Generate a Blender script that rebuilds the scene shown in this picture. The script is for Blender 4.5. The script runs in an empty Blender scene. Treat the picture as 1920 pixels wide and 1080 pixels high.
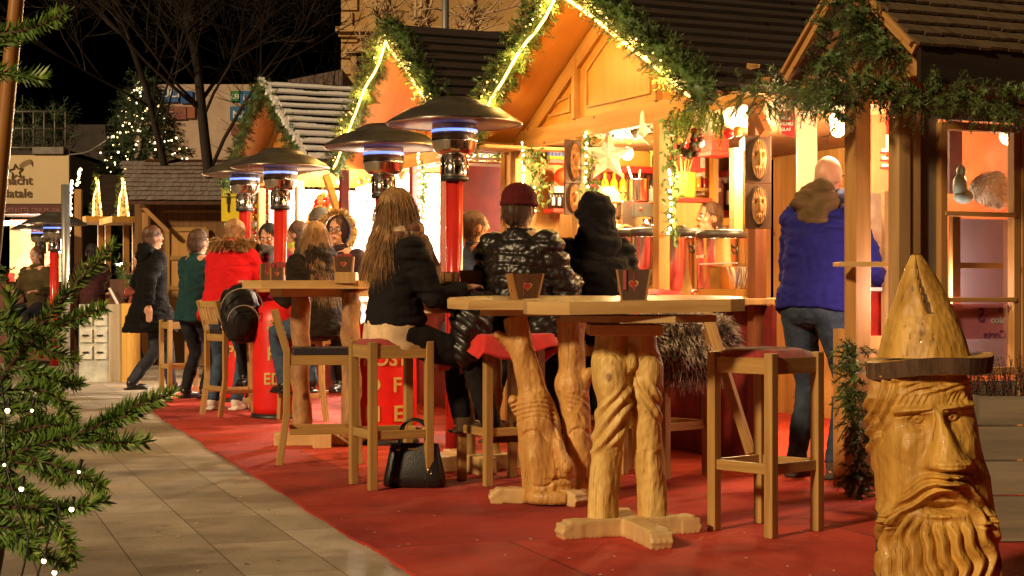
import bpy, math, random
from mathutils import Vector, Matrix, noise, Euler
R = math.radians
sc = bpy.context.scene
COL = sc.collection
random.seed(7)
# ------------------------------------------------------------------ camera
F = 3000.0; HZ = 550.0; CH = 1.05            # focal length and horizon in photo pixels, camera height in metres
cam_d = bpy.data.cameras.new("camera"); cam = bpy.data.objects.new("camera", cam_d); COL.objects.link(cam)
cam.location = (0, 0, CH); cam.rotation_euler = (R(90), 0, 0)
cam_d.sensor_width = 36.0; cam_d.lens = 36.0 * F / 1920.0
cam_d.shift_y = (HZ - 540.0) / 1920.0
cam_d.clip_start = 0.1; cam_d.clip_end = 400
sc.camera = cam
# ------------------------------------------------------------------ night sky, one warm flood light, exposure
world = bpy.data.worlds.new("World"); sc.world = world; world.use_nodes = True
wn = world.node_tree; bg = wn.nodes["Background"]
sky = wn.nodes.new("ShaderNodeTexSky"); sky.sky_type = 'NISHITA'; sky.sun_disc = False
sky.sun_elevation = R(-5.0); sky.sun_rotation = R(215)
wn.links.new(sky.outputs[0], bg.inputs[0]); bg.inputs[1].default_value = 0.10
sun_d = bpy.data.lights.new("flood_light", 'SUN'); sun = bpy.data.objects.new("flood_light", sun_d); COL.objects.link(sun)
sun_d.energy = 1.8; sun_d.angle = R(5); sun_d.color = (1.0, 0.70, 0.38)
sun.rotation_euler = Vector((0.60, 0.66, -0.44)).to_track_quat('-Z', 'Y').to_euler()
sc.view_settings.view_transform = 'Standard'; sc.view_settings.look = 'None'
sc.view_settings.exposure = 0.85; sc.view_settings.gamma = 1.0
sc.view_settings.use_curve_mapping = False
sc.render.engine = 'CYCLES'
sc.cycles.use_denoising = True
sc.cycles.max_bounces = 6; sc.cycles.diffuse_bounces = 3; sc.cycles.glossy_bounces = 3
sc.cycles.transmission_bounces = 4; sc.cycles.transparent_max_bounces = 6
sc.cycles.sample_clamp_indirect = 4.0; sc.cycles.caustics_reflective = False; sc.cycles.caustics_refractive = False

def P(px, py, d):                       # a photo pixel at a real depth
    return Vector(((px - 960) * d / F, d, CH - (py - HZ) * d / F))
def G(px, py, z=0.0):                   # a photo pixel on the ground
    d = (CH - z) * F / (py - HZ)
    return Vector(((px - 960) * d / F, d, z))
# ------------------------------------------------------------------ materials
MATS = {}
def new_mat(name):
    m = bpy.data.materials.new(name); m.use_nodes = True
    MATS[name] = m
    return m, m.node_tree.nodes, m.node_tree.links, m.node_tree.nodes["Principled BSDF"]
def ramp(nodes, stops):
    r = nodes.new("ShaderNodeValToRGB"); cr = r.color_ramp
    while len(cr.elements) < len(stops): cr.elements.new(0.5)
    for e, (p, c) in zip(cr.elements, stops):
        e.position = p; e.color = (c[0], c[1], c[2], 1)
    return r
def tex_in(nodes, links, coord, scale):
    t = nodes.new("ShaderNodeTexCoord"); mp = nodes.new("ShaderNodeMapping")
    mp.inputs['Scale'].default_value = scale
    links.new(t.outputs[coord], mp.inputs[0]); return mp
def noise_node(nodes, links, vec, scale, detail=4, rough=0.55):
    n = nodes.new("ShaderNodeTexNoise"); n.inputs['Scale'].default_value = scale
    n.inputs['Detail'].default_value = detail; n.inputs['Roughness'].default_value = rough
    links.new(vec.outputs[0], n.inputs['Vector']); return n
def bump(nodes, links, src, b, strength, dist=0.01, idx=0):
    bn = nodes.new("ShaderNodeBump"); bn.inputs['Strength'].default_value = strength
    bn.inputs['Distance'].default_value = dist
    links.new(src.outputs[idx], bn.inputs['Height']); links.new(bn.outputs[0], b.inputs['Normal'])
def wood(name, dark, light, knots=0.0, rough=0.5, gx=22, gy=1.3, coord='UV', bs=0.25, coat=0.0, chisel=0.0):
    m, N, L, b = new_mat(name)
    mp = tex_in(N, L, coord, (gx, gy, gx) if coord == 'UV' else (gx, gx, gy))
    n = noise_node(N, L, mp, 1.0, 6, 0.62)
    mid = [(a + c) / 2 for a, c in zip(dark, light)]
    r = ramp(N, [(0.28, dark), (0.48, mid), (0.68, light)])
    L.new(n.outputs[0], r.inputs[0])
    out = r.outputs[0]
    if knots > 0:
        mk = tex_in(N, L, coord, (5.0, 3.0, 5.0) if coord == 'UV' else (5.5, 5.5, 4.0))
        v = N.new("ShaderNodeTexVoronoi"); v.inputs['Scale'].default_value = 1.0; L.new(mk.outputs[0], v.inputs['Vector'])
        rr = ramp(N, [(0.0, (1, 1, 1)), (0.075 * knots, (0.85, 0.85, 0.85)), (0.11 * knots, (0, 0, 0))])
        L.new(v.outputs['Distance'], rr.inputs[0])
        mx = N.new("ShaderNodeMixRGB"); mx.inputs[2].default_value = (dark[0] * 0.42, dark[1] * 0.26, dark[2] * 0.25, 1)
        L.new(rr.outputs[0], mx.inputs[0]); L.new(out, mx.inputs[1]); out = mx.outputs[0]
    L.new(out, b.inputs['Base Color']); b.inputs['Roughness'].default_value = rough
    b.inputs['Coat Weight'].default_value = coat
    bump(N, L, n, b, bs, 0.004)
    if chisel:       # shallow tool facets, plus drying checks along the grain
        tm = tex_in(N, L, 'Object', (1, 1, .45)); vz = N.new("ShaderNodeTexVoronoi"); vz.inputs['Scale'].default_value = 48; L.new(tm.outputs[0], vz.inputs['Vector'])
        tc2 = tex_in(N, L, 'Object', (60, 60, 3)); nc = noise_node(N, L, tc2, 1.0, 2); rc = ramp(N, [(0.30, (0, 0, 0)), (0.36, (1, 1, 1))]); L.new(nc.outputs[0], rc.inputs[0])
        b1 = N.new("ShaderNodeBump"); b1.inputs['Strength'].default_value = chisel; b1.inputs['Distance'].default_value = .012; L.new(vz.outputs['Distance'], b1.inputs['Height'])
        L.new(b.inputs['Normal'].links[0].from_socket, b1.inputs['Normal'])
        b2 = N.new("ShaderNodeBump"); b2.inputs['Strength'].default_value = .5; b2.inputs['Distance'].default_value = .004; L.new(rc.outputs[0], b2.inputs['Height']); L.new(b1.outputs[0], b2.inputs['Normal']); L.new(b2.outputs[0], b.inputs['Normal'])
        mc = N.new("ShaderNodeMixRGB"); mc.blend_type = 'MULTIPLY'; mc.inputs[0].default_value = .45; L.new(out, mc.inputs[1]); L.new(rc.outputs[0], mc.inputs[2]); L.new(mc.outputs[0], b.inputs['Base Color'])
    return m
def plain(name, col, rough=0.6, metal=0.0, var=0.25, sc_=8.0, bs=0.1, emit=None, es=0.0, sheen=0.0, bscale=None):
    m, N, L, b = new_mat(name)
    mp = tex_in(N, L, 'Object', (1, 1, 1))
    n = noise_node(N, L, mp, sc_, 4)
    lo = [max(0, c * (1 - var)) for c in col]; hi = [min(1, c * (1 + var)) for c in col]
    r = ramp(N, [(0.3, lo), (0.7, hi)]); L.new(n.outputs[0], r.inputs[0]); L.new(r.outputs[0], b.inputs['Base Color'])
    b.inputs['Roughness'].default_value = rough; b.inputs['Metallic'].default_value = metal
    if sheen: b.inputs['Sheen Weight'].default_value = sheen
    if bs > 0:
        n2 = noise_node(N, L, mp, bscale or sc_ * 6, 3); bump(N, L, n2, b, bs, 0.004)
    if emit:
        b.inputs['Emission Color'].default_value = (*emit, 1); b.inputs['Emission Strength'].default_value = es
    return m
def glow(name, col, s):
    m, N, L, b = new_mat(name)
    b.inputs['Base Color'].default_value = (*[min(.8, c) for c in col], 1)
    b.inputs['Emission Color'].default_value = (*col, 1); b.inputs['Emission Strength'].default_value = s
    return m

OAK = wood("oak", (0.27, 0.145, 0.042), (0.52, 0.32, 0.10), 0.25, 0.45, 26, 1.5, coat=0.15)
OAK_TOP = wood("oak_table_top", (0.34, 0.19, 0.06), (0.68, 0.45, 0.18), 0.6, 0.36, 14, 1.1, coat=0.3)
PINE = wood("pine_boards", (0.34, 0.17, 0.05), (0.56, 0.32, 0.10), 0.8, 0.55, 12, 0.9)
PLY = wood("orange_plywood", (0.44, 0.18, 0.030), (0.60, 0.28, 0.055), 0.3, 0.45, 6, 0.8, bs=0.1)
BEAM = wood("spruce_beam", (0.33, 0.16, 0.045), (0.54, 0.29, 0.09), 0.7, 0.55, 15, 0.9)
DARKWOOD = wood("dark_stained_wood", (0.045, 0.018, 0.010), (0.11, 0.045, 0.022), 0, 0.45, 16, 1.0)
GREYWOOD = wood("weathered_board", (0.10, 0.085, 0.06), (0.26, 0.21, 0.14), 0.8, 0.8, 14, 0.8, bs=0.5)
SHINGLE = wood("dark_roof_shingle", (0.012, 0.007, 0.004), (0.045, 0.026, 0.015), 0, 0.8, 20, 2.5, bs=0.8)
SHINGLE_G = wood("grey_roof_shingle", (0.16, 0.13, 0.12), (0.34, 0.28, 0.25), 0, 0.85, 20, 2.5, bs=0.8)
CARVED = wood("carved_pine", (0.44, 0.25, 0.05), (0.80, 0.57, 0.19), 1.0, 0.5, 14, 1.1, coord='Object', bs=0.35, coat=0.04, chisel=0.35)
CARVED_R = wood("carved_red_pine", (0.38, 0.17, 0.035), (0.74, 0.43, 0.13), 1.0, 0.5, 14, 1.1, coord='Object', bs=0.35, coat=0.04, chisel=0.35)
CARVED_H = wood("carved_honey_pine", (0.28, 0.125, 0.018), (0.70, 0.42, 0.085), 0.9, 0.5, 14, 1.1, coord='Object', bs=0.35, coat=0.04, chisel=0.35)
CARVED_P = wood("pale_sawn_pine", (0.52, 0.34, 0.14), (0.74, 0.52, 0.24), 0.5, 0.5, 10, 1.0, bs=0.15)
LOGW = wood("log_with_bark", (0.16, 0.07, 0.03), (0.52, 0.29, 0.12), 1.4, 0.6, 16, 7, coord='Object', bs=0.6)
BARK = wood("bark", (0.03, 0.015, 0.008), (0.13, 0.07, 0.035), 0, 0.9, 40, 8, coord='Object', bs=1.0)
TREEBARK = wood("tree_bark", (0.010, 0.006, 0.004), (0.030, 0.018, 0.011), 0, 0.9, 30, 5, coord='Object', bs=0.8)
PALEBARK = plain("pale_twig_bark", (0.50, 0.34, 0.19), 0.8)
BLACK = plain("black_metal", (0.02, 0.018, 0.016), 0.45)
BLACKC = plain("black_leather", (0.012, 0.011, 0.012), 0.32, bs=0.35, bscale=160)
BLACKCUSH = plain("black_seat_cushion", (0.018, 0.016, 0.02), 0.55, bs=0.2)
REDCUSH = plain("red_seat_cushion", (0.34, 0.025, 0.018), 0.85, var=0.45, sc_=30, bs=0.3, sheen=0.3)
STEEL = plain("stainless_steel", (0.60, 0.56, 0.52), 0.17, 1.0, 0.06, 3, 0.02)
HOODM = plain("heater_hood_metal", (0.42, 0.36, 0.28), 0.28, 1.0, 0.2, 5, 0.03)
HOODUP = plain("heater_hood_top", (0.17, 0.145, 0.11), 0.38, 0.7, 0.3, 6, 0.05)
REDPOLE = plain("red_painted_metal", (0.55, 0.028, 0.018), 0.22, 0.0, 0.1, 4, 0.0)
REDCLOTH = plain("red_cloth", (0.62, 0.018, 0.014), 0.75, var=0.2, sc_=14, bs=0.3, sheen=0.3)
REDTARP = plain("red_vinyl_cover", (0.72, 0.016, 0.012), 0.4, var=0.12, sc_=5, bs=0.15)
YTEXT = plain("yellow_print", (0.62, 0.42, 0.12), 0.5, var=0.05, bs=0)
REDPAINT = plain("red_painted_board", (0.52, 0.025, 0.015), 0.5)
DARKRED = plain("dark_red_board", (0.17, 0.018, 0.014), 0.5)
WHITEP = plain("white_board", (0.80, 0.76, 0.68), 0.6, var=0.06, sc_=4, bs=0.03)
SNOW = plain("frost", (0.90, 0.87, 0.86), 0.7, var=0.08, sc_=25, bs=0.4)
PAPER = plain("white_paper", (0.80, 0.78, 0.74), 0.7, var=0.05, bs=0)
GREENN = plain("fir_needles", (0.045, 0.10, 0.022), 0.5, var=0.5, sc_=6, bs=0)
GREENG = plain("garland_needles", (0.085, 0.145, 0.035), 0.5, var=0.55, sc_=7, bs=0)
GREENL = plain("ivy_garland_leaves", (0.13, 0.22, 0.055), 0.45, var=0.5, sc_=9, bs=0)
TWIG = plain("twig_bark", (0.075, 0.04, 0.02), 0.8)
TIN = plain("galvanised_tube", (0.55, 0.53, 0.48), 0.35, 0.8, 0.1, 3, 0.03)
LED = glow("warm_led_rope", (1.0, 0.56, 0.13), 4.2)
LEDW = glow("white_fairy_lamp", (1.0, 0.76, 0.36), 8.0)
BULB = glow("string_bulb", (1.0, 0.74, 0.36), 3.0)
FLAME = glow("blue_gas_flame", (0.14, 0.24, 1.0), 1.3)
TUBEL = glow("shop_tube_lamp", (1.0, 0.93, 0.80), 9.0)
WARML = glow("warm_lamp_globe", (1.0, 0.70, 0.32), 9.0)
def glassmat(name, col=(1, 1, 1), rough=0.02, alpha=0.25):
    m, N, L, b = new_mat(name)
    b.inputs['Base Color'].default_value = (*col, 1); b.inputs['Roughness'].default_value = rough
    t = N.new("ShaderNodeBsdfTransparent"); g = N.new("ShaderNodeBsdfGlossy"); mx = N.new("ShaderNodeMixShader")
    t.inputs[0].default_value = (*col, 1); g.inputs['Roughness'].default_value = rough
    mx.inputs[0].default_value = alpha
    L.new(t.outputs[0], mx.inputs[1]); L.new(g.outputs[0], mx.inputs[2])
    L.new(mx.outputs[0], N["Material Output"].inputs[0]); return m
GLASS = glassmat("window_glass", (0.95, 0.95, 0.95), 0.03, 0.14)
# ------------------------------------------------------------------ mesh helpers
class MB:
    def __init__(s): s.v = []; s.f = []; s.mi = []; s.sm = []; s.uv = []
    def add(s, vs, fs, mi=0, smooth=False, uvs=None):
        o = len(s.v); s.v += [tuple(v) for v in vs]
        for k, f in enumerate(fs):
            s.f.append([o + i for i in f]); s.mi.append(mi); s.sm.append(smooth)
            s.uv.append(uvs[k] if uvs else [(vs[i][0] + vs[i][1] * .37, vs[i][2]) for i in f])
    def box(s, c, size, rz=0.0, mi=0, rot=None):
        hx, hy, hz = size[0] / 2, size[1] / 2, size[2] / 2
        c = Vector(c); M = rot if rot is not None else Matrix.Rotation(rz, 3, 'Z')
        loc = [(-hx, -hy, -hz), (hx, -hy, -hz), (hx, hy, -hz), (-hx, hy, -hz), (-hx, -hy, hz), (hx, -hy, hz), (hx, hy, hz), (-hx, hy, hz)]
        vs = [c + M @ Vector(p) for p in loc]
        fs = [(0, 3, 2, 1), (4, 5, 6, 7), (0, 1, 5, 4), (2, 3, 7, 6), (1, 2, 6, 5), (3, 0, 4, 7)]
        La = max(range(3), key=lambda i: size[i]); ou, ov = random.random() * 9, random.random() * 9
        uvs = []
        for f in fs:
            pts = [loc[i] for i in f]
            ax = [i for i in range(3) if max(p[i] for p in pts) - min(p[i] for p in pts) > 1e-9]
            if len(ax) < 2: ax = (ax + [0, 1, 2])[:2]
            if La in ax: a_v = La; a_u = [i for i in ax if i != La][0]
            else: a_u, a_v = ax[0], ax[1]
            uvs.append([(p[a_u] + ou, p[a_v] + ov) for p in pts])
        s.add(vs, fs, mi, False, uvs)
    def beam(s, a, b, w, h, mi=0, up=(0, 0, 1), ext=0.0):
        a, b = Vector(a), Vector(b); d = (b - a); L_ = d.length; d.normalize()
        up = Vector(up); sd = d.cross(up)
        if sd.length < 1e-4: sd = d.cross(Vector((1, 0, 0)))
        sd.normalize(); u2 = sd.cross(d)
        M = Matrix((sd, d, u2)).transposed()
        s.box((a + b) / 2, (w, L_ + 2 * ext, h), rot=M, mi=mi)
    def tube(s, pts, rad, n=10, mi=0, cap=True, smooth=True, sq=1.0):
        pts = [Vector(p) for p in pts]
        if not hasattr(rad, '__len__'): rad = [rad] * len(pts)
        vs = []; fs = []; uvs = []
        prev = None; Ls = 0; o = random.random() * 9
        for i, p in enumerate(pts):
            t = (pts[min(i + 1, len(pts) - 1)] - pts[max(i - 1, 0)])
            if t.length < 1e-9: t = Vector((0, 0, 1))
            t.normalize()
            if prev is None:
                a = Vector((0, 0, 1)) if abs(t.z) < .9 else Vector((1, 0, 0)); x = a.cross(t).normalized()
            else:
                x = (prev - t * prev.dot(t))
                x = x.normalized() if x.length > 1e-6 else t.orthogonal().normalized()
            prev = x; y = t.cross(x)
            for k in range(n):
                an = 2 * math.pi * k / n
                vs.append(p + (x * math.cos(an) + y * math.sin(an) * sq) * rad[i])
        for i in range(len(pts) - 1):
            dl = (pts[i + 1] - pts[i]).length
            for k in range(n):
                k2 = (k + 1) % n
                fs.append((i * n + k, i * n + k2, (i + 1) * n + k2, (i + 1) * n + k))
                r_ = max(rad[i], .005) * 6.28 / n
                uvs.append([(k * r_ + o, Ls), ((k + 1) * r_ + o, Ls), ((k + 1) * r_ + o, Ls + dl), (k * r_ + o, Ls + dl)])
            Ls += dl
        if cap:
            m_ = len(pts) - 1
            fs.append(tuple(range(n - 1, -1, -1))); uvs.append([(0, 0)] * n)
            fs.append(tuple(m_ * n + k for k in range(n))); uvs.append([(0, 0)] * n)
        s.add(vs, fs, mi, smooth, uvs)
    def lathe(s, prof, c=(0, 0, 0), n=24, mi=0, smooth=True, cap=True, wob=0.0):
        vs = []; fs = []; c = Vector(c)
        for (r, z) in prof:
            for k in range(n):
                a = 2 * math.pi * k / n; rr = r * (1 + wob * math.sin(a * 5 + z * 9))
                vs.append(c + Vector((rr * math.cos(a), rr * math.sin(a), z)))
        for i in range(len(prof) - 1):
            for k in range(n):
                k2 = (k + 1) % n; fs.append((i * n + k, i * n + k2, (i + 1) * n + k2, (i + 1) * n + k))
        if cap:
            fs.append(tuple(range(n - 1, -1, -1))); fs.append(tuple((len(prof) - 1) * n + k for k in range(n)))
        s.add(vs, fs, mi, smooth)
    def torso(s, rings, fw, rt=(1, 0, 0), mi=0, n=24):
        rt = Vector(rt); fw = Vector(fw); vs = []; fs = []
        for (c, rx, ry) in rings:
            for k in range(n):
                a = 2 * math.pi * k / n; vs.append(Vector(c) + rt * rx * math.cos(a) + fw * ry * math.sin(a))
        m_ = len(rings)
        for i in range(m_ - 1):
            for k in range(n): k2 = (k + 1) % n; fs.append((i * n + k, i * n + k2, (i + 1) * n + k2, (i + 1) * n + k))
        fs.append(tuple(range(n - 1, -1, -1))); fs.append(tuple((m_ - 1) * n + k for k in range(n)))
        s.add(vs, fs, mi, True)
    def ell(s, c, r, rot=None, mi=0, nu=14, nv=9, smooth=True):
        if not hasattr(r, '__len__'): r = (r, r, r)
        c = Vector(c); M = rot if rot is not None else Matrix.Identity(3)
        vs = [c + M @ Vector((0, 0, -r[2]))]; fs = []
        for j in range(1, nv):
            ph = -math.pi / 2 + math.pi * j / nv
            for i in range(nu):
                a = 2 * math.pi * i / nu
                vs.append(c + M @ Vector((r[0] * math.cos(ph) * math.cos(a), r[1] * math.cos(ph) * math.sin(a), r[2] * math.sin(ph))))
        vs.append(c + M @ Vector((0, 0, r[2])))
        for i in range(nu): fs.append((0, 1 + (i + 1) % nu, 1 + i))
        for j in range(nv - 2):
            for i in range(nu):
                a = 1 + j * nu + i; b = 1 + j * nu + (i + 1) % nu; fs.append((a, b, b + nu, a + nu))
        l = len(vs) - 1
        for i in range(nu): fs.append((1 + (nv - 2) * nu + i, 1 + (nv - 2) * nu + (i + 1) % nu, l))
        s.add(vs, fs, mi, smooth)
    def prism(s, poly, z0, z1, M=None, mi=0, mside=None):
        # poly: 2-D outline (x, y) extruded z0..z1; M maps local -> target
        n = len(poly); M = M if M is not None else Matrix.Identity(4)
        L0 = [Vector((p[0], p[1], z0)) for p in poly] + [Vector((p[0], p[1], z1)) for p in poly]
        vs = [M @ p for p in L0]
        ou, ov = random.random() * 9, random.random() * 9
        fs = [tuple(range(n - 1, -1, -1)), tuple(range(n, 2 * n))]
        uvs = [[(L0[i].x + ou, L0[i].y + ov) for i in f] for f in fs]
        s.add(vs, fs, mi, False, uvs)
        fs = []; uvs = []
        for i in range(n):
            j = (i + 1) % n; f = (i, j, n + j, n + i); fs.append(f)
            l = (L0[j] - L0[i]).length
            uvs.append([(z0 + ou, ov), (z0 + ou, ov + l), (z1 + ou, ov + l), (z1 + ou, ov)])
        s.add(vs, fs, mi if mside is None else mside, False, uvs)
    def build(s, name, mats, parent=None, bevel=0.0, sub=0, loc=None, rz=None):
        me = bpy.data.meshes.new(name); me.from_pydata(s.v, [], s.f)
        if not isinstance(mats, (list, tuple)): mats = [mats]
        for m in mats: me.materials.append(m)
        me.polygons.foreach_set('material_index', s.mi); me.polygons.foreach_set('use_smooth', s.sm)
        uvl = me.uv_layers.new(name="UVMap"); flat = []
        for u in s.uv:
            for p in u: flat += [p[0], p[1]]
        uvl.data.foreach_set('uv', flat)
        me.update()
        o = bpy.data.objects.new(name, me); COL.objects.link(o)
        if parent is not None: o.parent = parent
        if loc is not None: o.location = loc
        if rz is not None: o.rotation_euler = (0, 0, rz)
        if bevel > 0:
            bv = o.modifiers.new("edge", 'BEVEL'); bv.width = bevel; bv.segments = 2; bv.limit_method = 'ANGLE'; bv.angle_limit = R(50)
        return o
def tag(o, label=None, cat=None, group=None, kind=None):
    if label: o['label'] = label
    if cat: o['category'] = cat
    if group: o['group'] = group
    if kind: o['kind'] = kind
    return o
def thing(name, label, cat, loc=(0, 0, 0), rz=0.0, group=None):
    o = bpy.data.objects.new(name, None); COL.objects.link(o); o.empty_display_size = 0.1
    o.location = loc; o.rotation_euler = (0, 0, rz); return tag(o, label, cat, group)
def struct(o): o['kind'] = 'structure'; return o
def copy_tree(o, parent=None):
    c = o.copy(); COL.objects.link(c); c.parent = parent
    for ch in list(o.children): copy_tree(ch, c)
    return c
def recentre(o, at):                       # put a mesh object's origin at its base
    at = Vector(at)
    o.data.transform(Matrix.Translation(-at)); o.location = at; return o
def bez(pts, n=12):                        # smooth curve through points
    pts = [Vector(p) for p in pts]; out = []
    for i in range(len(pts) - 1):
        p0 = pts[max(i - 1, 0)]; p1 = pts[i]; p2 = pts[i + 1]; p3 = pts[min(i + 2, len(pts) - 1)]
        for k in range(n):
            t = k / n
            out.append(0.5 * ((2 * p1) + (p2 - p0) * t + (2 * p0 - 5 * p1 + 4 * p2 - p3) * t * t + (3 * p1 - p0 - 3 * p2 + p3) * t ** 3))
    out.append(pts[-1]); return out
def rmesh(mb, name, voxel, smooth=4, mats=None, parent=None, disp=None, fac=0.5):
    """union of overlapping closed shapes as ONE continuous smooth surface"""
    o = mb.build("tmp", mats or [OAK])
    rm = o.modifiers.new("r", 'REMESH'); rm.mode = 'VOXEL'; rm.voxel_size = voxel; rm.use_smooth_shade = True
    if smooth:
        sm = o.modifiers.new("s", 'SMOOTH'); sm.iterations = smooth; sm.factor = fac
    dg = bpy.context.evaluated_depsgraph_get(); dg.update()
    me = bpy.data.meshes.new_from_object(o.evaluated_get(dg)); me.name = name
    bpy.data.objects.remove(o)
    me.materials.clear()
    for m in (mats if isinstance(mats, (list, tuple)) else [mats]): me.materials.append(m)
    if disp:
        nr = [v.normal.copy() for v in me.vertices]
        for v, n_ in zip(me.vertices, nr): v.co = v.co + disp(v.co, n_)
    me.polygons.foreach_set('use_smooth', [True] * len(me.polygons)); me.update()
    q = bpy.data.objects.new(name, me); COL.objects.link(q)
    if parent is not None: q.parent = parent
    return q
def text_mesh(s, size, depth=0.002, bold=False, align='LEFT'):
    cu = bpy.data.curves.new("t", 'FONT'); cu.body = s; cu.size = size; cu.extrude = depth; cu.align_x = align
    if bold: cu.offset = size * 0.018
    cu.resolution_u = 3
    o = bpy.data.objects.new("t", cu); COL.objects.link(o)
    dg = bpy.context.evaluated_depsgraph_get(); dg.update()
    me = bpy.data.meshes.new_from_object(o.evaluated_get(dg))
    vs = [v.co.copy() for v in me.vertices]; fs = [tuple(p.vertices) for p in me.polygons]
    bpy.data.objects.remove(o); return vs, fs
def text_on(mb, s, size, M, mi=0, bold=False, align='LEFT', depth=0.002, mirror=False):
    vs, fs = text_mesh(s, size, depth, bold, align)
    if mirror: vs = [Vector((-v.x, v.y, v.z)) for v in vs]
    mb.add([M @ v for v in vs], fs, mi)
def frame_M(origin, xdir, ydir=(0, 0, 1)):        # local x -> xdir, y -> up, z -> out of the sign
    x = Vector(xdir).normalized(); y = Vector(ydir).normalized(); z = x.cross(y)
    M = Matrix((x, y, z)).transposed().to_4x4(); M.translation = Vector(origin); return M
# needles and sprigs
def sprig(mb, p, d, L_, n, nl, nw, mi=0, droop=0.0, twig=None, curve=None, sweep=0.55, rnd=0.25, flat=0.0):
    """one fir twig: a stem with n needles round it"""
    d = Vector(d).normalized(); p = Vector(p)
    a = d.orthogonal().normalized(); b = d.cross(a)
    if flat: 
        a = d.cross(Vector((0, 0, 1))); a = a.normalized() if a.length > .1 else d.orthogonal().normalized(); b = a.cross(d)
    for i in range(n):
        t = (i + random.random()) / n
        q = p + d * (L_ * t) + Vector((0, 0, -droop * t * t * L_))
        an = random.random() * 6.283
        ca, sa = math.cos(an), math.sin(an)
        if flat: sa = sa * (1 - flat) + .25 * flat
        out = (a * ca + b * sa).normalized()
        nd = (out + d * (sweep + random.uniform(-rnd, rnd))).normalized()
        l = nl * random.uniform(0.7, 1.15) * (1 - 0.35 * max(0, t - .75) / .25)
        sd = nd.cross(d); sd = sd.normalized() if sd.length > 1e-3 else a
        w = nw * 0.5
        tip = q + nd * l
        mb.add([q - sd * w, q + sd * w, tip + sd * w * .35, tip - sd * w * .35], [(0, 1, 2, 3)], mi)
    if twig:
        mb.tube([p, p + d * (L_ * .5) + Vector((0, 0, -droop * .25 * L_)), p + d * L_ * .97 + Vector((0, 0, -droop * L_))], [twig, twig * .8, twig * .4], 5, 1)
def fur(mb, pts, L_, w, mi=0, grav=0.3, rnd=0.5):
    """pts: (point, normal) -> locks of hair"""
    for p, n in pts:
        n = (Vector(n) + Vector([random.uniform(-rnd, rnd) for _ in range(3)]) + Vector((0, 0, -grav))).normalized()
        l = L_ * random.uniform(.6, 1.2); sd = n.orthogonal().normalized(); sd = (Matrix.Rotation(random.random() * 6.28, 3, n) @ sd) * w * .5
        m_ = p + n * l * .55; e = p + n * l + Vector((0, 0, -grav * l * .5))
        mb.add([p - sd, p + sd, m_ + sd * .7, m_ - sd * .7, e], [(0, 1, 2, 3), (3, 2, 4)], mi, True)
# ------------------------------------------------------------------ ground, carpet, sky is the world
SA = R(19.8)
m, N, L, b = new_mat("paving_slabs")
mp = tex_in(N, L, 'Object', (1, 1, 1)); mp.inputs['Rotation'].default_value = (0, 0, -SA - R(90))
br = N.new("ShaderNodeTexBrick"); L.new(mp.outputs[0], br.inputs['Vector'])
br.inputs['Color1'].default_value = (0.41, 0.35, 0.275, 1); br.inputs['Color2'].default_value = (0.64, 0.56, 0.455, 1)
br.inputs['Mortar'].default_value = (0.22, 0.18, 0.14, 1); br.inputs['Scale'].default_value = 1.0
br.inputs['Mortar Size'].default_value = 0.004; br.inputs['Mortar Smooth'].default_value = 0.3
br.inputs['Brick Width'].default_value = 0.78; br.inputs['Row Height'].default_value = 0.36; br.offset = 0.37
n1 = noise_node(N, L, mp, 2.2, 6); n2 = noise_node(N, L, mp, 70, 3)
r1 = ramp(N, [(0.3, (0.55, 0.53, 0.50)), (0.62, (1.08, 1.06, 1.02))]); L.new(n1.outputs[0], r1.inputs[0])
mx = N.new("ShaderNodeMixRGB"); mx.blend_type = 'MULTIPLY'; mx.inputs[0].default_value = 0.8
L.new(br.outputs[0], mx.inputs[1]); L.new(r1.outputs[0], mx.inputs[2])
r2 = ramp(N, [(0.35, (0.82, 0.82, 0.82)), (0.6, (1, 1, 1))]); L.new(n2.outputs[0], r2.inputs[0])
mx2 = N.new("ShaderNodeMixRGB"); mx2.blend_type = 'MULTIPLY'; mx2.inputs[0].default_value = 0.7
L.new(mx.outputs[0], mx2.inputs[1]); L.new(r2.outputs[0], mx2.inputs[2])
# trodden gum and drip stains, slab-to-slab gloss
vg = N.new("ShaderNodeTexVoronoi"); vg.inputs['Scale'].default_value = 3.4; L.new(mp.outputs[0], vg.inputs['Vector'])
rg = ramp(N, [(0.0, (.45, .42, .40)), (0.05, (.5, .47, .45)), (0.075, (1, 1, 1))]); L.new(vg.outputs['Distance'], rg.inputs[0])
n5 = noise_node(N, L, mp, 0.75, 7, .7); rs = ramp(N, [(.42, (.62, .60, .58)), (.50, (1, 1, 1))]); L.new(n5.outputs[0], rs.inputs[0])
m5 = N.new("ShaderNodeMixRGB"); m5.blend_type = 'MULTIPLY'; m5.inputs[0].default_value = .9; L.new(mx2.outputs[0], m5.inputs[1]); L.new(rg.outputs[0], m5.inputs[2])
m6 = N.new("ShaderNodeMixRGB"); m6.blend_type = 'MULTIPLY'; m6.inputs[0].default_value = .75; L.new(m5.outputs[0], m6.inputs[1]); L.new(rs.outputs[0], m6.inputs[2])
L.new(m6.outputs[0], b.inputs['Base Color'])
rr_ = ramp(N, [(.35, (.42, .42, .42)), (.6, (.72, .72, .72))]); L.new(n5.outputs[0], rr_.inputs[0]); L.new(rr_.outputs[0], b.inputs['Roughness'])
bump(N, L, n2, b, 0.25, 0.004)
PAVE = m
g = MB(); g.add([(-60, -5, 0), (60, -5, 0), (60, 110, 0), (-60, 110, 0)], [(0, 1, 2, 3)])
o = g.build("pavement", PAVE); struct(o)

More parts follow.
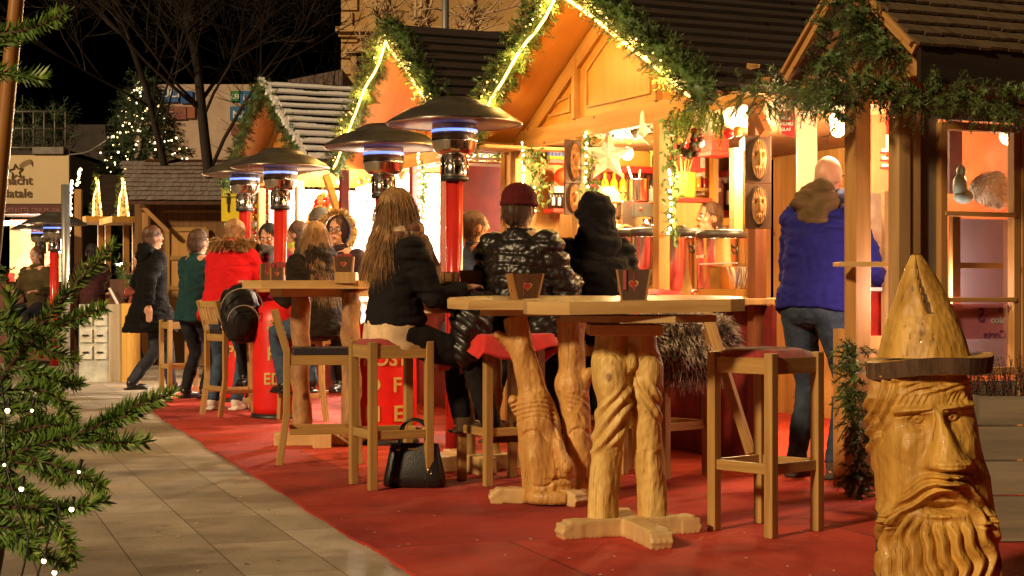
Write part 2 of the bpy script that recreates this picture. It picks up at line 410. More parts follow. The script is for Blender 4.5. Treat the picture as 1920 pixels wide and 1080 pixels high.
m, N, L, b = new_mat("red_carpet_felt")
mp = tex_in(N, L, 'Object', (1, 1, 1)); mp.inputs['Rotation'].default_value = (0, 0, -SA)
br = N.new("ShaderNodeTexBrick"); L.new(mp.outputs[0], br.inputs['Vector'])
br.inputs['Color1'].default_value = (0.36, 0.024, 0.012, 1); br.inputs['Color2'].default_value = (0.56, 0.048, 0.024, 1)
br.inputs['Mortar'].default_value = (0.20, 0.012, 0.008, 1); br.inputs['Scale'].default_value = 1.0; br.inputs['Mortar Size'].default_value = 0.006
br.inputs['Brick Width'].default_value = 1.5; br.inputs['Row Height'].default_value = 2.1
n1 = noise_node(N, L, mp, 1.6, 5); n2 = noise_node(N, L, mp, 160, 2)
r1 = ramp(N, [(0.34, (0.58, 0.55, 0.55)), (0.50, (0.95, 0.95, 0.95)), (0.66, (1.12, 1.35, 1.4))]); L.new(n1.outputs[0], r1.inputs[0])
mx = N.new("ShaderNodeMixRGB"); mx.blend_type = 'MULTIPLY'; mx.inputs[0].default_value = 0.9
L.new(br.outputs[0], mx.inputs[1]); L.new(r1.outputs[0], mx.inputs[2])
# small trodden-in crumbs
vo = N.new("ShaderNodeTexVoronoi"); vo.inputs['Scale'].default_value = 8.0; L.new(mp.outputs[0], vo.inputs['Vector'])
rv = ramp(N, [(0.0, (1, 1, 1)), (0.022, (1, 1, 1)), (0.03, (0, 0, 0))]); L.new(vo.outputs['Distance'], rv.inputs[0])
mx3 = N.new("ShaderNodeMixRGB"); mx3.inputs[2].default_value = (0.75, 0.45, 0.35, 1); L.new(rv.outputs[0], mx3.inputs[0]); L.new(mx.outputs[0], mx3.inputs[1])
L.new(mx3.outputs[0], b.inputs['Base Color']); b.inputs['Roughness'].default_value = 0.88
bump(N, L, n2, b, 0.5, 0.004)
nw_ = noise_node(N, L, mp, 2.6, 3); bw = N.new('ShaderNodeBump'); bw.inputs['Strength'].default_value = .8; bw.inputs['Distance'].default_value = .05; L.new(nw_.outputs[0], bw.inputs['Height']); L.new(b.inputs['Normal'].links[0].from_socket, bw.inputs['Normal']); L.new(bw.outputs[0], b.inputs['Normal'])
CARPET = m
e0 = G(283, 773); e1 = G(768, 1080); dd = (e1 - e0).normalized()
pts = [e0 + dd * t for t in (0,)]
edge = []
Ltot = 14
for k in range(200):
    t = Ltot * (k / 199) ** 1.0
    q = e0 + dd * t * 0.85; off = noise.noise(Vector((t * 1.3, 3, 0))) * 0.03 + noise.noise(Vector((t * 9, 7, 0))) * .010
    edge.append((q.x + off, q.y + off * .4))
poly = edge + [(9, edge[-1][1]), (9, 26), (-1.5, 26), (G(350, 730).x, G(350, 730).y)]
g = MB(); g.prism(poly, 0.004, 0.016)
lit = MB()
for k in range(150):
    px, py = random.uniform(250, 1650), random.uniform(770, 1080); q_ = G(px, py, .018); s__ = random.uniform(.004, .012); a_ = random.random() * 3
    inside = (px - 283) * .635 + 773 < py + 4000 and px > 283 + (py - 773) / .635
    zz = .0185 if inside else .003
    lit.add([(q_.x + s__ * math.cos(a_ + t), q_.y + s__ * math.sin(a_ + t) * 1.2, zz + random.uniform(0, .003)) for t in (0, 1.3, 2.7, 4.2)], [(0, 1, 2, 3)], random.choice((0, 0, 1)))
lo_ = lit.build("litter", [plain("pale_crumb", (.75, .60, .45), .8, bs=0), plain("dry_leaf_bit", (.22, .12, .05), .8, bs=0)]); tag(lo_, "tiny crumbs and leaf bits scattered over carpet and paving", "litter", kind="stuff")
o = g.build("red_carpet", CARPET); tag(o, "worn red felt carpet laid under the bar tables in front of the stalls", "carpet", kind='structure')
# far raised platform edge with red carpet, on the left
g = MB(); a_ = G(60, 612); c_ = G(388, 612)
g.prism([(a_.x - 3, a_.y), (c_.x, c_.y), (c_.x + .4, c_.y + 6), (a_.x - 3, a_.y + 6)], 0.0, 0.13)
o = g.build("red_platform", plain("red_platform_felt", (0.42, 0.03, 0.022), 0.7)); tag(o, "low red felt platform under the far left stalls", "platform", kind='structure')

# ------------------------------------------------------------------ market stalls
AL = R(24.2); WX = Vector((math.cos(AL), math.sin(AL), 0)); UY = Vector((-math.sin(AL), math.cos(AL), 0))
class Frame:
    def __init__(s, ox, oy, rz=AL): s.o = Vector((ox, oy, 0)); s.rz = rz; s.M = Matrix.Translation(s.o) @ Matrix.Rotation(rz, 4, 'Z'); s.I = s.M.inverted()
    def on_x(s, px, py, c=0.0):      # where the ray through a pixel meets the local plane x = c
        o = s.I @ Vector((0, 0, CH)); q = s.I @ P(px, py, 1.0); d = q - o; t = (c - o.x) / d.x; return o + d * t
    def on_y(s, px, py, c=0.0):
        o = s.I @ Vector((0, 0, CH)); q = s.I @ P(px, py, 1.0); d = q - o; t = (c - o.y) / d.y; return o + d * t
    def w(s, p): return s.M @ Vector(p)
def roof(root, W, ze, zr, D, of, shingle, rows=11, snow=None, soffit=None, jit=0.012):
    soffit = soffit or PLY
    yr = W / 2; sl = math.hypot(yr, zr - ze)
    for side in (0, 1):
        y0 = 0.0 if side == 0 else W
        a = Vector((0, y0, ze)); r_ = Vector((0, yr, zr)); dn = (a - r_).normalized(); nrm = Vector((0, -dn.z, dn.y)) if side == 1 else Vector((0, dn.z, -dn.y))
        if nrm.z < 0: nrm = -nrm
        mb = MB()
        M = Matrix((Vector((1, 0, 0)), dn, Vector((1, 0, 0)).cross(dn))).transposed().to_4x4(); M.translation = r_
        zo = M.to_3x3() @ Vector((0, 0, 1))
        lo, hi = (-.018, .0) if zo.z < 0 else (0, .018)
        mb.prism([(-of, 0.0), (D, 0.0), (D, sl), (-of, sl)], lo, hi, M)
        mb.build("soffit_board", soffit, root)
        mb = MB(); sn = MB()
        nr = rows if side == 0 else 5
        for k in range(nr):
            s0 = sl * k / nr - .02; s1 = sl * (k + 1) / nr + .03
            x = -of - .02
            while x < D:
                wl = random.uniform(.7, 1.6) if not snow else D + of + .02
                x1 = min(D, x + wl)
                h = .016 + random.uniform(-.002, .004)
                p0 = r_ + dn * s0 + nrm * (.03); p1 = r_ + dn * (s1 + random.uniform(-jit, jit)) + nrm * (.065)
                xm = (x + x1) / 2
                mb.beam((xm, p0.y, p0.z), (xm, p1.y, p1.z), x1 - x - .004, h * 1.7, up=nrm)
                if snow and side == 0:
                    nn = 30
                    for q in range(nn):
                        xa = -of + (D + of) * q / nn; xb = -of + (D + of) * (q + 1) / nn
                        w_ = sl / nr * (.60 + .18 * noise.noise(Vector((q * .31, k * 3.1, 5))))
                        c0 = r_ + dn * (s1 - w_) + nrm * .078; c1 = r_ + dn * (s1 + .004) + nrm * .092
                        sn.beam(((xa + xb) / 2, c0.y, c0.z), ((xa + xb) / 2, c1.y, c1.z), xb - xa + .001, .02, up=nrm)
                x = x1
        o_ = mb.build("roof_shingles", shingle, root)
        if snow and side == 0: sn.build("frost", SNOW, o_)
def rake_pts(W, ze, zr, x, n=14, inset=0.0, y0=0, y1=1):
    out = []
    for k in range(2 * n + 1):
        t = k / (2 * n); y = W * t; z = ze + (zr - ze) * (1 - abs(2 * t - 1)); out.append(Vector((x, y, z)))
    return out
def garland_along(pts, rad, dens, nl, nw, name, label, cat="garland", mats=None, per=16, hang=0.35, parent=None, L_=0.16, frame=None, outdir=None, core=0):
    mb = MB()
    if core:
        cp = [Vector(p) + (Vector(outdir) if outdir is not None else Vector((0, 0, 0))) * rad * .12 for p in pts]; mb.tube(cp, [core * (1 + .35 * noise.noise(Vector(p) * 6)) for p in cp], 8, 0)
    for i in range(len(pts) - 1):
        a, b_ = Vector(pts[i]), Vector(pts[i + 1]); l = (b_ - a).length; cnt = max(1, int(l * dens))
        t_ = (b_ - a).normalized()
        for _ in range(cnt):
            q = a.lerp(b_, random.random())
            v = Vector((random.gauss(0, 1), random.gauss(0, 1), random.gauss(0, 1))).normalized()
            v = v - t_ * v.dot(t_) * .3
            if outdir is not None: v = (v + Vector(outdir) * .7)
            p = q + v * rad * random.random() * .5
            d = (v + t_ * random.uniform(-.8, .8) + Vector((0, 0, -hang))).normalized()
            sprig(mb, p, d, L_ * random.uniform(.7, 1.3), per, nl, nw, 0, .15, .003)
    if frame is not None: mb.v = [tuple(frame.M @ Vector(v)) for v in mb.v]
    o = mb.build(name, mats or [GREENG, TWIG]); recentre(o, Vector(mb.v[0]))
    return tag(o, label, cat)
def lightline(pts, r, wob, name, label, mat, frame=None, cat="light string", beads=None, n=6, parent=None):
    mb = MB(); q = []
    pts = bez(pts, 6) if len(pts) < 12 else pts
    for i, p in enumerate(pts):
        q.append(Vector(p) + Vector([noise.noise(Vector((i * .35, k * 7.1, wob * 90))) * wob for k in range(3)]))
    if beads:
        acc = 0
        for i in range(len(q) - 1):
            l = (q[i + 1] - q[i]).length; k = max(1, int(l / beads))
            for j in range(k):
                c = q[i].lerp(q[i + 1], j / k) + Vector([random.uniform(-.008, .008) for _ in range(3)])
                mb.ell(c, r, None, 0, 6, 4)
        mb.tube(q, .0025, 4, 1)
        mats = [mat, BLACK]
    else:
        mb.tube(q, r, n); mats = [mat]
    if frame is not None: mb.v = [tuple(frame.M @ Vector(v)) for v in mb.v]
    o = mb.build(name, mats, parent)
    if parent is None: recentre(o, Vector(mb.v[0])); tag(o, label, cat)
    return o
def rope_on_garland(pts, r, wob, g_, frame):
    """the LED rope is wound into its garland, so it is the garland's part"""
    o = lightline(pts, r, wob, "led_rope", None, LED, frame, parent=g_)
    o.data.transform(Matrix.Translation(-g_.location)); return o
def gable_wall(root, W, ze, zr, x, zb, posts, mat=PLY, th=.03, fr=BEAM):
    """triangular gable panel with applied rails, inner moulding and mullions"""
    mb = MB(); Mx = Matrix(((0, 0, 1, 0), (1, 0, 0, 0), (0, 1, 0, 0), (0, 0, 0, 1)))
    sl = (zr - ze) / (W / 2)
    zt = lambda y: ze + sl * (y if y < W / 2 else W - y) - .03
    poly = [(0.02, zb), (W - .02, zb), (W - .02, max(zt(W - .02), zb + .005)), (W / 2, zt(W / 2)), (.02, max(zt(.02), zb + .005))]
    mb.prism(poly, x, x + th, Mx); gw = mb.build("gable_panel", mat, root)
    mb = MB()
    mb.beam((x - .02, 0.02, zb + .07), (x - .02, W - .02, zb + .07), .036, .14)
    for y0, y1 in ((.05, W / 2), (W - .05, W / 2)):
        mb.beam((x - .018, y0, zt(y0) - .06), (x - .018, y1, zt(y1) - .06), .03, .12)
    for y in posts:
        if .3 < y < W - .3: mb.beam((x - .022, y, zb + .14), (x - .022, y, zt(y) - .05), .07, .04, up=(0, 1, 0))
    mb.build("gable_frame", fr, root, bevel=.004)
    # mouldings inside each field
    ys = [0.0] + [y for y in posts if .3 < y < W - .3] + [W]
    mb = MB()
    for i in range(len(ys) - 1):
        a, b_ = ys[i] + .14, ys[i + 1] - .14
        if b_ - a < .2: continue
        zl = zb + .22; pts = []
        def top(y): return max(zl, zt(y) - .22)
        ring = [(a, zl), (b_, zl), (b_, top(b_))]
        if a < W / 2 < b_: ring.append((W / 2, top(W / 2)))
        ring.append((a, top(a)))
        for k in range(len(ring)):
            p, q = ring[k], ring[(k + 1) % len(ring)]
            if (Vector(p) - Vector(q)).length > .03:
                mb.beam((x - .006, p[0], p[1]), (x - .006, q[0], q[1]), .014, .022)
    mb.build("moulding", DARKWOOD if False else BEAM, gw)

FA = Frame(1.552, 9.522); FB = Frame(0.013, 12.95); FC = Frame(-1.727, 16.81)
# ---------------- stall A: the big bar stall
WA, ZEA, ZRA = 3.75, 2.22, 3.24
stA = thing("market_stall", "largest wooden bar stall with wide orange gable behind the carved tables", "market stall", FA.o, AL, "gabled wooden stalls in a row")
roof(stA, WA, ZEA, ZRA, 3.0, .42, SHINGLE, 12)
gable_wall(stA, WA, ZEA, ZRA, 0.0, 2.20, (.17, 1.34, 2.57, 3.67))
for y in (.17, 1.34, 2.57, 3.67):
    mb = MB(); mb.box((.0, y, 1.1), (.085, .085, 2.2)); mb.build("post", BEAM if y > .5 else wood("reddish_post", (0.16, 0.045, 0.018), (0.30, 0.10, 0.035), 0, .5), stA, bevel=.006)
# far eave: wide board under the far slope, seen past the heater
mb = MB(); mb.box((-.03, WA - .02, 2.27), (.78, .10, .16)); mb.box((-.03, WA - .20, 2.20), (.74, .30, .025)); mb.build("eave_beam", BEAM, stA, bevel=.004)
# walls
mb = MB()
for k in range(16): mb.box((.05 + .15 * k + .07, 3.74, 1.12), (.148, .022, 2.24))
mb.build("side_wall", PINE, stA)
mb = MB()
for k in range(25): mb.box((2.5, .08 + .15 * k, 1.12), (.025, .148, 2.24))
mb.build("back_wall", PINE, stA)
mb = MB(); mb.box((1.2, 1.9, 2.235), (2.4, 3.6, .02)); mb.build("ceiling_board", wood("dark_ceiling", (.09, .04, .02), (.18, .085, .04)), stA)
mb = MB()
for k in range(24): mb.box((.03, .10 + .15 * k, .49), (.03, .146, .97))
for k in range(7): mb.box((.005, .24 + .56 * k, .49), (.03, .05, .97), mi=1)
mb.build("counter_front", [DARKRED, DARKWOOD], stA)
mb = MB(); mb.box((.16, 1.87, 1.0), (.78, 3.6, .04)); mb.build("counter_top", OAK_TOP, stA, bevel=.005)
# ---------------- stall B
WB, ZEB, ZRB = 3.3, 2.28, 3.40
stB = thing("market_stall", "middle stall with glowing rope on its gable and white lit shelves below", "market stall", FB.o, AL, "gabled wooden stalls in a row")
roof(stB, WB, ZEB, ZRB, 2.8, .42, SHINGLE, 12)
gable_wall(stB, WB, ZEB, ZRB, .25, 2.26, (.15, 1.15, 2.2, 3.15))
mb = MB(); mb.box((0, WB / 2, 2.29), (.10, WB - .1, .12)); mb.build("eave_beam", BEAM, stB, bevel=.004)
for y in (.12, 1.25, 2.25, 3.2):
    mb = MB(); mb.box((.0, y, 1.12), (.09, .09, 2.23)); mb.build("post", DARKRED if y in (2.25,) else BEAM, stB, bevel=.006)
WHT = plain("white_shop_wall", (0.85, 0.82, 0.76), .7, var=.06, bs=.03)
mb = MB(); mb.box((1.5, 1.65, 1.13), (.03, 3.2, 2.25)); mb.build("back_wall", WHT, stB)
mb = MB(); mb.box((.8, 3.25, 1.13), (1.38, .03, 2.25)); mb.build("side_wall", WHT, stB)
mb = MB(); mb.box((.8, .03, 1.13), (1.38, .03, 2.25)); mb.build("side_wall", WHT, stB)
mb = MB(); mb.box((.05, 1.65, .46), (.05, 3.1, .92)); mb.build("counter_front", DARKRED, stB)
mb = MB(); mb.box((.12, 1.65, .95), (.55, 3.2, .04)); mb.build("counter_top", WHITEP, stB)
# ---------------- stall C, frosted roof
WC, ZEC, ZRC = 3.5, 2.40, 3.42
stC = thing("market_stall", "farther stall with white frosted roof boards and small plain orange gable", "market stall", FC.o, AL, "gabled wooden stalls in a row")
roof(stC, WC, ZEC, ZRC, 2.4, .42, SHINGLE, 11, snow=True)
gable_wall(stC, WC, ZEC, ZRC, -.1, 2.38, ())
for y in (.12, 1.75, 3.4):
    mb = MB(); mb.box((.0, y, 1.18), (.09, .09, 2.35)); mb.build("post", DARKRED if y < 1 else BEAM, stC, bevel=.006)
mb = MB(); mb.beam((.0, .14, 1.75), (.0, .75, 2.33), .07, .06); mb.build("brace", BEAM, stC)
mb = MB(); mb.box((1.3, 1.75, 1.18), (.03, 3.4, 2.35)); mb.build("back_wall", WHT, stC)
mb = MB(); mb.box((.7, 3.42, 1.18), (1.2, .03, 2.35)); mb.build("side_wall", WHT, stC)
mb = MB(); mb.box((.05, 1.75, .46), (.05, 3.3, .92)); mb.build("counter_front", DARKRED, stC)
mb = MB(); mb.box((.15, 1.75, .95), (.5, 3.4, .04)); mb.build("counter_top", WHITEP, stC)
# frost ledge between B and C eaves
# ---------------- interior lamps
def shop_lamp(fr, parent, p, e, col, name="ceiling_or_added_lamp", tube=None, size=.3, mat=None):
    mb = MB()
    if tube: mb.tube([(p[0], p[1] - tube / 2, p[2]), (p[0], p[1] + tube / 2, p[2])], .018, 8, 0)
    else: mb.ell(p, .05, None, 0, 12, 8)
    mb.build(name, mat or (TUBEL if tube else WARML), parent)
    ld = bpy.data.lights.new("stall_light", 'POINT'); ld.energy = e; ld.color = col; ld.shadow_soft_size = .12
    lo = bpy.data.objects.new("stall_light", ld); COL.objects.link(lo); lo.parent = parent; lo.location = (p[0], p[1], p[2] - .12)
shop_lamp(FA, stA, (.9, .6, 2.12), 105, (1, .66, .28))
shop_lamp(FA, stA, (.9, 1.7, 2.12), 105, (1, .66, .28))
shop_lamp(FA, stA, (.5, 2.75, 2.12), 80, (1, .68, .28))
shop_lamp(FB, stB, (.7, .9, 2.15), 260, (1, .86, .66), tube=.9)
shop_lamp(FB, stB, (.7, 2.4, 2.15), 260, (1, .86, .66), tube=.9)
shop_lamp(FC, stC, (.6, 1.0, 2.25), 260, (1, .86, .66), tube=.9)
shop_lamp(FC, stC, (.6, 2.6, 2.25), 240, (1, .86, .66), tube=.9)
# lamps in the overhangs that light the soffits
# ------------------------------------------------------------------ background buildings
def slab(mb, x0, x1, y0, y1, z0, z1, mi=0): mb.box(((x0 + x1) / 2, (y0 + y1) / 2, (z0 + z1) / 2), (x1 - x0, y1 - y0, z1 - z0), mi=mi)
# yellow classical house (behind stall B)
OCH = plain("ochre_render", (0.42, 0.25, 0.085), 0.85, var=.12, sc_=2.0, bs=.2)
OCHL = plain("ochre_stone_trim", (0.52, 0.33, 0.13), 0.8, var=.12, sc_=3)
GLD = plain("dark_window_pane", (0.05, 0.04, 0.03), 0.15)
d = 40.0
house = thing("classical_house", "ochre classical town house with cornice and pedimented windows behind the stalls", "building", P(640, 550, d))
house.location.z = 0
hx0 = 0.0; s_ = d / F; hw = 380 * s_
ZP = lambda py: CH - (py - HZ) * s_
mb = MB(); slab(mb, 0, hw, 0, 6, 0, 14); mb.build("wall", OCH, house)
mb = MB()
slab(mb, -.12, hw + .1, -.28, 0, ZP(62), ZP(52)); slab(mb, -.06, hw + .1, -.16, 0, ZP(70), ZP(62))
mb.build("cornice", OCHL, house)
mb = MB()
for k in range(34):
    z = .3 + k * .4
    if z < 13.5: mb.box((.14 if k % 2 else .2, -.03, z), (.28 if k % 2 else .4, .06, .34))
mb.build("quoin", OCHL, house)
for wx in (60, 185, 300):
    fr = MB(); cx = wx * s_
    # pediment
    Mx = Matrix(((1, 0, 0, 0), (0, 0, -1, 0), (0, 1, 0, 0), (0, 0, 0, 1)))
    fr.prism([(cx - .66, ZP(96)), (cx + .66, ZP(96)), (cx, ZP(66))], 0.0, .14, Mx)
    slab(fr, cx - .72, cx + .72, -.2, 0, ZP(100), ZP(94)); 
    slab(fr, cx - .55, cx - .42, -.08, 0, ZP(190), ZP(100)); slab(fr, cx + .42, cx + .55, -.08, 0, ZP(190), ZP(100))
    w_ = fr.build("window", OCHL, house)
    g_ = MB(); slab(g_, cx - .42, cx + .42, -.03, 0.01, ZP(190), ZP(102)); g_.build("pane", GLD, w_)
for wx in (58, 78, 150, 240, 330):      # upper-storey tall recesses and pilasters
    fr = MB(); cx = wx * s_
    slab(fr, cx - .10, cx + .10, -.12, 0, ZP(52), 13.5); fr.build("pilaster", OCHL, house)
mb = MB(); slab(mb, 58 * s_ + .12, 78 * s_ - .12, -.02, .01, ZP(45), 13); mb.build("window", GLD, house)
mb = MB(); slab(mb, 148 * s_, 156 * s_, -.05, 0.01, 2, 13.8); mb.build("downpipe", plain("dark_pipe", (.05, .03, .03)), house)
# low grey-roof wall beside it (behind the frosted roof)
d = 34.0; mb = MB(); a = P(540, 150, d); b_ = P(642, 130, d)
Mx = Matrix(((1, 0, 0, 0), (0, 0, 1, 0), (0, 1, 0, 0), (0, 0, 0, 1)))
mb.prism([(a.x, 0), (b_.x, 0), (b_.x, b_.z), (a.x, a.z)], d, d + 3, Mx)
o = mb.build("low_annexe", plain("annexe_render", (.14, .10, .08), .9)); recentre(o, (a.x, d, 0)); tag(o, "low dim annexe with sloping top left of the ochre house", "building")
# poster-covered wall behind the trees
d = 38.0; s_ = d / F
pw = thing("poster_wall", "pale wall hung with blue and brown sign panels behind the bare trees", "building", P(252, HZ, d)); pw.location.z = 0
ZP = lambda py, s_=s_: CH - (py - HZ) * s_
X = lambda px: (px - 252) * 38.0 / F
CRW = plain("cream_hoarding", (0.46, 0.34, 0.25), .8, var=.15, sc_=3)
mb = MB(); slab(mb, 0, X(500), 0, 1.0, 0, ZP(158)); mb.build("wall", CRW, pw)
def signp(x0, y0, x1, y1, col, txt=None, tc=None, size=.3, tx=0, ty=0, nm="sign_panel"):
    mb = MB(); slab(mb, X(x0), X(x1), -.06, -.01, ZP(y1), ZP(y0))
    mats = [plain("sign_colour", col, .5, var=.1)]
    if txt:
        mats.append(plain("sign_letters", tc, .5, var=0, bs=0))
        text_on(mb, txt, size, frame_M((X(x0) + tx, -.066, ZP(y1) + ty), (1, 0, 0)), 1, True)
    mb.build(nm, mats, pw)
signp(296, 168, 335, 192, (.02, .10, .30), "UCH", (.7, .7, .65), .26, .1, .12)
signp(340, 171, 362, 194, (.01, .08, .34))
signp(296, 200, 350, 224, (.22, .07, .05), "AB", (.5, .35, .25), .2, .15, .05)
signp(352, 200, 366, 222, (.30, .09, .03))
signp(433, 171, 449, 190, (.02, .20, .05), "LEI", (.75, .8, .7), .15, .02, .06)
signp(451, 171, 486, 196, (.01, .13, .33), "16 60", (.8, .55, .45), .20, .04, .09)
signp(432, 200, 472, 226, (.03, .12, .26), "MA", (.65, .7, .75), .24, .06, .06)
signp(434, 232, 456, 254, (.20, .06, .03))
# shop house on the left with the Christmas banner
d = 30.0; s_ = d / F
sh = thing("shop_house", "dark shop house with beige Christmas banner and lit ground floor", "building", P(-60, HZ, d)); sh.location.z = 0
ZP = lambda py: CH - (py - HZ) * 30.0 / F
X = lambda px: (px + 60) * 30.0 / F
mb = MB(); slab(mb, 0, X(131), 2.6, 3.0, 0, ZP(206)); slab(mb, 0, X(131), .05, 2.6, ZP(290), ZP(282)); slab(mb, 0, X(131), .05, 3, ZP(395), ZP(383))
slab(mb, X(129), X(131), .0, 2.6, 0, ZP(283)); mb.build("wall", plain("dark_render", (.045, .035, .03), .9), sh)
mb = MB(); slab(mb, 0, X(129), 0, .08, ZP(382), ZP(291)); M_ = frame_M((X(61), -.012, ZP(346)), (1, 0, 0))
BAN = plain("beige_banner", (0.62, 0.50, 0.30), .8, var=.06, sc_=1.5, bs=.02)
text_on(mb, "Weihnacht", .235, M_, 1, True, 'RIGHT'); M_ = frame_M((X(61), -.012, ZP(370)), (1, 0, 0)); text_on(mb, "Natale", .235, M_, 1, True, 'RIGHT')
st = []
for k in range(10):
    r_ = .145 if k % 2 == 0 else .065; an = math.pi / 2 + k * math.pi / 5 + .1; st.append(Vector((X(30) + r_ * math.cos(an), -.016, ZP(322) + r_ * math.sin(an))))
for k in range(10): mb.tube([st[k], st[(k + 1) % 10]], .011, 5, 1)
for j in range(3): mb.tube(bez([Vector((X(36), -.016, ZP(318 - j * 4))), Vector((X(46), -.016, ZP(311 - j * 4))), Vector((X(58), -.016, ZP(306 - j * 3) - j * .0)), Vector((X(61), -.016, ZP(312 - j * 2)))], 4), .006, 4, 1)
mb.build("banner", [BAN, plain("brown_lettering", (.10, .045, .02), .6, bs=0)], sh)
mb = MB(); slab(mb, 0, X(129), -.10, .05, ZP(402), ZP(384)); text_on(mb, "SPEISEN UND GETRAENKE MARKT" if False else "AUFTRITTE DER MUSIKER", .11, frame_M((X(4), -.11, ZP(398)), (1, 0, 0)), 1)
mb.build("fascia_board", [plain("maroon_fascia", (.10, .02, .02), .6), plain("pink_lettering", (.35, .18, .16), .6, bs=0)], sh)
mb = MB(); slab(mb, X(-50), X(60), .6, .68, ZP(420), ZP(411)); mb.build("lamp_tube", glow("cool_tube", (.75, .95, .95), 5), sh)
mb = MB(); slab(mb, X(58), X(72), 1.6, 1.7, ZP(470), ZP(418)); mb.build("screen", glow("cyan_screen", (.55, .95, .95), 3.2), sh)
mb = MB(); slab(mb, 0, X(129), 2.5, 2.59, 0, ZP(400)); mb.build("shop_back_wall", plain("warm_shop_wall", (.50, .20, .10), .7, var=.5, sc_=2), sh)
ld = bpy.data.lights.new("shop_light", 'POINT'); ld.energy = 420; ld.color = (1, .72, .45); ld.shadow_soft_size = .3
lo = bpy.data.objects.new("shop_light", ld); COL.objects.link(lo); lo.parent = sh; lo.location = (X(30), 1.2, 1.7)
# balcony with railing and plants
mb = MB()
for px in range(-40, 122, 20): mb.tube([(X(px), .1, ZP(278)), (X(px), .1, ZP(208))], .018, 5)
for py in (208, 240, 276): mb.tube([(X(-50), .1, ZP(py)), (X(122), .1, ZP(py))], .02, 5)
mb.build("balcony_rail", plain("grey_rail", (.16, .15, .13), .5, .4), sh)
mb = MB(); slab(mb, X(62), X(120), -.05, .3, ZP(289), ZP(276)); mb.build("planter_trough", plain("grey_trough", (.20, .18, .17), .8), sh)
mb = MB()
for k in range(260):
    p = Vector((random.uniform(X(-50), X(120)), random.uniform(.15, .8), random.uniform(ZP(280), ZP(216)) + .15 * math.sin(k)))
    sprig(mb, p, (random.uniform(-1, 1), random.uniform(-1, .3), random.uniform(.2, 1)), .35, 12, .12, .02, 0)
mb.build("balcony_greenery", plain("dim_greenery", (.05, .085, .03), .7, var=.5), sh)
# hanging cable from the house to the tree
mb = MB(); mb.tube(bez([P(130, 290, 29.5), P(165, 284, 29), P(200, 262, 28)], 8), .012, 4); o = mb.build("overhead_cable", plain("cable_grey", (.18, .17, .16))); recentre(o, P(130, 290, 29.5)); tag(o, "thin grey cable hanging between shop house and Christmas tree", "cable")

# ------------------------------------------------------------------ bare trees
def bare_tree(name, base, h, r0, mat, label, lean=(0, 0), levels=5, spread=.55, seed=1, first=.32, n_br=5, cat="tree", group=None, upb=.25):
    rnd = random.Random(seed); tr = MB(); cr = MB()
    def grow(p, d, l, r, lv, mb):
        n = 5; q = p.copy(); pts = [q.copy()]; dd = d.copy()
        for k in range(n):
            dd = (dd + Vector((rnd.uniform(-1, 1), rnd.uniform(-1, 1), rnd.uniform(-.5, 1) * upb)) * (.13 + .05 * lv)).normalized()
            q = q + dd * l / n; pts.append(q.copy())
        mb.tube(pts, [max(.004, r * (1 - .55 * k / n)) for k in range(n + 1)], 7 if lv == 0 else 5 if lv < 3 else 3)
        if lv >= levels: return
        nb = n_br + 5 if lv == 0 else n_br if lv < 2 else max(3, n_br - 1)
        for k in range(nb):
            t = rnd.uniform(first if lv == 0 else .3, 1.0); i = min(n - 1, int(t * n)); o_ = pts[i].lerp(pts[i + 1], t * n - i)
            ax = dd.orthogonal().normalized(); ax = Matrix.Rotation(rnd.random() * 6.28, 3, dd) @ ax
            nd = (dd * rnd.uniform(.5, 1.0) + ax * rnd.uniform(.5, 1.1) * spread * 1.6 + Vector((0, 0, .15))).normalized()
            grow(o_, nd, l * (rnd.uniform(.38, .58) if lv == 0 else rnd.uniform(.5, .72)), max(.005, r * (.24 if lv == 0 else .50) * rnd.uniform(.8, 1.2)), lv + 1, cr)
    root = thing(name, label, cat, base, 0, group)
    grow(Vector((0, 0, 0)), Vector((lean[0], lean[1], 1)).normalized(), h, r0, 0, tr)
    tr.build("trunk", mat, root); cr.build("crown", mat, root); return root
bare_tree("bare_tree", Vector(((388 - 960) * 25 / F, 25, 0)), 5.4, .085, TREEBARK, "bare tree with slim trunk leaning left, nearer the Christmas tree", (-.10, 0), 5, .50, 4, .5, 5, group="bare winter trees")
bare_tree("bare_tree", Vector(((409 - 960) * 24.2 / F, 24.2, 0)), 5.6, .12, TREEBARK, "bare tree with thick upright trunk beside the frosted stall roof", (.03, 0), 5, .42, 12, .5, 5, group="bare winter trees")
bare_tree("bare_tree", Vector(((560 - 960) * 27 / F, 27, 0)), 4.2, .06, TREEBARK, "small thin bare tree rising behind the frosted roof", (.03, 0), 3, .5, 5, .4, 5, group="bare winter trees")
def shrub_twigs(name, label, base, stems, mat, seed):
    rnd = random.Random(seed); mb = MB()
    for (a, b_, r) in stems:
        pts = [Vector(a), Vector(a).lerp(Vector(b_), .5) + Vector((rnd.uniform(-.05, .05), 0, 0)), Vector(b_)]
        mb.tube(pts, [r, r * .8, r * .5], 5)
        for k in range(7):
            t = rnd.uniform(.3, 1); p = pts[0].lerp(pts[2], t); e = p + Vector((rnd.uniform(-.5, .5), rnd.uniform(-.2, .2), rnd.uniform(-.05, .4))) * .7
            mb.tube([p, e], [r * .5, r * .3], 4)
            for j in range(3): q = p.lerp(e, rnd.uniform(.3, 1)); mb.tube([q, q + Vector((rnd.uniform(-.2, .2), 0, rnd.uniform(-.06, .22)))], [r * .32, r * .2], 3)
    o = mb.build(name, mat); recentre(o, base); return tag(o, label, "tree")
d = 22.0
PT = lambda px, py: P(px, py, d)
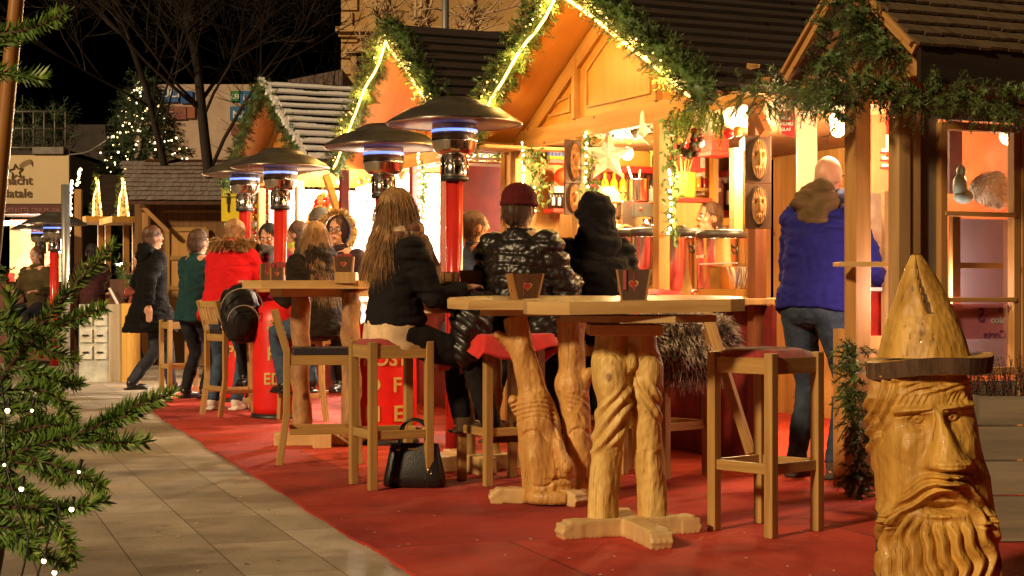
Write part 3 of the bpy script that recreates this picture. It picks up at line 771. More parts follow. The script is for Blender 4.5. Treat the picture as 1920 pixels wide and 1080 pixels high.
shrub_twigs("pollard_tree", "pale floodlit bare twigs of a pollarded tree above middle stall roof", PT(850, 120), [(PT(782, 130), PT(781, -20), .035), (PT(790, 130), PT(793, -20), .04), (PT(797, 130), PT(812, -10), .03), (PT(800, 120), PT(778, 30), .025)], PALEBARK, 3)
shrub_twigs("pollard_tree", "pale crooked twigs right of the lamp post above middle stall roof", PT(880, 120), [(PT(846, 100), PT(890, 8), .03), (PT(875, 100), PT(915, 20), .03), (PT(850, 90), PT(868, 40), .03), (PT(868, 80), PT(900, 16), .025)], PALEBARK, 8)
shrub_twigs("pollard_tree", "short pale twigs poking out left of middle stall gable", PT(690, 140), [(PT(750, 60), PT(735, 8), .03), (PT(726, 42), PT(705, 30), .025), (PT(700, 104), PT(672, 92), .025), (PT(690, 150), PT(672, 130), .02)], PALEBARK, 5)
mb = MB(); a = P(835, HZ, 20); mb.tube([(a.x, 20, 0), (a.x, 20, 6)], .045, 14); o = mb.build("lamp_post", TIN); recentre(o, (a.x, 20, 0)); tag(o, "bright round metal post rising above middle stall roof", "post")

# ------------------------------------------------------------------ Christmas tree with string lights
CD = 33.0
ct = thing("christmas_tree", "tall dark fir dotted with warm lamps left of the bare trees", "tree", Vector(((268 - 960) * CD / F, CD, 0)))
mb = MB(); mb.tube([(0, 0, 0), (0, 0, 4.5)], [.12, .02], 8); mb.build("trunk", TWIG, ct)
H_ = CH + (550 - 150) * CD / F; mb = MB(); bl = MB()
for k in range(1000):
    t = random.random() ** .8; z = .8 + (H_ - .8) * t; rr = 2.5 * (1 - t) ** .9 + .03; an = random.random() * 6.28
    e = Vector((rr * math.cos(an), rr * math.sin(an), z)); p = Vector((0, 0, z + .12 + rr * .15))
    for j in range(2):
        q = p.lerp(e, random.uniform(.35, .9)); sprig(mb, q, (e - p) + Vector((0, 0, random.uniform(-.1, .25))), .34, 14, .09, .022, 0)
mb.build("crown", plain("dark_fir", (.028, .050, .014), .7, var=.5), ct)
for k in range(210):
    t = random.random() ** .85; z = 3.0 + (H_ - 3.0) * t; t = (z - .8) / (H_ - .8); rr = (2.55 * (1 - t) ** .9 + .05) * random.uniform(.6, 1.05); an = random.uniform(math.pi, 2 * math.pi) if random.random() < .8 else random.random() * 3
    bl.ell((rr * math.cos(an), rr * math.sin(an), z), random.uniform(.013, .026), None, 0, 6, 4)
bl.ell((0, 0, H_ + .05), .04)
o = bl.build("string_lights", BULB, None, loc=ct.location); tag(o, "warm white lamps wound round the tall Christmas tree", "string lights")

# ------------------------------------------------------------------ far stalls on the left
FE = Frame(*P(232, HZ, 23.5).xy, rz=R(4))
fe = thing("market_stall", "closed stall with light grey shingle roof and shuttered wooden front", "market stall", FE.o, FE.rz)
q = lambda px, py, c=0: FE.on_y(px, py, c)
t0 = q(228, 305, 1.2); t1 = q(425, 305, 1.2); b0 = q(246, 378, -.3); b1 = q(440, 378, -.3)
mb = MB(); nr = 9
for k in range(nr):
    z0 = t0.z + (b0.z - t0.z) * k / nr; z1 = t0.z + (b0.z - t0.z) * (k + 1) / nr
    y0 = 1.2 - 1.5 * k / nr; y1 = 1.2 - 1.5 * (k + 1) / nr; xs = t0.x + (b0.x - t0.x) * k / nr; xe = t1.x + .1; x = xs
    while x < xe:
        w_ = random.uniform(.07, .13); mb.beam((x + w_ / 2, y0 + .02, z0 + .02), (x + w_ / 2, y1 - .03, z1 + .035 + random.uniform(0, .008)), w_ - .006, .02); x += w_
mb.build("roof_shingles", SHINGLE_G, fe)
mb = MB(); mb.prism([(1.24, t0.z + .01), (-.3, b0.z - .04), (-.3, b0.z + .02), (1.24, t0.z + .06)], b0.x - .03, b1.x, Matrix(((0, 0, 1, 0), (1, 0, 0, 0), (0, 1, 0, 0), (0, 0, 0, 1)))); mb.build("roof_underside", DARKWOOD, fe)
mb = MB()
x = q(262, 400).x
while x < q(440, 400).x: mb.box((x, .05, 1.2), (.16, .04, 2.4)); x += .163
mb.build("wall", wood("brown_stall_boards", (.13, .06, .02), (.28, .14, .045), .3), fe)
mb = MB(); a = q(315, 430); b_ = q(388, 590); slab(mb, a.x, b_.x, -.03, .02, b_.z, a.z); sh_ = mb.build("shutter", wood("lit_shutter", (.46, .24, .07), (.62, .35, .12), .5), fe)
mb = MB()
for z in (a.z, a.z - .42, a.z - .86, b_.z): slab(mb, a.x, b_.x, -.05, -.03, z - .03, z + .03)
for x in (a.x, b_.x): slab(mb, x - .03, x + .03, -.055, -.03, b_.z, a.z)
mb.build("rail", OAK, sh_)
mb = MB(); c0 = q(305, 396); slab(mb, c0.x, c0.x + .9, -.03, .02, c0.z - .02, c0.z + .02); mb.build("batten", OAK, fe)
mb = MB(); c0 = q(275, 392); mb.box((c0.x, -.1, 1.2), (.09, .09, 2.3)); mb.beam((c0.x - .05, -.2, c0.z + .05), (c0.x + .35, -.2, c0.z - .35), .06, .06); mb.build("post", BEAM, fe)
# yellow notice board
FY = P(415, 322, 22.5); mb = MB(); a = FY; b_ = P(486, 415, 22.5)
slab(mb, a.x, b_.x, 22.5, 22.54, b_.z, a.z); mb.tube([(a.x + .05, 22.56, 0), (a.x + .05, 22.56, a.z)], .03, 6, 2); mb.tube([(b_.x - .05, 22.56, 0), (b_.x - .05, 22.56, a.z)], .03, 6, 2)
text_on(mb, "V", .26, frame_M((a.x + .06, 22.49, a.z - .30), (1, 0, 0)), 1, True)
for k in range(3):
    x = a.x + .10 + k * .17; z = b_.z + .28
    mb.ell((x, 22.49, z + .10), (.022, .01, .022), None, 1); mb.box((x, 22.492, z + .02), (.05, .012, .10), mi=1); mb.box((x, 22.492, z - .09), (.025, .012, .12), mi=1)
slab(mb, a.x, b_.x, 22.49, 22.5, a.z - .36, a.z - .35, 1)
YEL = plain("yellow_notice", (.85, .68, .02), .5, var=.04, bs=0, emit=None)
o = mb.build("notice_board", [YEL, BLACK, TIN]); recentre(o, (a.x, 22.5, 0)); tag(o, "bright yellow notice board with letter V and small black figures", "sign")
# twin small gables with light ropes
def small_gable(px, wpx, d, label, top=325, bot=405):
    root = thing("market_stall", label, "market stall", Vector(((px - 960) * d / F, d, 0)), R(24), "small gabled stalls at the far left")
    w_ = wpx * d / F / .45; zr = CH + (HZ - top) * d / F; ze = CH + (HZ - bot) * d / F
    Mx = Matrix(((0, 0, 1, 0), (1, 0, 0, 0), (0, 1, 0, 0), (0, 0, 0, 1)))
    mb = MB(); mb.prism([(0, ze), (w_, ze), (w_ / 2, zr - .08)], 0.0, .03, Mx); mb.build("gable_panel", PLY, root)
    mb = MB()
    for sgn in (0, 1):
        a = Vector((1.1, w_ * sgn, ze)); b_ = Vector((1.1, w_ / 2, zr)); mb.beam(a, b_, 2.2, .05, up=Vector((0, -(b_ - a).z, (b_ - a).y)))
    mb.build("roof_slope", SHINGLE, root)
    mb = MB(); mb.box((-.05, w_ / 2, ze - .06), (.5, w_ + .3, .10)); mb.build("eave_board", wood("amber_eave", (.50, .25, .04), (.70, .40, .08)), root)
    mb = MB()
    for y in (.06, w_ - .06): mb.box((.1, y, ze / 2), (.09, .09, ze))
    mb.build("post", BEAM, root)
    mb = MB(); mb.box((1.6, w_ / 2, ze / 2), (.05, w_, ze)); mb.build("back_wall", PINE, root)
    mb = MB(); mb.box((.1, w_ / 2, 1.0), (.3, w_, .05)); mb.box((.15, w_ / 2, .5), (.05, w_, .96)); mb.build("counter", DARKWOOD, root)
    mb = MB(); mb.box((.5, w_ / 2, 1.55), (.25, w_, .04)); mb.build("shelf", OAK, root)
    lp = lightline([Vector((-.02, 0.02, ze)), Vector((-.02, w_ * .25, (ze + zr) / 2 - .02)), Vector((-.02, w_ / 2, zr - .05)), Vector((-.02, w_ * .75, (ze + zr) / 2 - .02)), Vector((-.02, w_ - .02, ze))], .018, .03, "light_rope", "", LED, None, parent=root)
    g_ = MB()
    for k in range(110):
        t = random.random(); y = w_ * t; z = ze + (zr - ze) * (1 - abs(2 * t - 1)) + .02
        sprig(g_, (random.uniform(-.08, .02), y, z), (random.uniform(-1, .2), random.uniform(-1, 1), random.uniform(-1, .6)), .06, 8, .035, .010, 0)
    g_.build("fir_trim", GREENG, root)
    ld = bpy.data.lights.new("stall_light", 'POINT'); ld.energy = 9; ld.color = (1, .6, .25); ld.shadow_soft_size = .1
    lo = bpy.data.objects.new("stall_light", ld); COL.objects.link(lo); lo.parent = root; lo.location = (-.7, w_ / 2, ze + .15)
    return root
small_gable(192, 42, 27, "small lit gable stall left of the two, next to the silver pole")
small_gable(243, 48, 25.5, "small lit gable stall touching the grey shingle roof")
# silver pole and thinner ones, fairy lights on a cord
mb = MB(); a = P(123, HZ, 18.5); mb.tube([(a.x, 18.5, 0), (a.x, 18.5, P(0, 346, 18.5).z)], .05, 14); o = mb.build("metal_pole", TIN); recentre(o, (a.x, 18.5, 0)); tag(o, "bright silver pole standing in front of the banner house", "post")
mb = MB(); a = P(147, HZ, 24); mb.box((a.x, 24, P(0, 355, 24).z / 2), (.10, .08, P(0, 355, 24).z)); o = mb.build("wooden_post", BEAM); recentre(o, (a.x, 24, 0)); tag(o, "slim pale wooden post right of the silver pole", "post")
for (x0, y0, x1, y1, n, lb) in ((132, 340, 131, 450, 26, "warm fairy lamps hanging down beside the silver pole"), (150, 318, 146, 350, 8, "short bright string of fairy lamps above the slim wooden post")):
    mb = MB()
    for k in range(n): t = k / n; mb.ell(P(x0 + (x1 - x0) * t + random.uniform(-3, 3), y0 + (y1 - y0) * t, 24.5), random.uniform(.016, .03), None, 0, 6, 4)
    mb.tube([P(x0, y0, 24.52), P(x1, y1, 24.52)], .004, 4, 1)
    o = mb.build("string_lights", [BULB, BLACK]); recentre(o, P(x0, y0, 24.5)); tag(o, lb, "string lights")
# counter table with greenery in front of the shop, crates, easel
mb = MB(); a = P(-30, 530, 24); b_ = P(112, 600, 24)
slab(mb, a.x, b_.x, 24, 24.8, .0, P(0, 528, 24).z); o = mb.build("bar_counter", wood("dark_red_counter", (.10, .03, .02), (.22, .07, .04))); recentre(o, (a.x, 24, 0)); tag(o, "dark bar counter hung with fir greenery at the far left", "counter")
garland_along([P(-20, 512, 23.9), P(30, 520, 23.9), P(70, 512, 23.9), P(108, 520, 23.9)], .25, 50, .07, .02, "fir_garland", "dark fir greenery along the far left bar counter", per=12)
garland_along([P(205, 500, 21), P(240, 515, 21), P(270, 520, 21)], .22, 55, .07, .018, "fir_garland", "green fir greenery on the counter behind the drawer crate", per=12)
cr = thing("drawer_crate", "white crate with small labelled drawers and a yellow side on the platform", "crate", P(148, 600, 19.0))
cr.location.z = .0; dz = 19.0 / F
mb = MB(); mb.box((28 * dz, .25, .46), (56 * dz, .5, .92)); mb.build("body", plain("pale_green_white_paint", (.50, .50, .42), .6), cr)
for i in range(2):
    for j in range(3):
        mb = MB(); mb.box((14 * dz + i * 27 * dz, -.012, .75 - j * .20), (22 * dz, .03, .16)); dr = mb.build("drawer", plain("drawer_cream", (.62, .60, .50), .6), cr)
        mb = MB(); mb.box((14 * dz + i * 27 * dz, -.035, .75 - j * .20), (.07, .02, .02)); mb.build("handle", BLACK, dr)
mb = MB(); mb.box((47 * dz + .13, .25, .46), (.14, .52, .92)); mb.box((47 * dz + .26, .25, .46), (.10, .54, .94), mi=1); mb.build("side_panel", [wood("pale_side", (.6, .45, .25), (.75, .6, .38)), wood("amber_side", (.45, .24, .04), (.65, .38, .08))], cr)
mb = MB()
a = P(205, 540, 20.5); mb.tube([a, P(232, 592, 20.5)], .018, 6, 1); mb.tube([P(222, 540, 20.7), P(206, 592, 20.7)], .018, 6, 1); mb.beam(P(206, 560, 20.6), P(232, 560, 20.6), .02, .5)
o = mb.build("easel_board", [DARKWOOD, WHITEP]); recentre(o, P(205, 592, 20.5)); tag(o, "dark folding board with pale leg beside the drawer crate", "sign board")
mb = MB(); mb.lathe([(.04, 0), (.045, .12), (.04, .13)], P(22, 528, 23.9), 10); o = mb.build("red_candle", glow("red_candle_glow", (1, .05, .03), 1.2)); recentre(o, P(22, 528, 23.9)); tag(o, "glowing red candle glass on the far left counter", "candle")
for (px, py, d, lb) in ((80, 512, 20.5, "small candle lantern, red, on the far counter"),): pass
# ------------------------------------------------------------------ gas patio heaters
CHROME = plain("chrome_mesh", (0.72, 0.66, 0.58), 0.16, 1.0, 0.15, 40, 0.5, bscale=120)
def heater(px, d, label, ht=2.25, hr=.41, cover=None, text=None, body=1.0):
    x = (px - 960) * d / F
    root = thing("patio_heater", label, "patio heater", (x, d, 0), 0, "gas patio heaters along the tables")
    k = ht / 2.25
    mb = MB(); mb.lathe([(hr, ht - .17), (hr + .008, ht - .165), (hr, ht - .155), (hr * .72, ht - .085), (hr * .48, ht - .055), (hr * .47, ht - .045), (hr * .3, ht - .01), (.02, ht)], n=44)
    mb.build("hood", HOODUP, root)
    mb = MB(); mb.lathe([(.03, ht - .055), (hr * .45, ht - .075), (hr * .72, ht - .10), (hr + .002, ht - .172), (hr + .012, ht - .165)], n=44, cap=False); mb.tube([((hr + .006) * math.cos(t * .1309), (hr + .006) * math.sin(t * .1309), ht - .168) for t in range(49)], .0075, 6); mb.build("hood_rim", HOODM, root)
    mb = MB(); mb.lathe([(.135, ht - .24), (.140, ht - .23), (.138, ht - .17), (.10, ht - .16)], n=28, cap=False); mb.build("burner_screen", glassmat("dark_mesh", (.55, .45, .45), .2, .3), root)
    mb = MB(); mb.lathe([(.142, ht - .222), (.1425, ht - .214), (.142, ht - .205)], n=28, cap=False)
    mb.build("flame", FLAME, root)
    mb = MB(); mb.lathe([(.03, ht - .365), (.10, ht - .355), (.132, ht - .325), (.140, ht - .28), (.144, ht - .275), (.140, ht - .265), (.142, ht - .23), (.13, ht - .225)], n=28); mb.build("burner_bowl", STEEL, root)
    mb = MB(); mb.lathe([(.075, ht - .50), (.078, ht - .49), (.078, ht - .36)], n=20)
    for a in range(8): mb.tube([(.079 * math.cos(a * .785), .079 * math.sin(a * .785), ht - .485), (.079 * math.cos(a * .785), .079 * math.sin(a * .785), ht - .37)], .006, 4)
    mb.build("neck", STEEL, root)
    mb = MB(); mb.lathe([(.082, ht - .52), (.088, ht - .51), (.088, ht - .50), (.082, ht - .49)], n=20); mb.build("collar", BLACK, root)
    mb = MB(); mb.lathe([(.055, .1), (.052, ht - .50)], n=20)
    for a in (.6, 2.2, 3.8, 5.2): mb.tube([(.055 * math.cos(a), .055 * math.sin(a), .3), (.055 * math.cos(a), .055 * math.sin(a), ht - .5)], .007, 5)
    mb.build("pole", REDPOLE, root)
    mb = MB(); mb.lathe([(.24, 0), (.25, .02), (.24, .05), (.1, .06)], n=28); mb.build("base", BLACK, root)
    if cover:
        ch, cr_ = cover
        mb = MB(); mb.lathe([(cr_ * .96, .04), (cr_, .10), (cr_ * 1.01, ch * .5), (cr_ * .98, ch - .16), (cr_ * .85, ch - .05), (cr_ * .55, ch), (.05, ch + .01)], n=40, wob=.012)
        cv = mb.build("gas_bottle_cover", REDTARP, root)
        mb = MB(); Rr = cr_ * 1.03
        def wrap(vs, z, a0):
            out = []
            for v in vs: 
                an = a0 + v.x / Rr; out.append(Vector(((Rr + v.z) * math.sin(an), -(Rr + v.z) * math.cos(an), z + v.y)))
            return out
        for (s, size, z, a0) in text:
            if s == "*":
                vs = []; f = []
                t = MB()
                for q in range(6):
                    an = q * math.pi / 3; e = Vector((math.cos(an), math.sin(an), 0)) * .075
                    t.tube([Vector((0, 0, 0)), e], .008, 4)
                    for sg in (-1, 1): t.tube([e * .6, e * .6 + Vector((math.cos(an + sg * .8), math.sin(an + sg * .8), 0)) * .03], .006, 4)
                mb.add(wrap([Vector(v) for v in t.v], z, a0), t.f, 0)
            else:
                vs, fs = text_mesh(s, size, .003, True, 'CENTER'); mb.add(wrap(vs, z, a0), fs, 0)
        mb.build("printed_letters", YTEXT, cv)
    return root
heater(852, 9.85, "nearest patio heater with wide hood above the big bar table", 2.26, .41)
heater(719, 11.1, "second nearest patio heater, its hood overlapping the middle gable", 2.23, .41, (.86, .23), (("PROST", .13, .56, 0), ("D  F", .14, .38, .1), ("N  E", .15, .18, .1)))
heater(526, 13.4, "patio heater with red snowflake cover beside the plank table", 2.27, .40, (.98, .23), (("*", 0, .76, -.05), ("RO", .155, .50, .12), ("EDR", .135, .30, .05)))
heater(459, 15.4, "patio heater behind the red jacket next to the yellow notice", 2.36, .40, (.9, .22), (("*", 0, .7, 0), ("PRO", .15, .45, 0)))
heater(102, 21.0, "far patio heater just left of the silver pole", 2.12, .42)
heater(76, 23.5, "farthest patio heater in front of the shop light", 2.15, .42)

# ------------------------------------------------------------------ bar stools and bar chairs
def stool(loc, rz, label, h=.78, w=.36, cushion=REDCUSH, wood_=OAK, cush=True):
    root = thing("bar_stool", label, "bar stool", loc, rz, "square oak bar stools")
    hw = w / 2; t = .044
    for sx in (-1, 1):
        for sy in (-1, 1):
            mb = MB(); mb.box((sx * (hw - t / 2), sy * (hw - t / 2), h / 2), (t, t, h)); mb.build("leg", wood_, root, bevel=.004)
    mb = MB()
    for sg in (-1, 1):
        mb.box((0, sg * (hw - t / 2), h - .055), (w - 2 * t, .024, .07)); mb.box((sg * (hw - t / 2), 0, h - .055), (.024, w - 2 * t, .07))
    mb.build("seat_rail", wood_, root, bevel=.003)
    mb = MB()
    for sg in (-1, 1):
        mb.box((0, sg * (hw - t / 2), h * .37), (w - 2 * t, .022, .045)); mb.box((sg * (hw - t / 2), 0, h * .37), (.022, w - 2 * t, .045))
    mb.build("footrest", wood_, root, bevel=.003)
    if cush:
        mb = MB(); n = 14; vs = []; fs = []
        W_ = hw - .012
        for j in range(n + 1):
            for i in range(n + 1):
                u, v = -1 + 2 * i / n, -1 + 2 * j / n
                e = (1 - abs(u) ** 5) * (1 - abs(v) ** 5); x, y = u * W_ * (1 - .06 * v * v), v * W_ * (1 - .06 * u * u)
                vs.append((x, y, h - .022 + .042 * e ** .5 + .004 * noise.noise(Vector((x * 30, y * 30, 1)))))
        for j in range(n):
            for i in range(n): a = j * (n + 1) + i; fs.append((a, a + 1, a + n + 2, a + n + 1))
        mb.add(vs, fs, 0, True); mb.box((0, 0, h - .035), (2 * W_ - .01, 2 * W_ - .01, .03)); mb.build("cushion", cushion, root)
    else:
        mb = MB(); mb.box((0, 0, h - .03), (w - .05, w - .05, .04)); mb.build("seat", wood_, root)
    return root
def chair(loc, rz, label, sh=.68, bt=.97, w=.40, dp=.40):
    """faces local +y; backrest at -y"""
    root = thing("bar_chair", label, "bar chair", loc, rz, "slat back oak bar chairs")
    hw = w / 2; hd = dp / 2; t = .036
    for sx in (-1, 1):
        mb = MB(); x = sx * (hw - t / 2)
        pts = [(-.045 - hd, 0), (-hd, sh * .45), (-hd, sh + .02), (-hd - .075, bt)]
        for k in range(3): mb.beam((x, pts[k][0], pts[k][1]), (x, pts[k + 1][0], pts[k + 1][1]), t, .042, up=(0, 1, 0), ext=.004)
        mb.build("rear_leg", OAK, root, bevel=.003)
        mb = MB(); mb.beam((x, hd + .02, 0), (x, hd - .01, sh), t, t, up=(0, 1, 0)); mb.build("front_leg", OAK, root, bevel=.003)
    mb = MB()
    for sx in (-1, 1): mb.box((sx * (hw - t / 2), 0, sh - .03), (.024, dp - .05, .06))
    mb.box((0, hd - .012, sh - .03), (w - 2 * t, .024, .06)); mb.box((0, -hd, sh - .03), (w - 2 * t, .024, .06)); mb.build("seat_rail", OAK, root, bevel=.003)
    mb = MB()
    for sx in (-1, 1): mb.box((sx * (hw - t / 2), 0, sh * .30), (.020, dp - .03, .034))
    mb.box((0, hd + .008, sh * .25), (w - 2 * t, .020, .040)); mb.box((0, -hd - .02, sh * .34), (w - 2 * t, .020, .034)); mb.build("footrest", OAK, root, bevel=.003)
    mb = MB(); mb.prism([(-hw + .005, -hd + .03), (hw - .005, -hd + .03), (hw - .005, hd + .012), (-hw + .005, hd + .012)], sh + .002, sh + .042); mb.build("seat", BLACKCUSH, root, bevel=.014)
    bk = MB(); f = lambda z: -hd - .075 * (z - sh - .02) / (bt - sh - .02)
    for z, hh in ((bt - .03, .055), (sh + .10, .035)): bk.beam((-hw + t, f(z), z), (hw - t, f(z), z), .020, hh, up=(0, 0, 1))
    for k in range(5):
        x = (k - 2) * (w - 2 * t) / 5.6; bk.beam((x, f(sh + .11), sh + .11), (x, f(bt - .05), bt - .05), .026, .014, up=(0, 1, 0))
    bk.build("backrest", OAK, root, bevel=.002)
    return root
def on_ground(px, py): g_ = G(px, py); return (g_.x, g_.y, .016)
s4 = G(1453, 1018); w4 = .36
# stool positions: centre and turn
stool((s4.x - .0, s4.y + .25, .016), R(45 - 3), "empty bar stool with plump red cushion in front of the stall counter")
sA = G(670, 928); stool((sA.x + .155, sA.y + .26, .016), R(24), "bar stool under the woman in the dark jacket, beside the black handbag")
sB = G(885, 918); stool((sB.x + .15, sB.y + .22, .016), R(28), "bar stool draped with a red blanket under the quilted jacket", cush=False)
sC = G(1255, 905); stool((sC.x + .0, sC.y + .25, .016), R(40), "bar stool covered by a shaggy dark fur behind the nearest carved table", w=.38, cush=False)
g_ = G(335, 740); stool((g_.x, g_.y, .016), R(30), "far bar stool with dark seat at the carpet corner", h=.76, w=.32, cushion=BLACKCUSH)
c1 = G(396, 783); chair((c1.x + .20, c1.y + .14, .016), R(-55), "bar chair with a backpack hung on its slatted back", .69, .97)
c2 = G(510, 877); chair((c2.x + .27, c2.y + .22, .016), R(-82), "bar chair seen from the side, empty black seat, nearest the pavement", .66, .93, .40, .42)
c3 = G(612, 792); chair((c3.x - .12, c3.y + .18, .016), R(62), "bar chair under the long-haired person at the plank table", .68, 1.0, .40, .40)
g_ = G(440, 745); stool((g_.x + .25, g_.y, .016), R(12), "bar stool half hidden behind the chair with the backpack", h=.76, w=.34, cushion=BLACKCUSH)
# ------------------------------------------------------------------ plank tables
def plank_top(root, z, poly, th=.055, under=True, name="table_top", mat=OAK_TOP, rot=0.0, cleats=((.0, .26),)):
    mb = MB(); ys = [p[1] for p in poly]; n = 4
    mb.prism(poly, z - th, z); mb.build(name, mat, root, bevel=.006)
    if under:
        mb = MB()
        for (y, L_) in cleats: mb.prism([(-L_, y - .07), (L_, y - .07), (L_ + .08, y), (L_, y + .07), (-L_, y + .07), (-L_ - .08, y)], z - th - .055, z - th - .002)
        mb.build("cleat", CARVED_P, root, bevel=.004)
def rustic_table(loc, rz, label, h=1.08, rad=.55, legs=((-.22, 0), (.22, 0)), feet=True, poly=None, legmat=LOGW, lr=.065):
    root = thing("bar_table", label, "bar table", loc, rz, "tall timber bar tables")
    poly = poly or [(rad * (1 if k % 2 else .93) * math.cos(R(k * 45 + 22.5)), rad * .8 * math.sin(R(k * 45 + 22.5))) for k in range(8)]
    plank_top(root, h, poly)
    for (x, y) in legs:
        mb = MB(); pts = [(x, y, .06)]; rr = [lr * 1.15]
        for k in range(1, 11): pts.append((x + random.uniform(-.012, .012), y + random.uniform(-.012, .012), .06 + (h - .13) * k / 10)); rr.append(lr * random.uniform(.88, 1.12))
        mb.tube(pts, rr, 16); mb.build("leg", legmat, root)
    if feet:
        mb = MB()
        mb.box((0, 0, .045), (.62, .12, .09)); mb.box((0, 0, .05), (.12, .55, .10)); mb.build("foot", CARVED_P, root, bevel=.008)
    return root
t3 = P(600, 550, 10.9); rustic_table((t3.x, t3.y, .016), R(10), "plank bar table with log legs between the chairs, middle left", 1.12, .60, ((.20, -.10), (-.12, .22)), poly=[(-.52, -.10), (-.40, -.26), (-.10, -.30), (.24, -.30), (.34, -.1), (.34, .2), (.1, .4), (-.35, .4), (-.52, .2)])
t4 = P(880, 550, 9.35); rustic_table((t4.x, t4.y, .016), R(24), "timber bar table with two green-yellow pots, partly hidden behind the seated people", 1.03, .42, ((-.02, .0), (.17, .05)), legmat=CARVED_P, lr=.05)
t5 = P(505, 550, 14.6); rustic_table((t5.x, t5.y, .016), R(20), "far log-leg bar table behind the red jacket", 1.10, .5, ((-.15, 0), (.3, 0)))
# ------------------------------------------------------------------ wooden cutlery boxes with heart cut-outs
def heart(w_, n=18):
    out = []
    for k in range(n):
        t = 2 * math.pi * k / n; out.append((w_ / 34 * 16 * math.sin(t) ** 3, w_ / 34 * (13 * math.cos(t) - 5 * math.cos(2 * t) - 2 * math.cos(3 * t) - math.cos(4 * t))))
    return out
BOXW = wood("dark_box_wood", (.045, .02, .01), (.13, .055, .022), .3, .5, 20, 1.5)
BOXE = wood("box_end_wood", (.28, .13, .04), (.45, .22, .07), .3, .5, 20, 1.5)
def heart_box(loc, rz, label, w_=.14, dp=.11, h=.13, fl=.02, mats=None, rim=None):
    root = thing("heart_box", label, "wooden box", loc, rz, "wooden boxes with heart cut-outs")
    A, B_ = mats or (BOXW, BOXE)
    Mx = Matrix(((1, 0, 0, 0), (0, 0, 1, 0), (0, 1, 0, 0), (0, 0, 0, 1)))
    for y in (-dp / 2, dp / 2 - .01):
        mb = MB(); mb.prism([(-w_ / 2 + fl / 2, 0), (w_ / 2 - fl / 2, 0), (w_ / 2 + fl / 2, h), (-w_ / 2 - fl / 2, h)], y, y + .01, Mx); mb.build("panel", A, root)
    mb = MB()
    for sx in (-1, 1): mb.beam((sx * (w_ / 2 - fl / 2 - .002), 0, 0), (sx * (w_ / 2 + fl / 2 - .002), 0, h), dp + .004, .009, up=(sx, 0, 0))
    mb.box((0, 0, .006), (w_ - .03, dp - .02, .01)); mb.build("end_panel", B_, root)
    hp = heart(w_ * .36); mb = MB(); mb.prism([(x, y + h * .52) for x, y in hp], -dp / 2 - .002, -dp / 2 - .0005, Mx); mb.prism([(x * .72 - .003, y * .8 + h * .52) for x, y in hp], -dp / 2 - .004, -dp / 2 - .0022, Mx, 1); mb.build("heart_cutout", [plain("pale_cut_edge", (.50, .28, .11), .5), plain("red_lining", (.40, .02, .015), .6)], root)
    mb = MB()
    for k in range(9): mb.box((random.uniform(-.04, .04), random.uniform(-.03, .03), .06 + random.uniform(0, .03)), (.05, .035, .08), rz=random.random())
    mb.build("napkins", plain("napkin_red", (.30, .05, .05), .8), root)
    return root
import numpy as np
def ss(a, b, x): t = min(1, max(0, (x - a) / (b - a))); return t * t * (3 - 2 * t)
def gau(u, w, cu, cw, su, sw, rot=0.0):
    du, dw = u - cu, w - cw
    if rot: c, s = math.cos(rot), math.sin(rot); du, dw = du * c + dw * s, -du * s + dw * c
    return np.exp(-(du / su) ** 2 - (dw / sw) ** 2)
def arc(u, w, cu, cw, rad, a0, a1, wid):
    """groove along part of a circle"""
    r = np.hypot(u - cu, w - cw); a = np.degrees(np.arctan2(w - cw, u - cu))
    m_ = 1 / (1 + np.exp(-(a - a0) / 4)) * 1 / (1 + np.exp((a - a1) / 4))
    return np.exp(-((r - rad) / wid) ** 2) * m_
def seg(u, w, x0, y0, x1, y1, wid):
    dx, dy = x1 - x0, y1 - y0; L2 = dx * dx + dy * dy
    t = np.clip(((u - x0) * dx + (w - y0) * dy) / L2, 0, 1); dd = np.hypot(u - x0 - t * dx, w - y0 - t * dy)
    return np.exp(-(dd / wid) ** 2), t
def relief(o, root_px, s_, fn, rough=.0025, z0=CH):
    """carve a height field (photo-pixel units, real depth) into the camera-side surface of a mesh, along its normals"""
    me = o.data; n = len(me.vertices); co = np.empty(n * 3); me.vertices.foreach_get('co', co); co = co.reshape(-1, 3)
    nr = np.empty(n * 3); me.vertices.foreach_get('normal', nr); nr = nr.reshape(-1, 3)
    u = co[:, 0] * s_ + root_px; w = HZ - (co[:, 2] - z0) * s_
    front = 1 / (1 + np.exp((nr[:, 1] + .05) / .08))
    h = fn(u, w) * front
    ch = np.array([noise.noise(Vector((c[0] * 26, c[1] * 26, c[2] * 11))) * rough * 1.6 + noise.noise(Vector((c[0] * 70, c[1] * 70, c[2] * 30))) * rough * .6 for c in co])
    co += nr * (h + ch)[:, None]
    me.vertices.foreach_set('co', co.ravel()); me.update()
def cross_foot(mats, root, bars, h=.078, wd=.10, toes=()):
    mb = MB()
    for (a, b_) in bars:
        a, b_ = Vector((*a, h / 2)), Vector((*b_, h / 2)); d = (b_ - a).normalized()
        mb.beam(a, b_, wd, h); mb.tube([a - d * .012, a + d * .05], [h * .36, h * .52], 12)
        mb.ell(a + Vector((0, 0, .0)), (.045, .045, h * .46)); mb.ell(b_, (.045, .045, h * .46))
    return mb
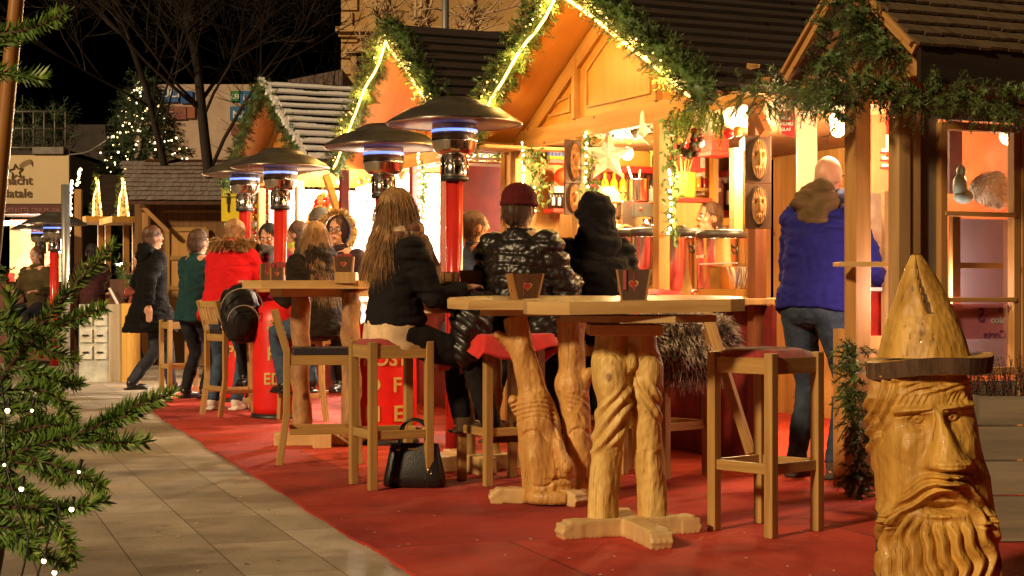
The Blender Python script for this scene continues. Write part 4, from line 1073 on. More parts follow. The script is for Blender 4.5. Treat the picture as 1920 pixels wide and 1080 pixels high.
# ---------------- nearest carved table: two legs wrapped in folds
T1 = G(1180, 1010); s1 = F / T1.y
t1 = thing("carved_table", "nearest bar table with pale carved legs like human legs wrapped in folds", "bar table", (T1.x, T1.y, .016), 0, "bar tables with carved legs")
Q = lambda px, py: ((px - 1180) / s1, CH - .016 - (py - HZ) / s1)
def leg_path(mb, pts, yo, k=1.0):
    P3 = []; rr = []
    for (px, py, w_, dy) in pts:
        x, z = Q(px, py); P3.append((x, yo + dy, z)); rr.append(w_ / s1 / 2 * k)
    for a in range(len(P3) - 1):
        pass
    sm = bez(P3, 5); rs = []
    for i in range(len(sm)):
        t = i / 5; j = min(int(t), len(rr) - 2); rs.append(rr[j] + (rr[j + 1] - rr[j]) * ss(0, 1, t - j))
    mb.tube(sm, rs, 24)
mb = MB()
leg_path(mb, [(1129, 998, 58, 0), (1132, 930, 56, 0), (1138, 850, 57, 0), (1144, 800, 58, -.01), (1151, 755, 62, -.01), (1145, 715, 70, -.02), (1143, 685, 72, -.01), (1147, 655, 66, 0), (1150, 622, 68, 0)], 0)
leg_path(mb, [(1226, 992, 54, .05), (1224, 930, 55, .05), (1217, 850, 56, .04), (1213, 800, 56, .03), (1211, 755, 58, .02), (1212, 715, 64, .0), (1212, 690, 64, 0), (1203, 655, 60, 0), (1199, 622, 62, 0)], 0)
mb.box((*[Q(1178, 650)[0], .01], Q(1178, 650)[1]), (.09, .09, .12)); mb.ell((Q(1182, 672)[0], -.05, Q(0, 672)[1]), (.02, .03, .06))
o = rmesh(mb, "carved_leg_pair", .0055, 3, [CARVED], t1)
def f1(u, w):
    h = 0 * u
    s_ = ((u - 1195) * 115 + (w - 735) * 85) / 143
    mk = 1 / (1 + np.exp(-(w - (738 - .55 * (u - 1160) * 1.0)) / 4)) * 1 / (1 + np.exp((w - (835 - .6 * (u - 1150))) / 3)) * (u < 1186)
    h += mk * (.008 + .0085 * np.sin(s_ / 2.9 + .4 * np.sin(w / 17)))
    s2 = ((u - 1200) * 95 - (w - 735) * 60) / 112
    mk2 = 1 / (1 + np.exp(-(w - (715 + .35 * (u - 1190))) / 4)) * 1 / (1 + np.exp((w - (765 + 1.0 * (u - 1195))) / 3)) * (u > 1186)
    h += mk2 * (.006 + .007 * np.sin(s2 / 2.7))
    h -= .016 * np.exp(-((u - 1186) / 5) ** 2) / (1 + np.exp(-(w - 700) / 6))
    h -= .010 * arc(u, w, 1140, 690, 22, -150, -30, 2.5) + .008 * arc(u, w, 1140, 700, 36, -140, -40, 2.2) + .009 * arc(u, w, 1218, 690, 20, -150, -20, 2.3) + .006 * arc(u, w, 1216, 700, 32, -140, -30, 2)
    n_, t = seg(u, w, 1182, 655, 1186, 700, 9); h += .014 * n_ * (.3 + t)
    h -= .012 * gau(u, w, 1186, 702, 5, 6)
    h += .0035 * np.sin(u / 4.6 + .9 * np.sin(w / 37)) * (w > 850)
    return h
relief(o, 1180, s1, f1)
mb = MB(); x, z = Q(1171, 618); mb.box((x, .01, z), (.315, .26, .046)); mb.build("support_block", CARVED_P, t1, bevel=.006)
x0, z0 = Q(1140, 602)
mb = MB(); mb.prism([(-.30, -.20), (-.10, -.27), (.17, -.27), (.36, -.1), (.36, .22), (-.28, .22)], z0 - .002, z0 + .026); mb.build("cleat", CARVED_P, t1, bevel=.006)
mb = MB()
P1 = [(-.455, -.16), (-.44, -.24), (-.27, -.36), (.40, -.25), (.465, -.20), (.49, .10), (.30, .40), (-.25, .40), (-.455, .15)]
zt = 1.012
mb.prism(P1, -.052, 0); tp = mb.build("table_top", OAK_TOP, t1, bevel=.008); tp.location = (0, 0, zt); tp.rotation_euler = (R(1.6), R(-.8), 0)
mb = MB()
def bar(mb, a, b_, w0, w1, h=.078):
    a, b_ = Vector((*a, 0)), Vector((*b_, 0)); d = (b_ - a).normalized(); n = Vector((-d.y, d.x, 0)); L_ = (b_ - a).length
    mb.beam(a + Vector((0, 0, h / 2)), b_ + Vector((0, 0, h / 2)), w0, h)
    mb.beam(b_ - d * .06 + Vector((0, 0, h * .42)), b_ + d * .03 + Vector((0, 0, h * .42)), w1 * 1.02, h * .84)
    for k in (-1, -.33, .33, 1):
        mb.tube([b_ - d * .10 + n * k * w1 * .34 + Vector((0, 0, h * .86)), b_ - d * .01 + n * k * w1 * .38 + Vector((0, 0, h * .76)), b_ + d * .035 + n * k * w1 * .40 + Vector((0, 0, h * .30))], [.012, .014, .013], 8)
x = lambda px: (px - 1180) / s1
bar(mb, (0, 0), (x(1060), -.10), .085, .09); bar(mb, (0, 0), (x(1222), -.36), .09, .10); bar(mb, (0, 0), (x(1300), .08), .085, .09); bar(mb, (0, 0), (-.02, .30), .085, .09)
rmesh(mb, "foot", .007, 2, [CARVED_P], t1, disp=lambda c, n: n * noise.noise(c * 24) * .003)
# ---------------- second carved table: forked trunk with a face
T2 = G(1030, 948); s2 = F / T2.y
t2 = thing("carved_table", "reddish bar table behind, its forked trunk carved with sleeping faces", "bar table", (T2.x, T2.y, .016), 0, "bar tables with carved legs")
Q = lambda px, py: ((px - 1030) / s2, CH - .016 - (py - HZ) / s2)
def path2(mb, pts, n=22):
    P3 = [(*[Q(px, py)[0], dy], Q(px, py)[1]) for (px, py, w_, dy) in pts]; rr = [w_ / s2 / 2 for (_, _, w_, _) in pts]
    sm = bez(P3, 5); rs = [rr[min(int(i / 5), len(rr) - 2)] + (rr[min(int(i / 5), len(rr) - 2) + 1] - rr[min(int(i / 5), len(rr) - 2)]) * ss(0, 1, i / 5 - min(int(i / 5), len(rr) - 2)) for i in range(len(sm))]
    mb.tube(sm, rs, n)
mb = MB()
path2(mb, [(966, 596, 47, .02), (974, 640, 48, .0), (985, 680, 48, 0), (997, 725, 53, 0), (1003, 762, 76, -.01), (1010, 800, 82, -.02), (1014, 845, 84, -.02), (1020, 890, 86, -.02), (1022, 925, 86, 0)])
path2(mb, [(1072, 596, 58, .04), (1072, 650, 50, .04), (1073, 690, 50, .04), (1072, 722, 66, .03), (1078, 760, 58, .03), (1082, 800, 54, .03), (1086, 850, 52, .03), (1084, 925, 56, .03)])
path2(mb, [(966, 655, 26, 0), (950, 640, 22, -.01), (934, 628, 18, -.02), (926, 628, 8, -.02)], 10)
path2(mb, [(1082, 735, 40, .02), (1100, 705, 26, 0), (1112, 692, 10, -.02)], 10)
path2(mb, [(975, 770, 30, 0), (962, 752, 22, -.03), (954, 748, 14, -.03)], 10)
path2(mb, [(1050, 925, 60, -.03), (1052, 880, 56, -.04), (1050, 855, 40, -.04)], 14)
path2(mb, [(1036, 792, 12, -.08), (1050, 840, 20, -.115), (1059, 870, 32, -.13), (1056, 882, 18, -.11)], 12)
o = rmesh(mb, "carved_trunk", .0058, 3, [CARVED_R], t2)
def f2(u, w):
    h = 0 * u
    for k in range(5): h -= .0085 * arc(u, w, 1008, 850, 66 + 8.5 * k, -135, -35, 2.3) * (u < 1040)
    for k in range(4): h -= .008 * arc(u, w, 1062, 800, 30 + 9 * k, -80, -5, 2.2) * (u > 1050)
    h -= .011 * arc(u, w, 999, 834, 24, -160, -20, 2.4) + .008 * arc(u, w, 1086, 828, 20, -160, -20, 2.4)
    h -= .010 * gau(u, w, 1020, 815, 9, 14)
    h += .010 * gau(u, w, 1000, 862, 22, 20)
    h -= .012 * gau(u, w, 1052, 900, 24, 2.6); h += .010 * gau(u, w, 1052, 908, 18, 4.5) + .008 * gau(u, w, 1052, 893, 18, 3.5)
    h -= .009 * arc(u, w, 1012, 880, 34, 20, 110, 2.6)
    h -= .016 * np.exp(-((u - (1035 + (w - 760) * .12)) / 4.5) ** 2) * (w < 825) * (w > 730)
    h += .003 * np.sin(u / 5 + np.sin(w / 21)) * (w < 740)
    return h
relief(o, 1030, s2, f2)
mb = MB(); x_, z_ = Q(1040, 920); mb.lathe([(.165, -.02), (.172, 0.0), (.17, .03), (.155, .042)], (x_, 0, z_ - .03), 28, wob=.02); mb.build("base_disc", CARVED_R, t2)
mb = MB(); mb.prism([(-.50, -.12), (-.40, -.27), (.12, -.30), (.42, -.2), (.5, .1), (.3, .36), (-.3, .36), (-.5, .12)], -.045, 0); tp = mb.build("table_top", OAK_TOP, t2, bevel=.008); tp.location = (0, 0, 1.01); tp.rotation_euler = (R(2.0), 0, 0)
mb = MB(); mb.prism([(-.34, -.17), (-.28, -.22), (.3, -.22), (.3, .2), (-.34, .2)], .925, .955); mb.build("cleat", CARVED_P, t2, bevel=.006)
mb = MB(); x = lambda px: (px - 1030) / s2
bar(mb, (0, 0), (x(930), -.02), .085, .08, .075); bar(mb, (0, 0), (x(1080), -.14), .085, .09, .075); bar(mb, (0, 0), (.28, .1), .085, .08, .075); bar(mb, (0, 0), (0, .28), .085, .08, .075)
rmesh(mb, "foot", .0075, 2, [CARVED_P], t2, disp=lambda c, n: n * noise.noise(c * 24) * .003)
# ---------------- big carved head with pointed hat
D0 = 5.3; s0 = F / D0
gn = thing("carved_figure", "large carved wooden head with pointed hat, moustache and long beard at the right", "wood sculpture", (785 * 5.42 / F, 5.42, 0), -R(14))
Zp = lambda py: CH - (py - HZ) / s0
rows = 460; cols = 420
ws = np.linspace(1150, 700, rows); th = np.linspace(-math.pi, math.pi, cols, endpoint=False)
cxp = np.interp(ws, [700, 750, 850, 900, 1000, 1150], [1728, 1726, 1737, 1748, 1756, 1756]); rp = np.interp(ws, [700, 715, 750, 800, 850, 900, 960, 1080, 1150], [80, 88, 97, 99, 102, 108, 110, 113, 113])
T, Wd = np.meshgrid(th, ws); CX = np.repeat(cxp[:, None], cols, 1); RP = np.repeat(rp[:, None], cols, 1)
U = CX + RP * np.sin(T); fr = 1 / (1 + np.exp(-(np.cos(T) - .30) / .08))
Hh = np.zeros_like(U)
g_, t_ = seg(U, Wd, 1757, 772, 1771, 866, 1.0)   # t along the nose
dd_ = np.abs(U - (1757 + 14 * t_)); nw_ = 9 + 23 * t_ ** 1.8
Hh += (.026 + .056 * t_) * np.exp(-(dd_ / nw_) ** 2.8) * (1 / (1 + np.exp((Wd - 874) / 2.2))) * (1 / (1 + np.exp(-(Wd - 768) / 4)))
Hh += .018 * gau(U, Wd, 1744, 862, 10, 12) + .018 * gau(U, Wd, 1796, 862, 9, 12)
for (ex, ey) in ((1719, 787), (1790, 782)):
    Hh -= .032 * gau(U, Wd, ex, ey + 2, 21, 14); Hh += .019 * gau(U, Wd, ex, ey, 11, 7.5) - .010 * gau(U, Wd, ex, ey, 3, 3)
    Hh -= .007 * arc(U, Wd, ex, ey + 6, 16, -165, -15, 2) + .006 * arc(U, Wd, ex, ey - 6, 15, 20, 160, 2)
b1, _ = seg(U, Wd, 1684, 772, 1742, 766, 7); b2, _ = seg(U, Wd, 1772, 766, 1812, 758, 7); Hh += .018 * b1 + .018 * b2
g1, _ = seg(U, Wd, 1682, 782, 1745, 768, 2.2); g2, _ = seg(U, Wd, 1768, 768, 1815, 764, 2.2); Hh -= .010 * (g1 + g2)
for k in range(6):   # eyebrow hairs and forehead waves
    b_, _ = seg(U, Wd, 1676 + 11 * k, 762, 1686 + 11 * k, 742, 2.2); Hh -= .005 * b_
    b_, _ = seg(U, Wd, 1776 + 8 * k, 756, 1784 + 8 * k, 738, 2.0); Hh -= .004 * b_
Hh -= .006 * arc(U, Wd, 1740, 790, 62, -135, -60, 2.2) + .005 * arc(U, Wd, 1745, 800, 84, -120, -55, 2.2)
Hh += .016 * gau(U, Wd, 1700, 838, 24, 26) + .014 * gau(U, Wd, 1818, 832, 16, 28)
# hair on the left side, swept down
mk = 1 / (1 + np.exp((U - (1690 - (Wd - 715) * .33)) / 4)) * (Wd > 705) / (1 + np.exp((Wd - 930) / 8)); HL = mk * (.014 + .010 * np.sin((U + (Wd - 715) * .42 + 8 * np.sin(Wd / 32)) / 2.9)) / (1 + np.exp(-(np.cos(T) + .25) / .1))
Hh -= .03 * gau(U, Wd, 1652, 806, 4.5, 26)
mk = 1 / (1 + np.exp(-(U - 1800) / 3)) * (Wd < 775) * (Wd > 700); Hh += mk * (.006 + .005 * np.sin((U - Wd * .5) / 3.2))
hr_ = np.exp(-((Wd - (716 + 12 * np.sin((U - 1700) / 36))) / 9) ** 2); Hh += hr_ * (.010 + .005 * np.sin((Wd + U * .35) / 2.2))
# moustache
for sg, tipx, tipy in ((-1, 1678, 974), (1, 1836, 968)):
    cx_ = 1771 + sg * 8; m_, t_ = seg(U, Wd, cx_, 892, tipx, tipy, 1.0)
    px_, py_ = cx_ + (tipx - cx_) * t_, 896 + (tipy - 892) * t_ - 11 * np.sin(math.pi * t_)
    dd_ = np.hypot(U - px_, Wd - py_); wd_ = 23 - 11 * t_; base = np.exp(-(dd_ / wd_) ** 2.6)
    side = (Wd - py_); Hh += base * (.046 - .030 * t_) + np.minimum(1, base * 1.6) * .0115 * np.sin(side / 2.0 + 6 * t_ + 1.5 * np.sin(t_ * 9))
Hh -= .022 * gau(U, Wd, 1771, 889, 4, 8)
# open mouth and lower lip
Hh -= .055 * gau(U, Wd, 1768, 946, 30, 11); Hh += .024 * gau(U, Wd, 1769, 938, 22, 5.5); Hh += .020 * gau(U, Wd, 1767, 962, 28, 6)
Hh -= .010 * gau(U, Wd, 1767, 951, 30, 2.2)
# beard locks
bm = 1 / (1 + np.exp(-(Wd - (968 + 18 * np.cos((U - 1765) / 42))) / 5))
lo = (U - 1762) * (1 - .0011 * (Wd - 960)) + 7 * np.sin(Wd / 24 + U / 60) + (3.0 * np.sin(Wd / 11 + U / 23))
Hh += bm * (.022 + .0165 * np.sin(lo / 3.4) + .004 * np.sin(lo / 1.7 + 1))
# small flat gouge cuts on the bare skin areas
Hh += .0010 * np.sin(U / 5.5 + 2.2 * np.sin(Wd / 13)) * np.sin(Wd / 9.0 + 1.7 * np.sin(U / 17))
Hh = Hh * fr + HL
for i in range(0, rows):
    for j in range(0, cols, 1):
        pass
nz = np.array([[noise.noise(Vector((math.sin(t) * 3.2, math.cos(t) * 3.2, w_ * .035))) for t in th[::6]] for w_ in ws[::5]])
nz = np.repeat(np.repeat(nz, 5, 0)[:rows], 6, 1)[:, :cols] * .0025
RR = RP / s0 + Hh + nz
XX = (CX - 1745) / s0 + RR * np.sin(T); YY = -RR * np.cos(T) * .95; ZZ = Zp(Wd)
vs = np.stack([XX, YY, ZZ], -1).reshape(-1, 3)
fs = []
for i in range(rows - 1):
    for j in range(cols):
        j2 = (j + 1) % cols; fs.append((i * cols + j, i * cols + j2, (i + 1) * cols + j2, (i + 1) * cols + j))
me = bpy.data.meshes.new("carved_head"); me.from_pydata(vs.tolist(), [], fs); me.materials.append(CARVED_H); me.materials.append(BARK)
me.polygons.foreach_set('use_smooth', [True] * len(me.polygons))
Tc = np.repeat(th[None, :], rows - 1, 0); Wc = np.repeat(ws[:-1, None], cols, 1)
me.polygons.foreach_set('material_index', ((Tc < -1.25 + .1 * np.sin(Wc / 9)) & (Wc > 945)).astype(int).ravel().tolist() if True else [0])
o = bpy.data.objects.new("carved_head", me); COL.objects.link(o); o.parent = gn
# brim
mb = MB(); n = 40; top = []; bot = []
for k in range(n):
    a = 2 * math.pi * k / n; r_ = 1 + .05 * noise.noise(Vector((math.cos(a) * 2, math.sin(a) * 2, 0)))
    x_, y_ = .213 * r_ * math.cos(a), .190 * r_ * math.sin(a); tl = -.02 * x_ / .2 * -1
    zc = Zp(690) + x_ * .06 + .006 * math.sin(a * 3)
    top.append(Vector((x_ - .006, y_, zc + .030))); bot.append(Vector((x_ * .97 - .006, y_ * .97, zc - .026)))
mb.add(top + bot, [tuple(range(n))], 0); mb.add(top + bot, [tuple(range(2 * n - 1, n - 1, -1))], 0)
mb.add(top + bot, [(k, n + k, n + (k + 1) % n, (k + 1) % n) for k in range(n)], 1)
mb.build("hat_brim", [CARVED_H, BARK], gn, bevel=.004)
# hat
rows2 = 90; c2_ = 96; vs = []; fs = []
for i in range(rows2 + 1):
    w_ = 672 - i * (672 - 474) / rows2; k = i / rows2
    cx_ = np.interp(w_, [474, 500, 560, 672], [1718, 1722, 1729, 1734]); r_ = np.interp(w_, [474, 480, 500, 530, 560, 600, 640, 672], [8, 12, 24, 38, 50, 66, 80, 87])
    for j in range(c2_):
        a = 2 * math.pi * j / c2_ - math.pi
        rr = r_ / s0; fac = int(a * 7 / math.pi) ; rr *= 1 + .02 * math.sin(a * 7) + .025 * noise.noise(Vector((math.cos(a) * 2, math.sin(a) * 2, k * 4)))
        cr_ = math.exp(-((a - (.10 + .16 * math.sin(k * 5) - .1 * k)) / .07) ** 2) * ss(.38, .5, k); rr *= 1 - .30 * cr_
        vs.append(((cx_ - 1745) / s0 + rr * math.sin(a), -rr * math.cos(a), Zp(w_)))
for i in range(rows2):
    for j in range(c2_): j2 = (j + 1) % c2_; fs.append((i * c2_ + j, i * c2_ + j2, (i + 1) * c2_ + j2, (i + 1) * c2_ + j))
fs.append(tuple(rows2 * c2_ + j for j in range(c2_)))
mb = MB(); mb.add(vs, fs, 0, True)
mi = []
for i in range(rows2):
    k = i / rows2
    for j in range(c2_):
        a = 2 * math.pi * j / c2_ - math.pi; mi.append(1 if (abs(a - (.10 + .16 * math.sin(k * 5) - .1 * k)) < .07 and k > .42) or k > .985 else 0)
mi.append(1); mb.mi = mi
mb.build("pointed_hat", [CARVED_H, BARK], gn)
# boxes on the tables
heart_box((P(1187, 0, 6.75).x, 6.72, 1.022), R(-4), "dark wooden box with heart cut-out on the nearest carved table", .125, .10, .128)
heart_box((P(984, 0, 7.9).x, 7.86, 1.018), R(14), "brown wooden box with heart cut-out on the face-carved table", .135, .11, .128, .03)
MG = wood("mustard_box_wood", (.22, .13, .03), (.38, .24, .06), .2)
heart_box((P(838, 0, 9.2).x, 9.2, 1.046), R(8), "left one of two mustard boxes on the half-hidden table", .10, .10, .12, .02, (MG, MG))
heart_box((P(884, 0, 9.1).x, 9.1, 1.046), R(4), "right one of two mustard boxes on the half-hidden table", .115, .10, .135, .02, (MG, MG))
heart_box((P(645, 0, 10.7).x, 10.7, 1.19), R(2), "small box with red heart on the raised end of the plank table", .125, .10, .105, .01)
heart_box((P(519, 0, 10.9).x, 10.95, 1.136), R(0), "dark box with round emblem beside the red heater pole", .09, .08, .09, .0)
heart_box((P(502, 0, 11.1).x, 11.12, 1.136), R(0), "dark taller box behind at the left end of the plank table", .10, .08, .12, .0)
mb = MB(); mb.box((P(650, 0, 10.7).x, 10.72, 1.153), (.135, .22, .074)); o = mb.build("wooden_block", OAK_TOP, bevel=.004); recentre(o, (P(650, 0, 10.7).x, 10.72, 1.116)); tag(o, "thick wooden block raising the heart box on the plank table", "wooden block")
# ------------------------------------------------------------------ near hut on the right
FD = Frame(1.92, 7.93)
hd = thing("wooden_hut", "near wooden hut at the right with tall pane window and mossy shingle roof", "hut", FD.o, AL)
q = lambda px, py, c=0.0: FD.on_y(px, py, c)
POSTW = wood("pale_square_post", (.30, .17, .06), (.52, .33, .14), .8, .6, 12, .9)
zt_ = 2.12; Dr0 = 2.5
# posts
p1 = FD.on_x(1608, 550, 0.0); mb = MB(); mb.box((0, p1.y, zt_ / 2), (.098, .098, zt_)); mb.build("post", BEAM, hd, bevel=.005)
mb = MB(); mb.box((0.0, 0.0, zt_ / 2), (.075, .085, zt_)); mb.box((.075, .01, zt_ / 2), (.07, .08, zt_)); mb.build("post", POSTW, hd, bevel=.005)
mb = MB(); a = q(1722, 400).x; b_ = q(1758, 400).x; mb.box(((a + b_) / 2 - .01, .03, zt_ / 2), (b_ - a + .03, .05, zt_)); mb.build("wall_board", GREYWOOD, hd)
# shelf bar on the posts
a = FD.w((0, p1.y - .06, 0)); sp = P(1617, 496, a.y - .05)
mb = MB(); mb.box((sp.x, a.y - .10, sp.z), (.285, .16, .024), rz=R(3)); o = mb.build("ledge_board", OAK_TOP, bevel=.003); recentre(o, sp); tag(o, "short wooden ledge fixed across the hut corner post", "shelf")
# window
x0, x1 = q(1757, 400).x, q(1906, 400).x; z1, z0 = q(1800, 232).z, q(1800, 705).z
wz = lambda py: q(1825, py).z
fw = .042
def wframe(parent):
    mb = MB(); xo = x0 + fw / 2; xi = x1 - fw / 2
    for x in (xo, xi): mb.box((x, -.005, (z0 + z1) / 2), (fw, .05, z1 - z0))
    for z in (z1 - .015, z0 + .02): mb.box(((xo + xi) / 2, -.005, z), (xi - xo - fw, .05, .04))
    for py in (402, 562): mb.box(((xo + xi) / 2, -.022, wz(py)), (xi - xo - fw + .03, .03, .024))
    return mb
wf = wframe(hd).build("window_frame", BEAM, hd, bevel=.003)
mb = MB(); mb.box(((x0 + x1) / 2, .012, (z0 + z1) / 2), (x1 - x0 - .02, .004, z1 - z0 - .02)); mb.build("glass_pane", GLASS, wf)
mb = MB(); mb.box((x1 + .03, -.0, (zt_) / 2), (.05, .07, zt_)); mb.box((x1 + .10, .02, zt_ / 2), (.09, .04, zt_)); mb.box((x1 + .25, .02, zt_ / 2), (.18, .035, zt_)); mb.build("wall_board", BEAM, hd, bevel=.004)
mb = MB(); x_ = x1 + .35
while x_ < Dr0 - .1: mb.box((x_ + .075, .02, zt_ / 2), (.146, .035, zt_)); x_ += .15
mb.build("wall_board", BEAM, hd)
mb = MB(); mb.box((Dr0 - .02, .7, zt_ / 2), (.04, 1.3, zt_)); mb.build("end_wall", BEAM, hd)
mb = MB(); mb.box((x1 + .035, -.04, wz(470)), (.02, .02, .14)); mb.build("hinge", BLACK, hd)
mb = MB(); mb.box(((x0 + x1) / 2, .02, z0 / 2 - .02), (x1 - x0 + .02, .04, z0 - .02)); mb.build("wall_board", GREYWOOD, hd); mb = MB(); mb.box(((x0 + x1) / 2, .02, (z1 + zt_) / 2 + .01), (x1 - x0, .04, zt_ - z1 - .02)); mb.build("wall_board", GREYWOOD, hd)
# inside: orange lit board, inner mullions, pink notice with mirrored letters, white fleece shapes
mb = MB(); mb.box((1.35, 1.35, 1.06), (1.3, .03, 2.1)); mb.box((1.98, .7, 1.06), (.03, 1.27, 2.1)); mb.build("inner_wall", plain("orange_inner_wall", (.62, .22, .08), .6, var=.15), hd)
mb = MB(); xl = q(1790, 400, .12).x; mb.box((xl, .12, (wz(410) + z0) / 2 + .02), (.05, .03, wz(410) - z0)); mb.box((xl + .16, .12, wz(497)), (.30, .03, .03)); mb.build("inner_mullion", BEAM, hd)
mb = MB(); a = q(1800, 410, .35); b_ = q(1895, 690, .35); mb.box(((a.x + b_.x) / 2, .35, (a.z + b_.z) / 2), (b_.x - a.x + .1, .01, a.z - b_.z)); mb.build("blind", plain("mauve_blind", (.34, .27, .31), .7, var=.1, sc_=2), hd)
PINK = plain("pink_notice", (.85, .30, .38), .6, var=.05, bs=0); PT_ = plain("mauve_lettering", (.35, .10, .28), .6, bs=0); WT_ = plain("white_lettering", (.85, .8, .8), .6, bs=0)
mb = MB(); a = q(1783, 570, .03); b_ = q(1886, 635, .03); mb.box(((a.x + b_.x) / 2, .035, (a.z + b_.z) / 2), (b_.x - a.x, .006, a.z - b_.z))
def mir(s, px, py, size, mi):
    c = q(px, py, .03); M = frame_M((c.x, .029, c.z), (1, 0, 0)); text_on(mb, s, size, M, mi, True, 'LEFT', .001, mirror=True)
mir("alco", 1884, 606, .055, 2); mir("Corte", 1886, 634, .060, 1); mir("S", 1846, 603, .10, 1); mir("an", 1886, 586, .05, 1)
mb.build("pink_notice", [PINK, PT_, WT_], hd)
mb = MB()
a_ = q(1789, 290, .45); mb.box((a_.x, .45, a_.z), (.085, .03, .42)); mb.build('inner_post', plain('mauve_post', (.22, .10, .10), .6), hd); mb = MB()
c = q(1845, 355, .30); pts = []
mb.ell((c.x + .03, .30, c.z), (.125, .05, .085)); fle = mb.build("fleece", plain("white_fleece", (.85, .75, .6), .9), hd)
fu = MB(); pts = [(Vector((c.x + .03, .30, c.z)) + Vector((.125 * math.cos(t) * math.cos(p), -.05 * abs(math.sin(t)), .085 * math.sin(p))), (math.cos(t), -1, math.sin(p))) for t, p in [(random.uniform(-3, 3), random.uniform(-1.5, 1.5)) for _ in range(900)]]
fur(fu, pts, .035, .004); fu.build("fleece_locks", plain("fleece_hair", (.92, .82, .66), .9), fle)
mb = MB(); c = q(1800, 350, .22); mb.ell((c.x, .22, c.z), (.042, .03, .07)); mb.ell((c.x + .008, .22, c.z + .08), (.026, .024, .034)); mb.ell((c.x + .02, .22, c.z - .05), (.06, .035, .04)); mb.build("glass_figurine", plain("pale_teal_glass", (.55, .80, .76), .2), hd)
_l = FD.I @ P(1570, 226, 9.2); shop_lamp(FD, hd, (_l.x, _l.y, _l.z), 34, (1, .68, .34), size=.1)
c = q(1846, 268, .6); shop_lamp(FD, hd, (c.x + .3, .75, 1.95), 22, (1, .55, .30))
shop_lamp(FD, hd, (q(1738, 500, .2).x, .19, 1.18), 14, (1, .72, .62), size=.1)  # added unseen lamp, low behind the frame, brightening notice, blind and fleece
# roof: small gable to the alley and long shingled slope
ov = .10
apx = FD.on_x(1588, -48, -.16); Nn = FD.on_x(1712, 112, -.16); Ff = FD.on_x(1474, 120, -.16)
yn, yf = Nn.y, Ff.y; ya = (yn + yf) / 2; zN = 2.20; zA = zN + 1.02 * abs(ya - yn) * 1.0
zA = apx.z
SHM = wood("mossy_roof_shingle", (.045, .028, .012), (.13, .08, .035), 0, .85, 20, 2.5, bs=.9)
Dr = 2.6
for side, y0 in ((0, yn - .02), (1, yf)):
    a = Vector((0, y0, zN)); r_ = Vector((0, ya, zA)); dn = (a - r_).normalized(); L_ = (a - r_).length
    nrm = Vector((0, dn.z, -dn.y)); nrm = nrm if nrm.z > 0 else -nrm
    mb = MB(); nr = 7 if side == 0 else 5
    for k in range(nr):
        x = -.18
        while x < Dr:
            wl = random.uniform(.07, .13); p0 = r_ + dn * (L_ * k / nr - .01) + nrm * .025; p1 = r_ + dn * (L_ * (k + 1) / nr + .02 + random.uniform(-.008, .008)) + nrm * .05
            mb.beam((x + wl / 2, p0.y, p0.z), (x + wl / 2, p1.y, p1.z), wl - .004, .014, up=nrm); x += wl
    mb.build("roof_shingles", SHM, hd)
    mb = MB(); mb.beam((-.16, r_.y, r_.z - .0), (-.16, a.y, a.z), .022, .05, up=nrm); mb.beam((-.185, r_.y, r_.z + .03), (-.185, a.y, a.z + .03), .018, .02, up=nrm); mb.build("barge_board", BEAM, hd)
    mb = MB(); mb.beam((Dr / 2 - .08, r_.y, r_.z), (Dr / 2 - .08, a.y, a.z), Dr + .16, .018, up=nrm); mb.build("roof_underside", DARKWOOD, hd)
Mx = Matrix(((0, 0, 1, 0), (1, 0, 0, 0), (0, 1, 0, 0), (0, 0, 0, 1)))
mb = MB(); mb.prism([(yn + .05, zN), (yf - .05, zN), (ya, zA - .06)], -.06, -.03, Mx); mb.build("gable_panel", wood("brown_gable", (.15, .06, .02), (.26, .12, .04), .3), hd)
mb = MB(); mb.box((Dr / 2, yn - .03, zN - .06), (Dr + .3, .03, .19)); mb.build("fascia_board", wood("near_black_fascia", (.014, .010, .007), (.03, .02, .014)), hd)
mb = MB(); mb.box((-.03, (yn + yf) / 2, zN - .04), (.07, abs(yf - yn), .12)); mb.build("eave_beam", BEAM, hd)
mb = MB(); mb.box((Dr / 2, .05, zt_ - .04), (Dr, .07, .10)); mb.build("wall_plate", BEAM, hd)
# lower side panel next to post
a = G(1573, 925); b_ = P(1573, 635, a.y)
mb = MB(); mb.box((.0, p1.y + .0, .45), (.03, .02, .02)); 
sd = MB(); w1_ = FD.I @ Vector((P(1580, 0, 8.55).x, 8.55, 0)); sd.box((w1_.x, w1_.y, .43), (.05, .10, .86)); sd.box((w1_.x + .25, w1_.y + .02, .42), (.45, .03, .80)); sd.build("side_panel", BEAM, hd)
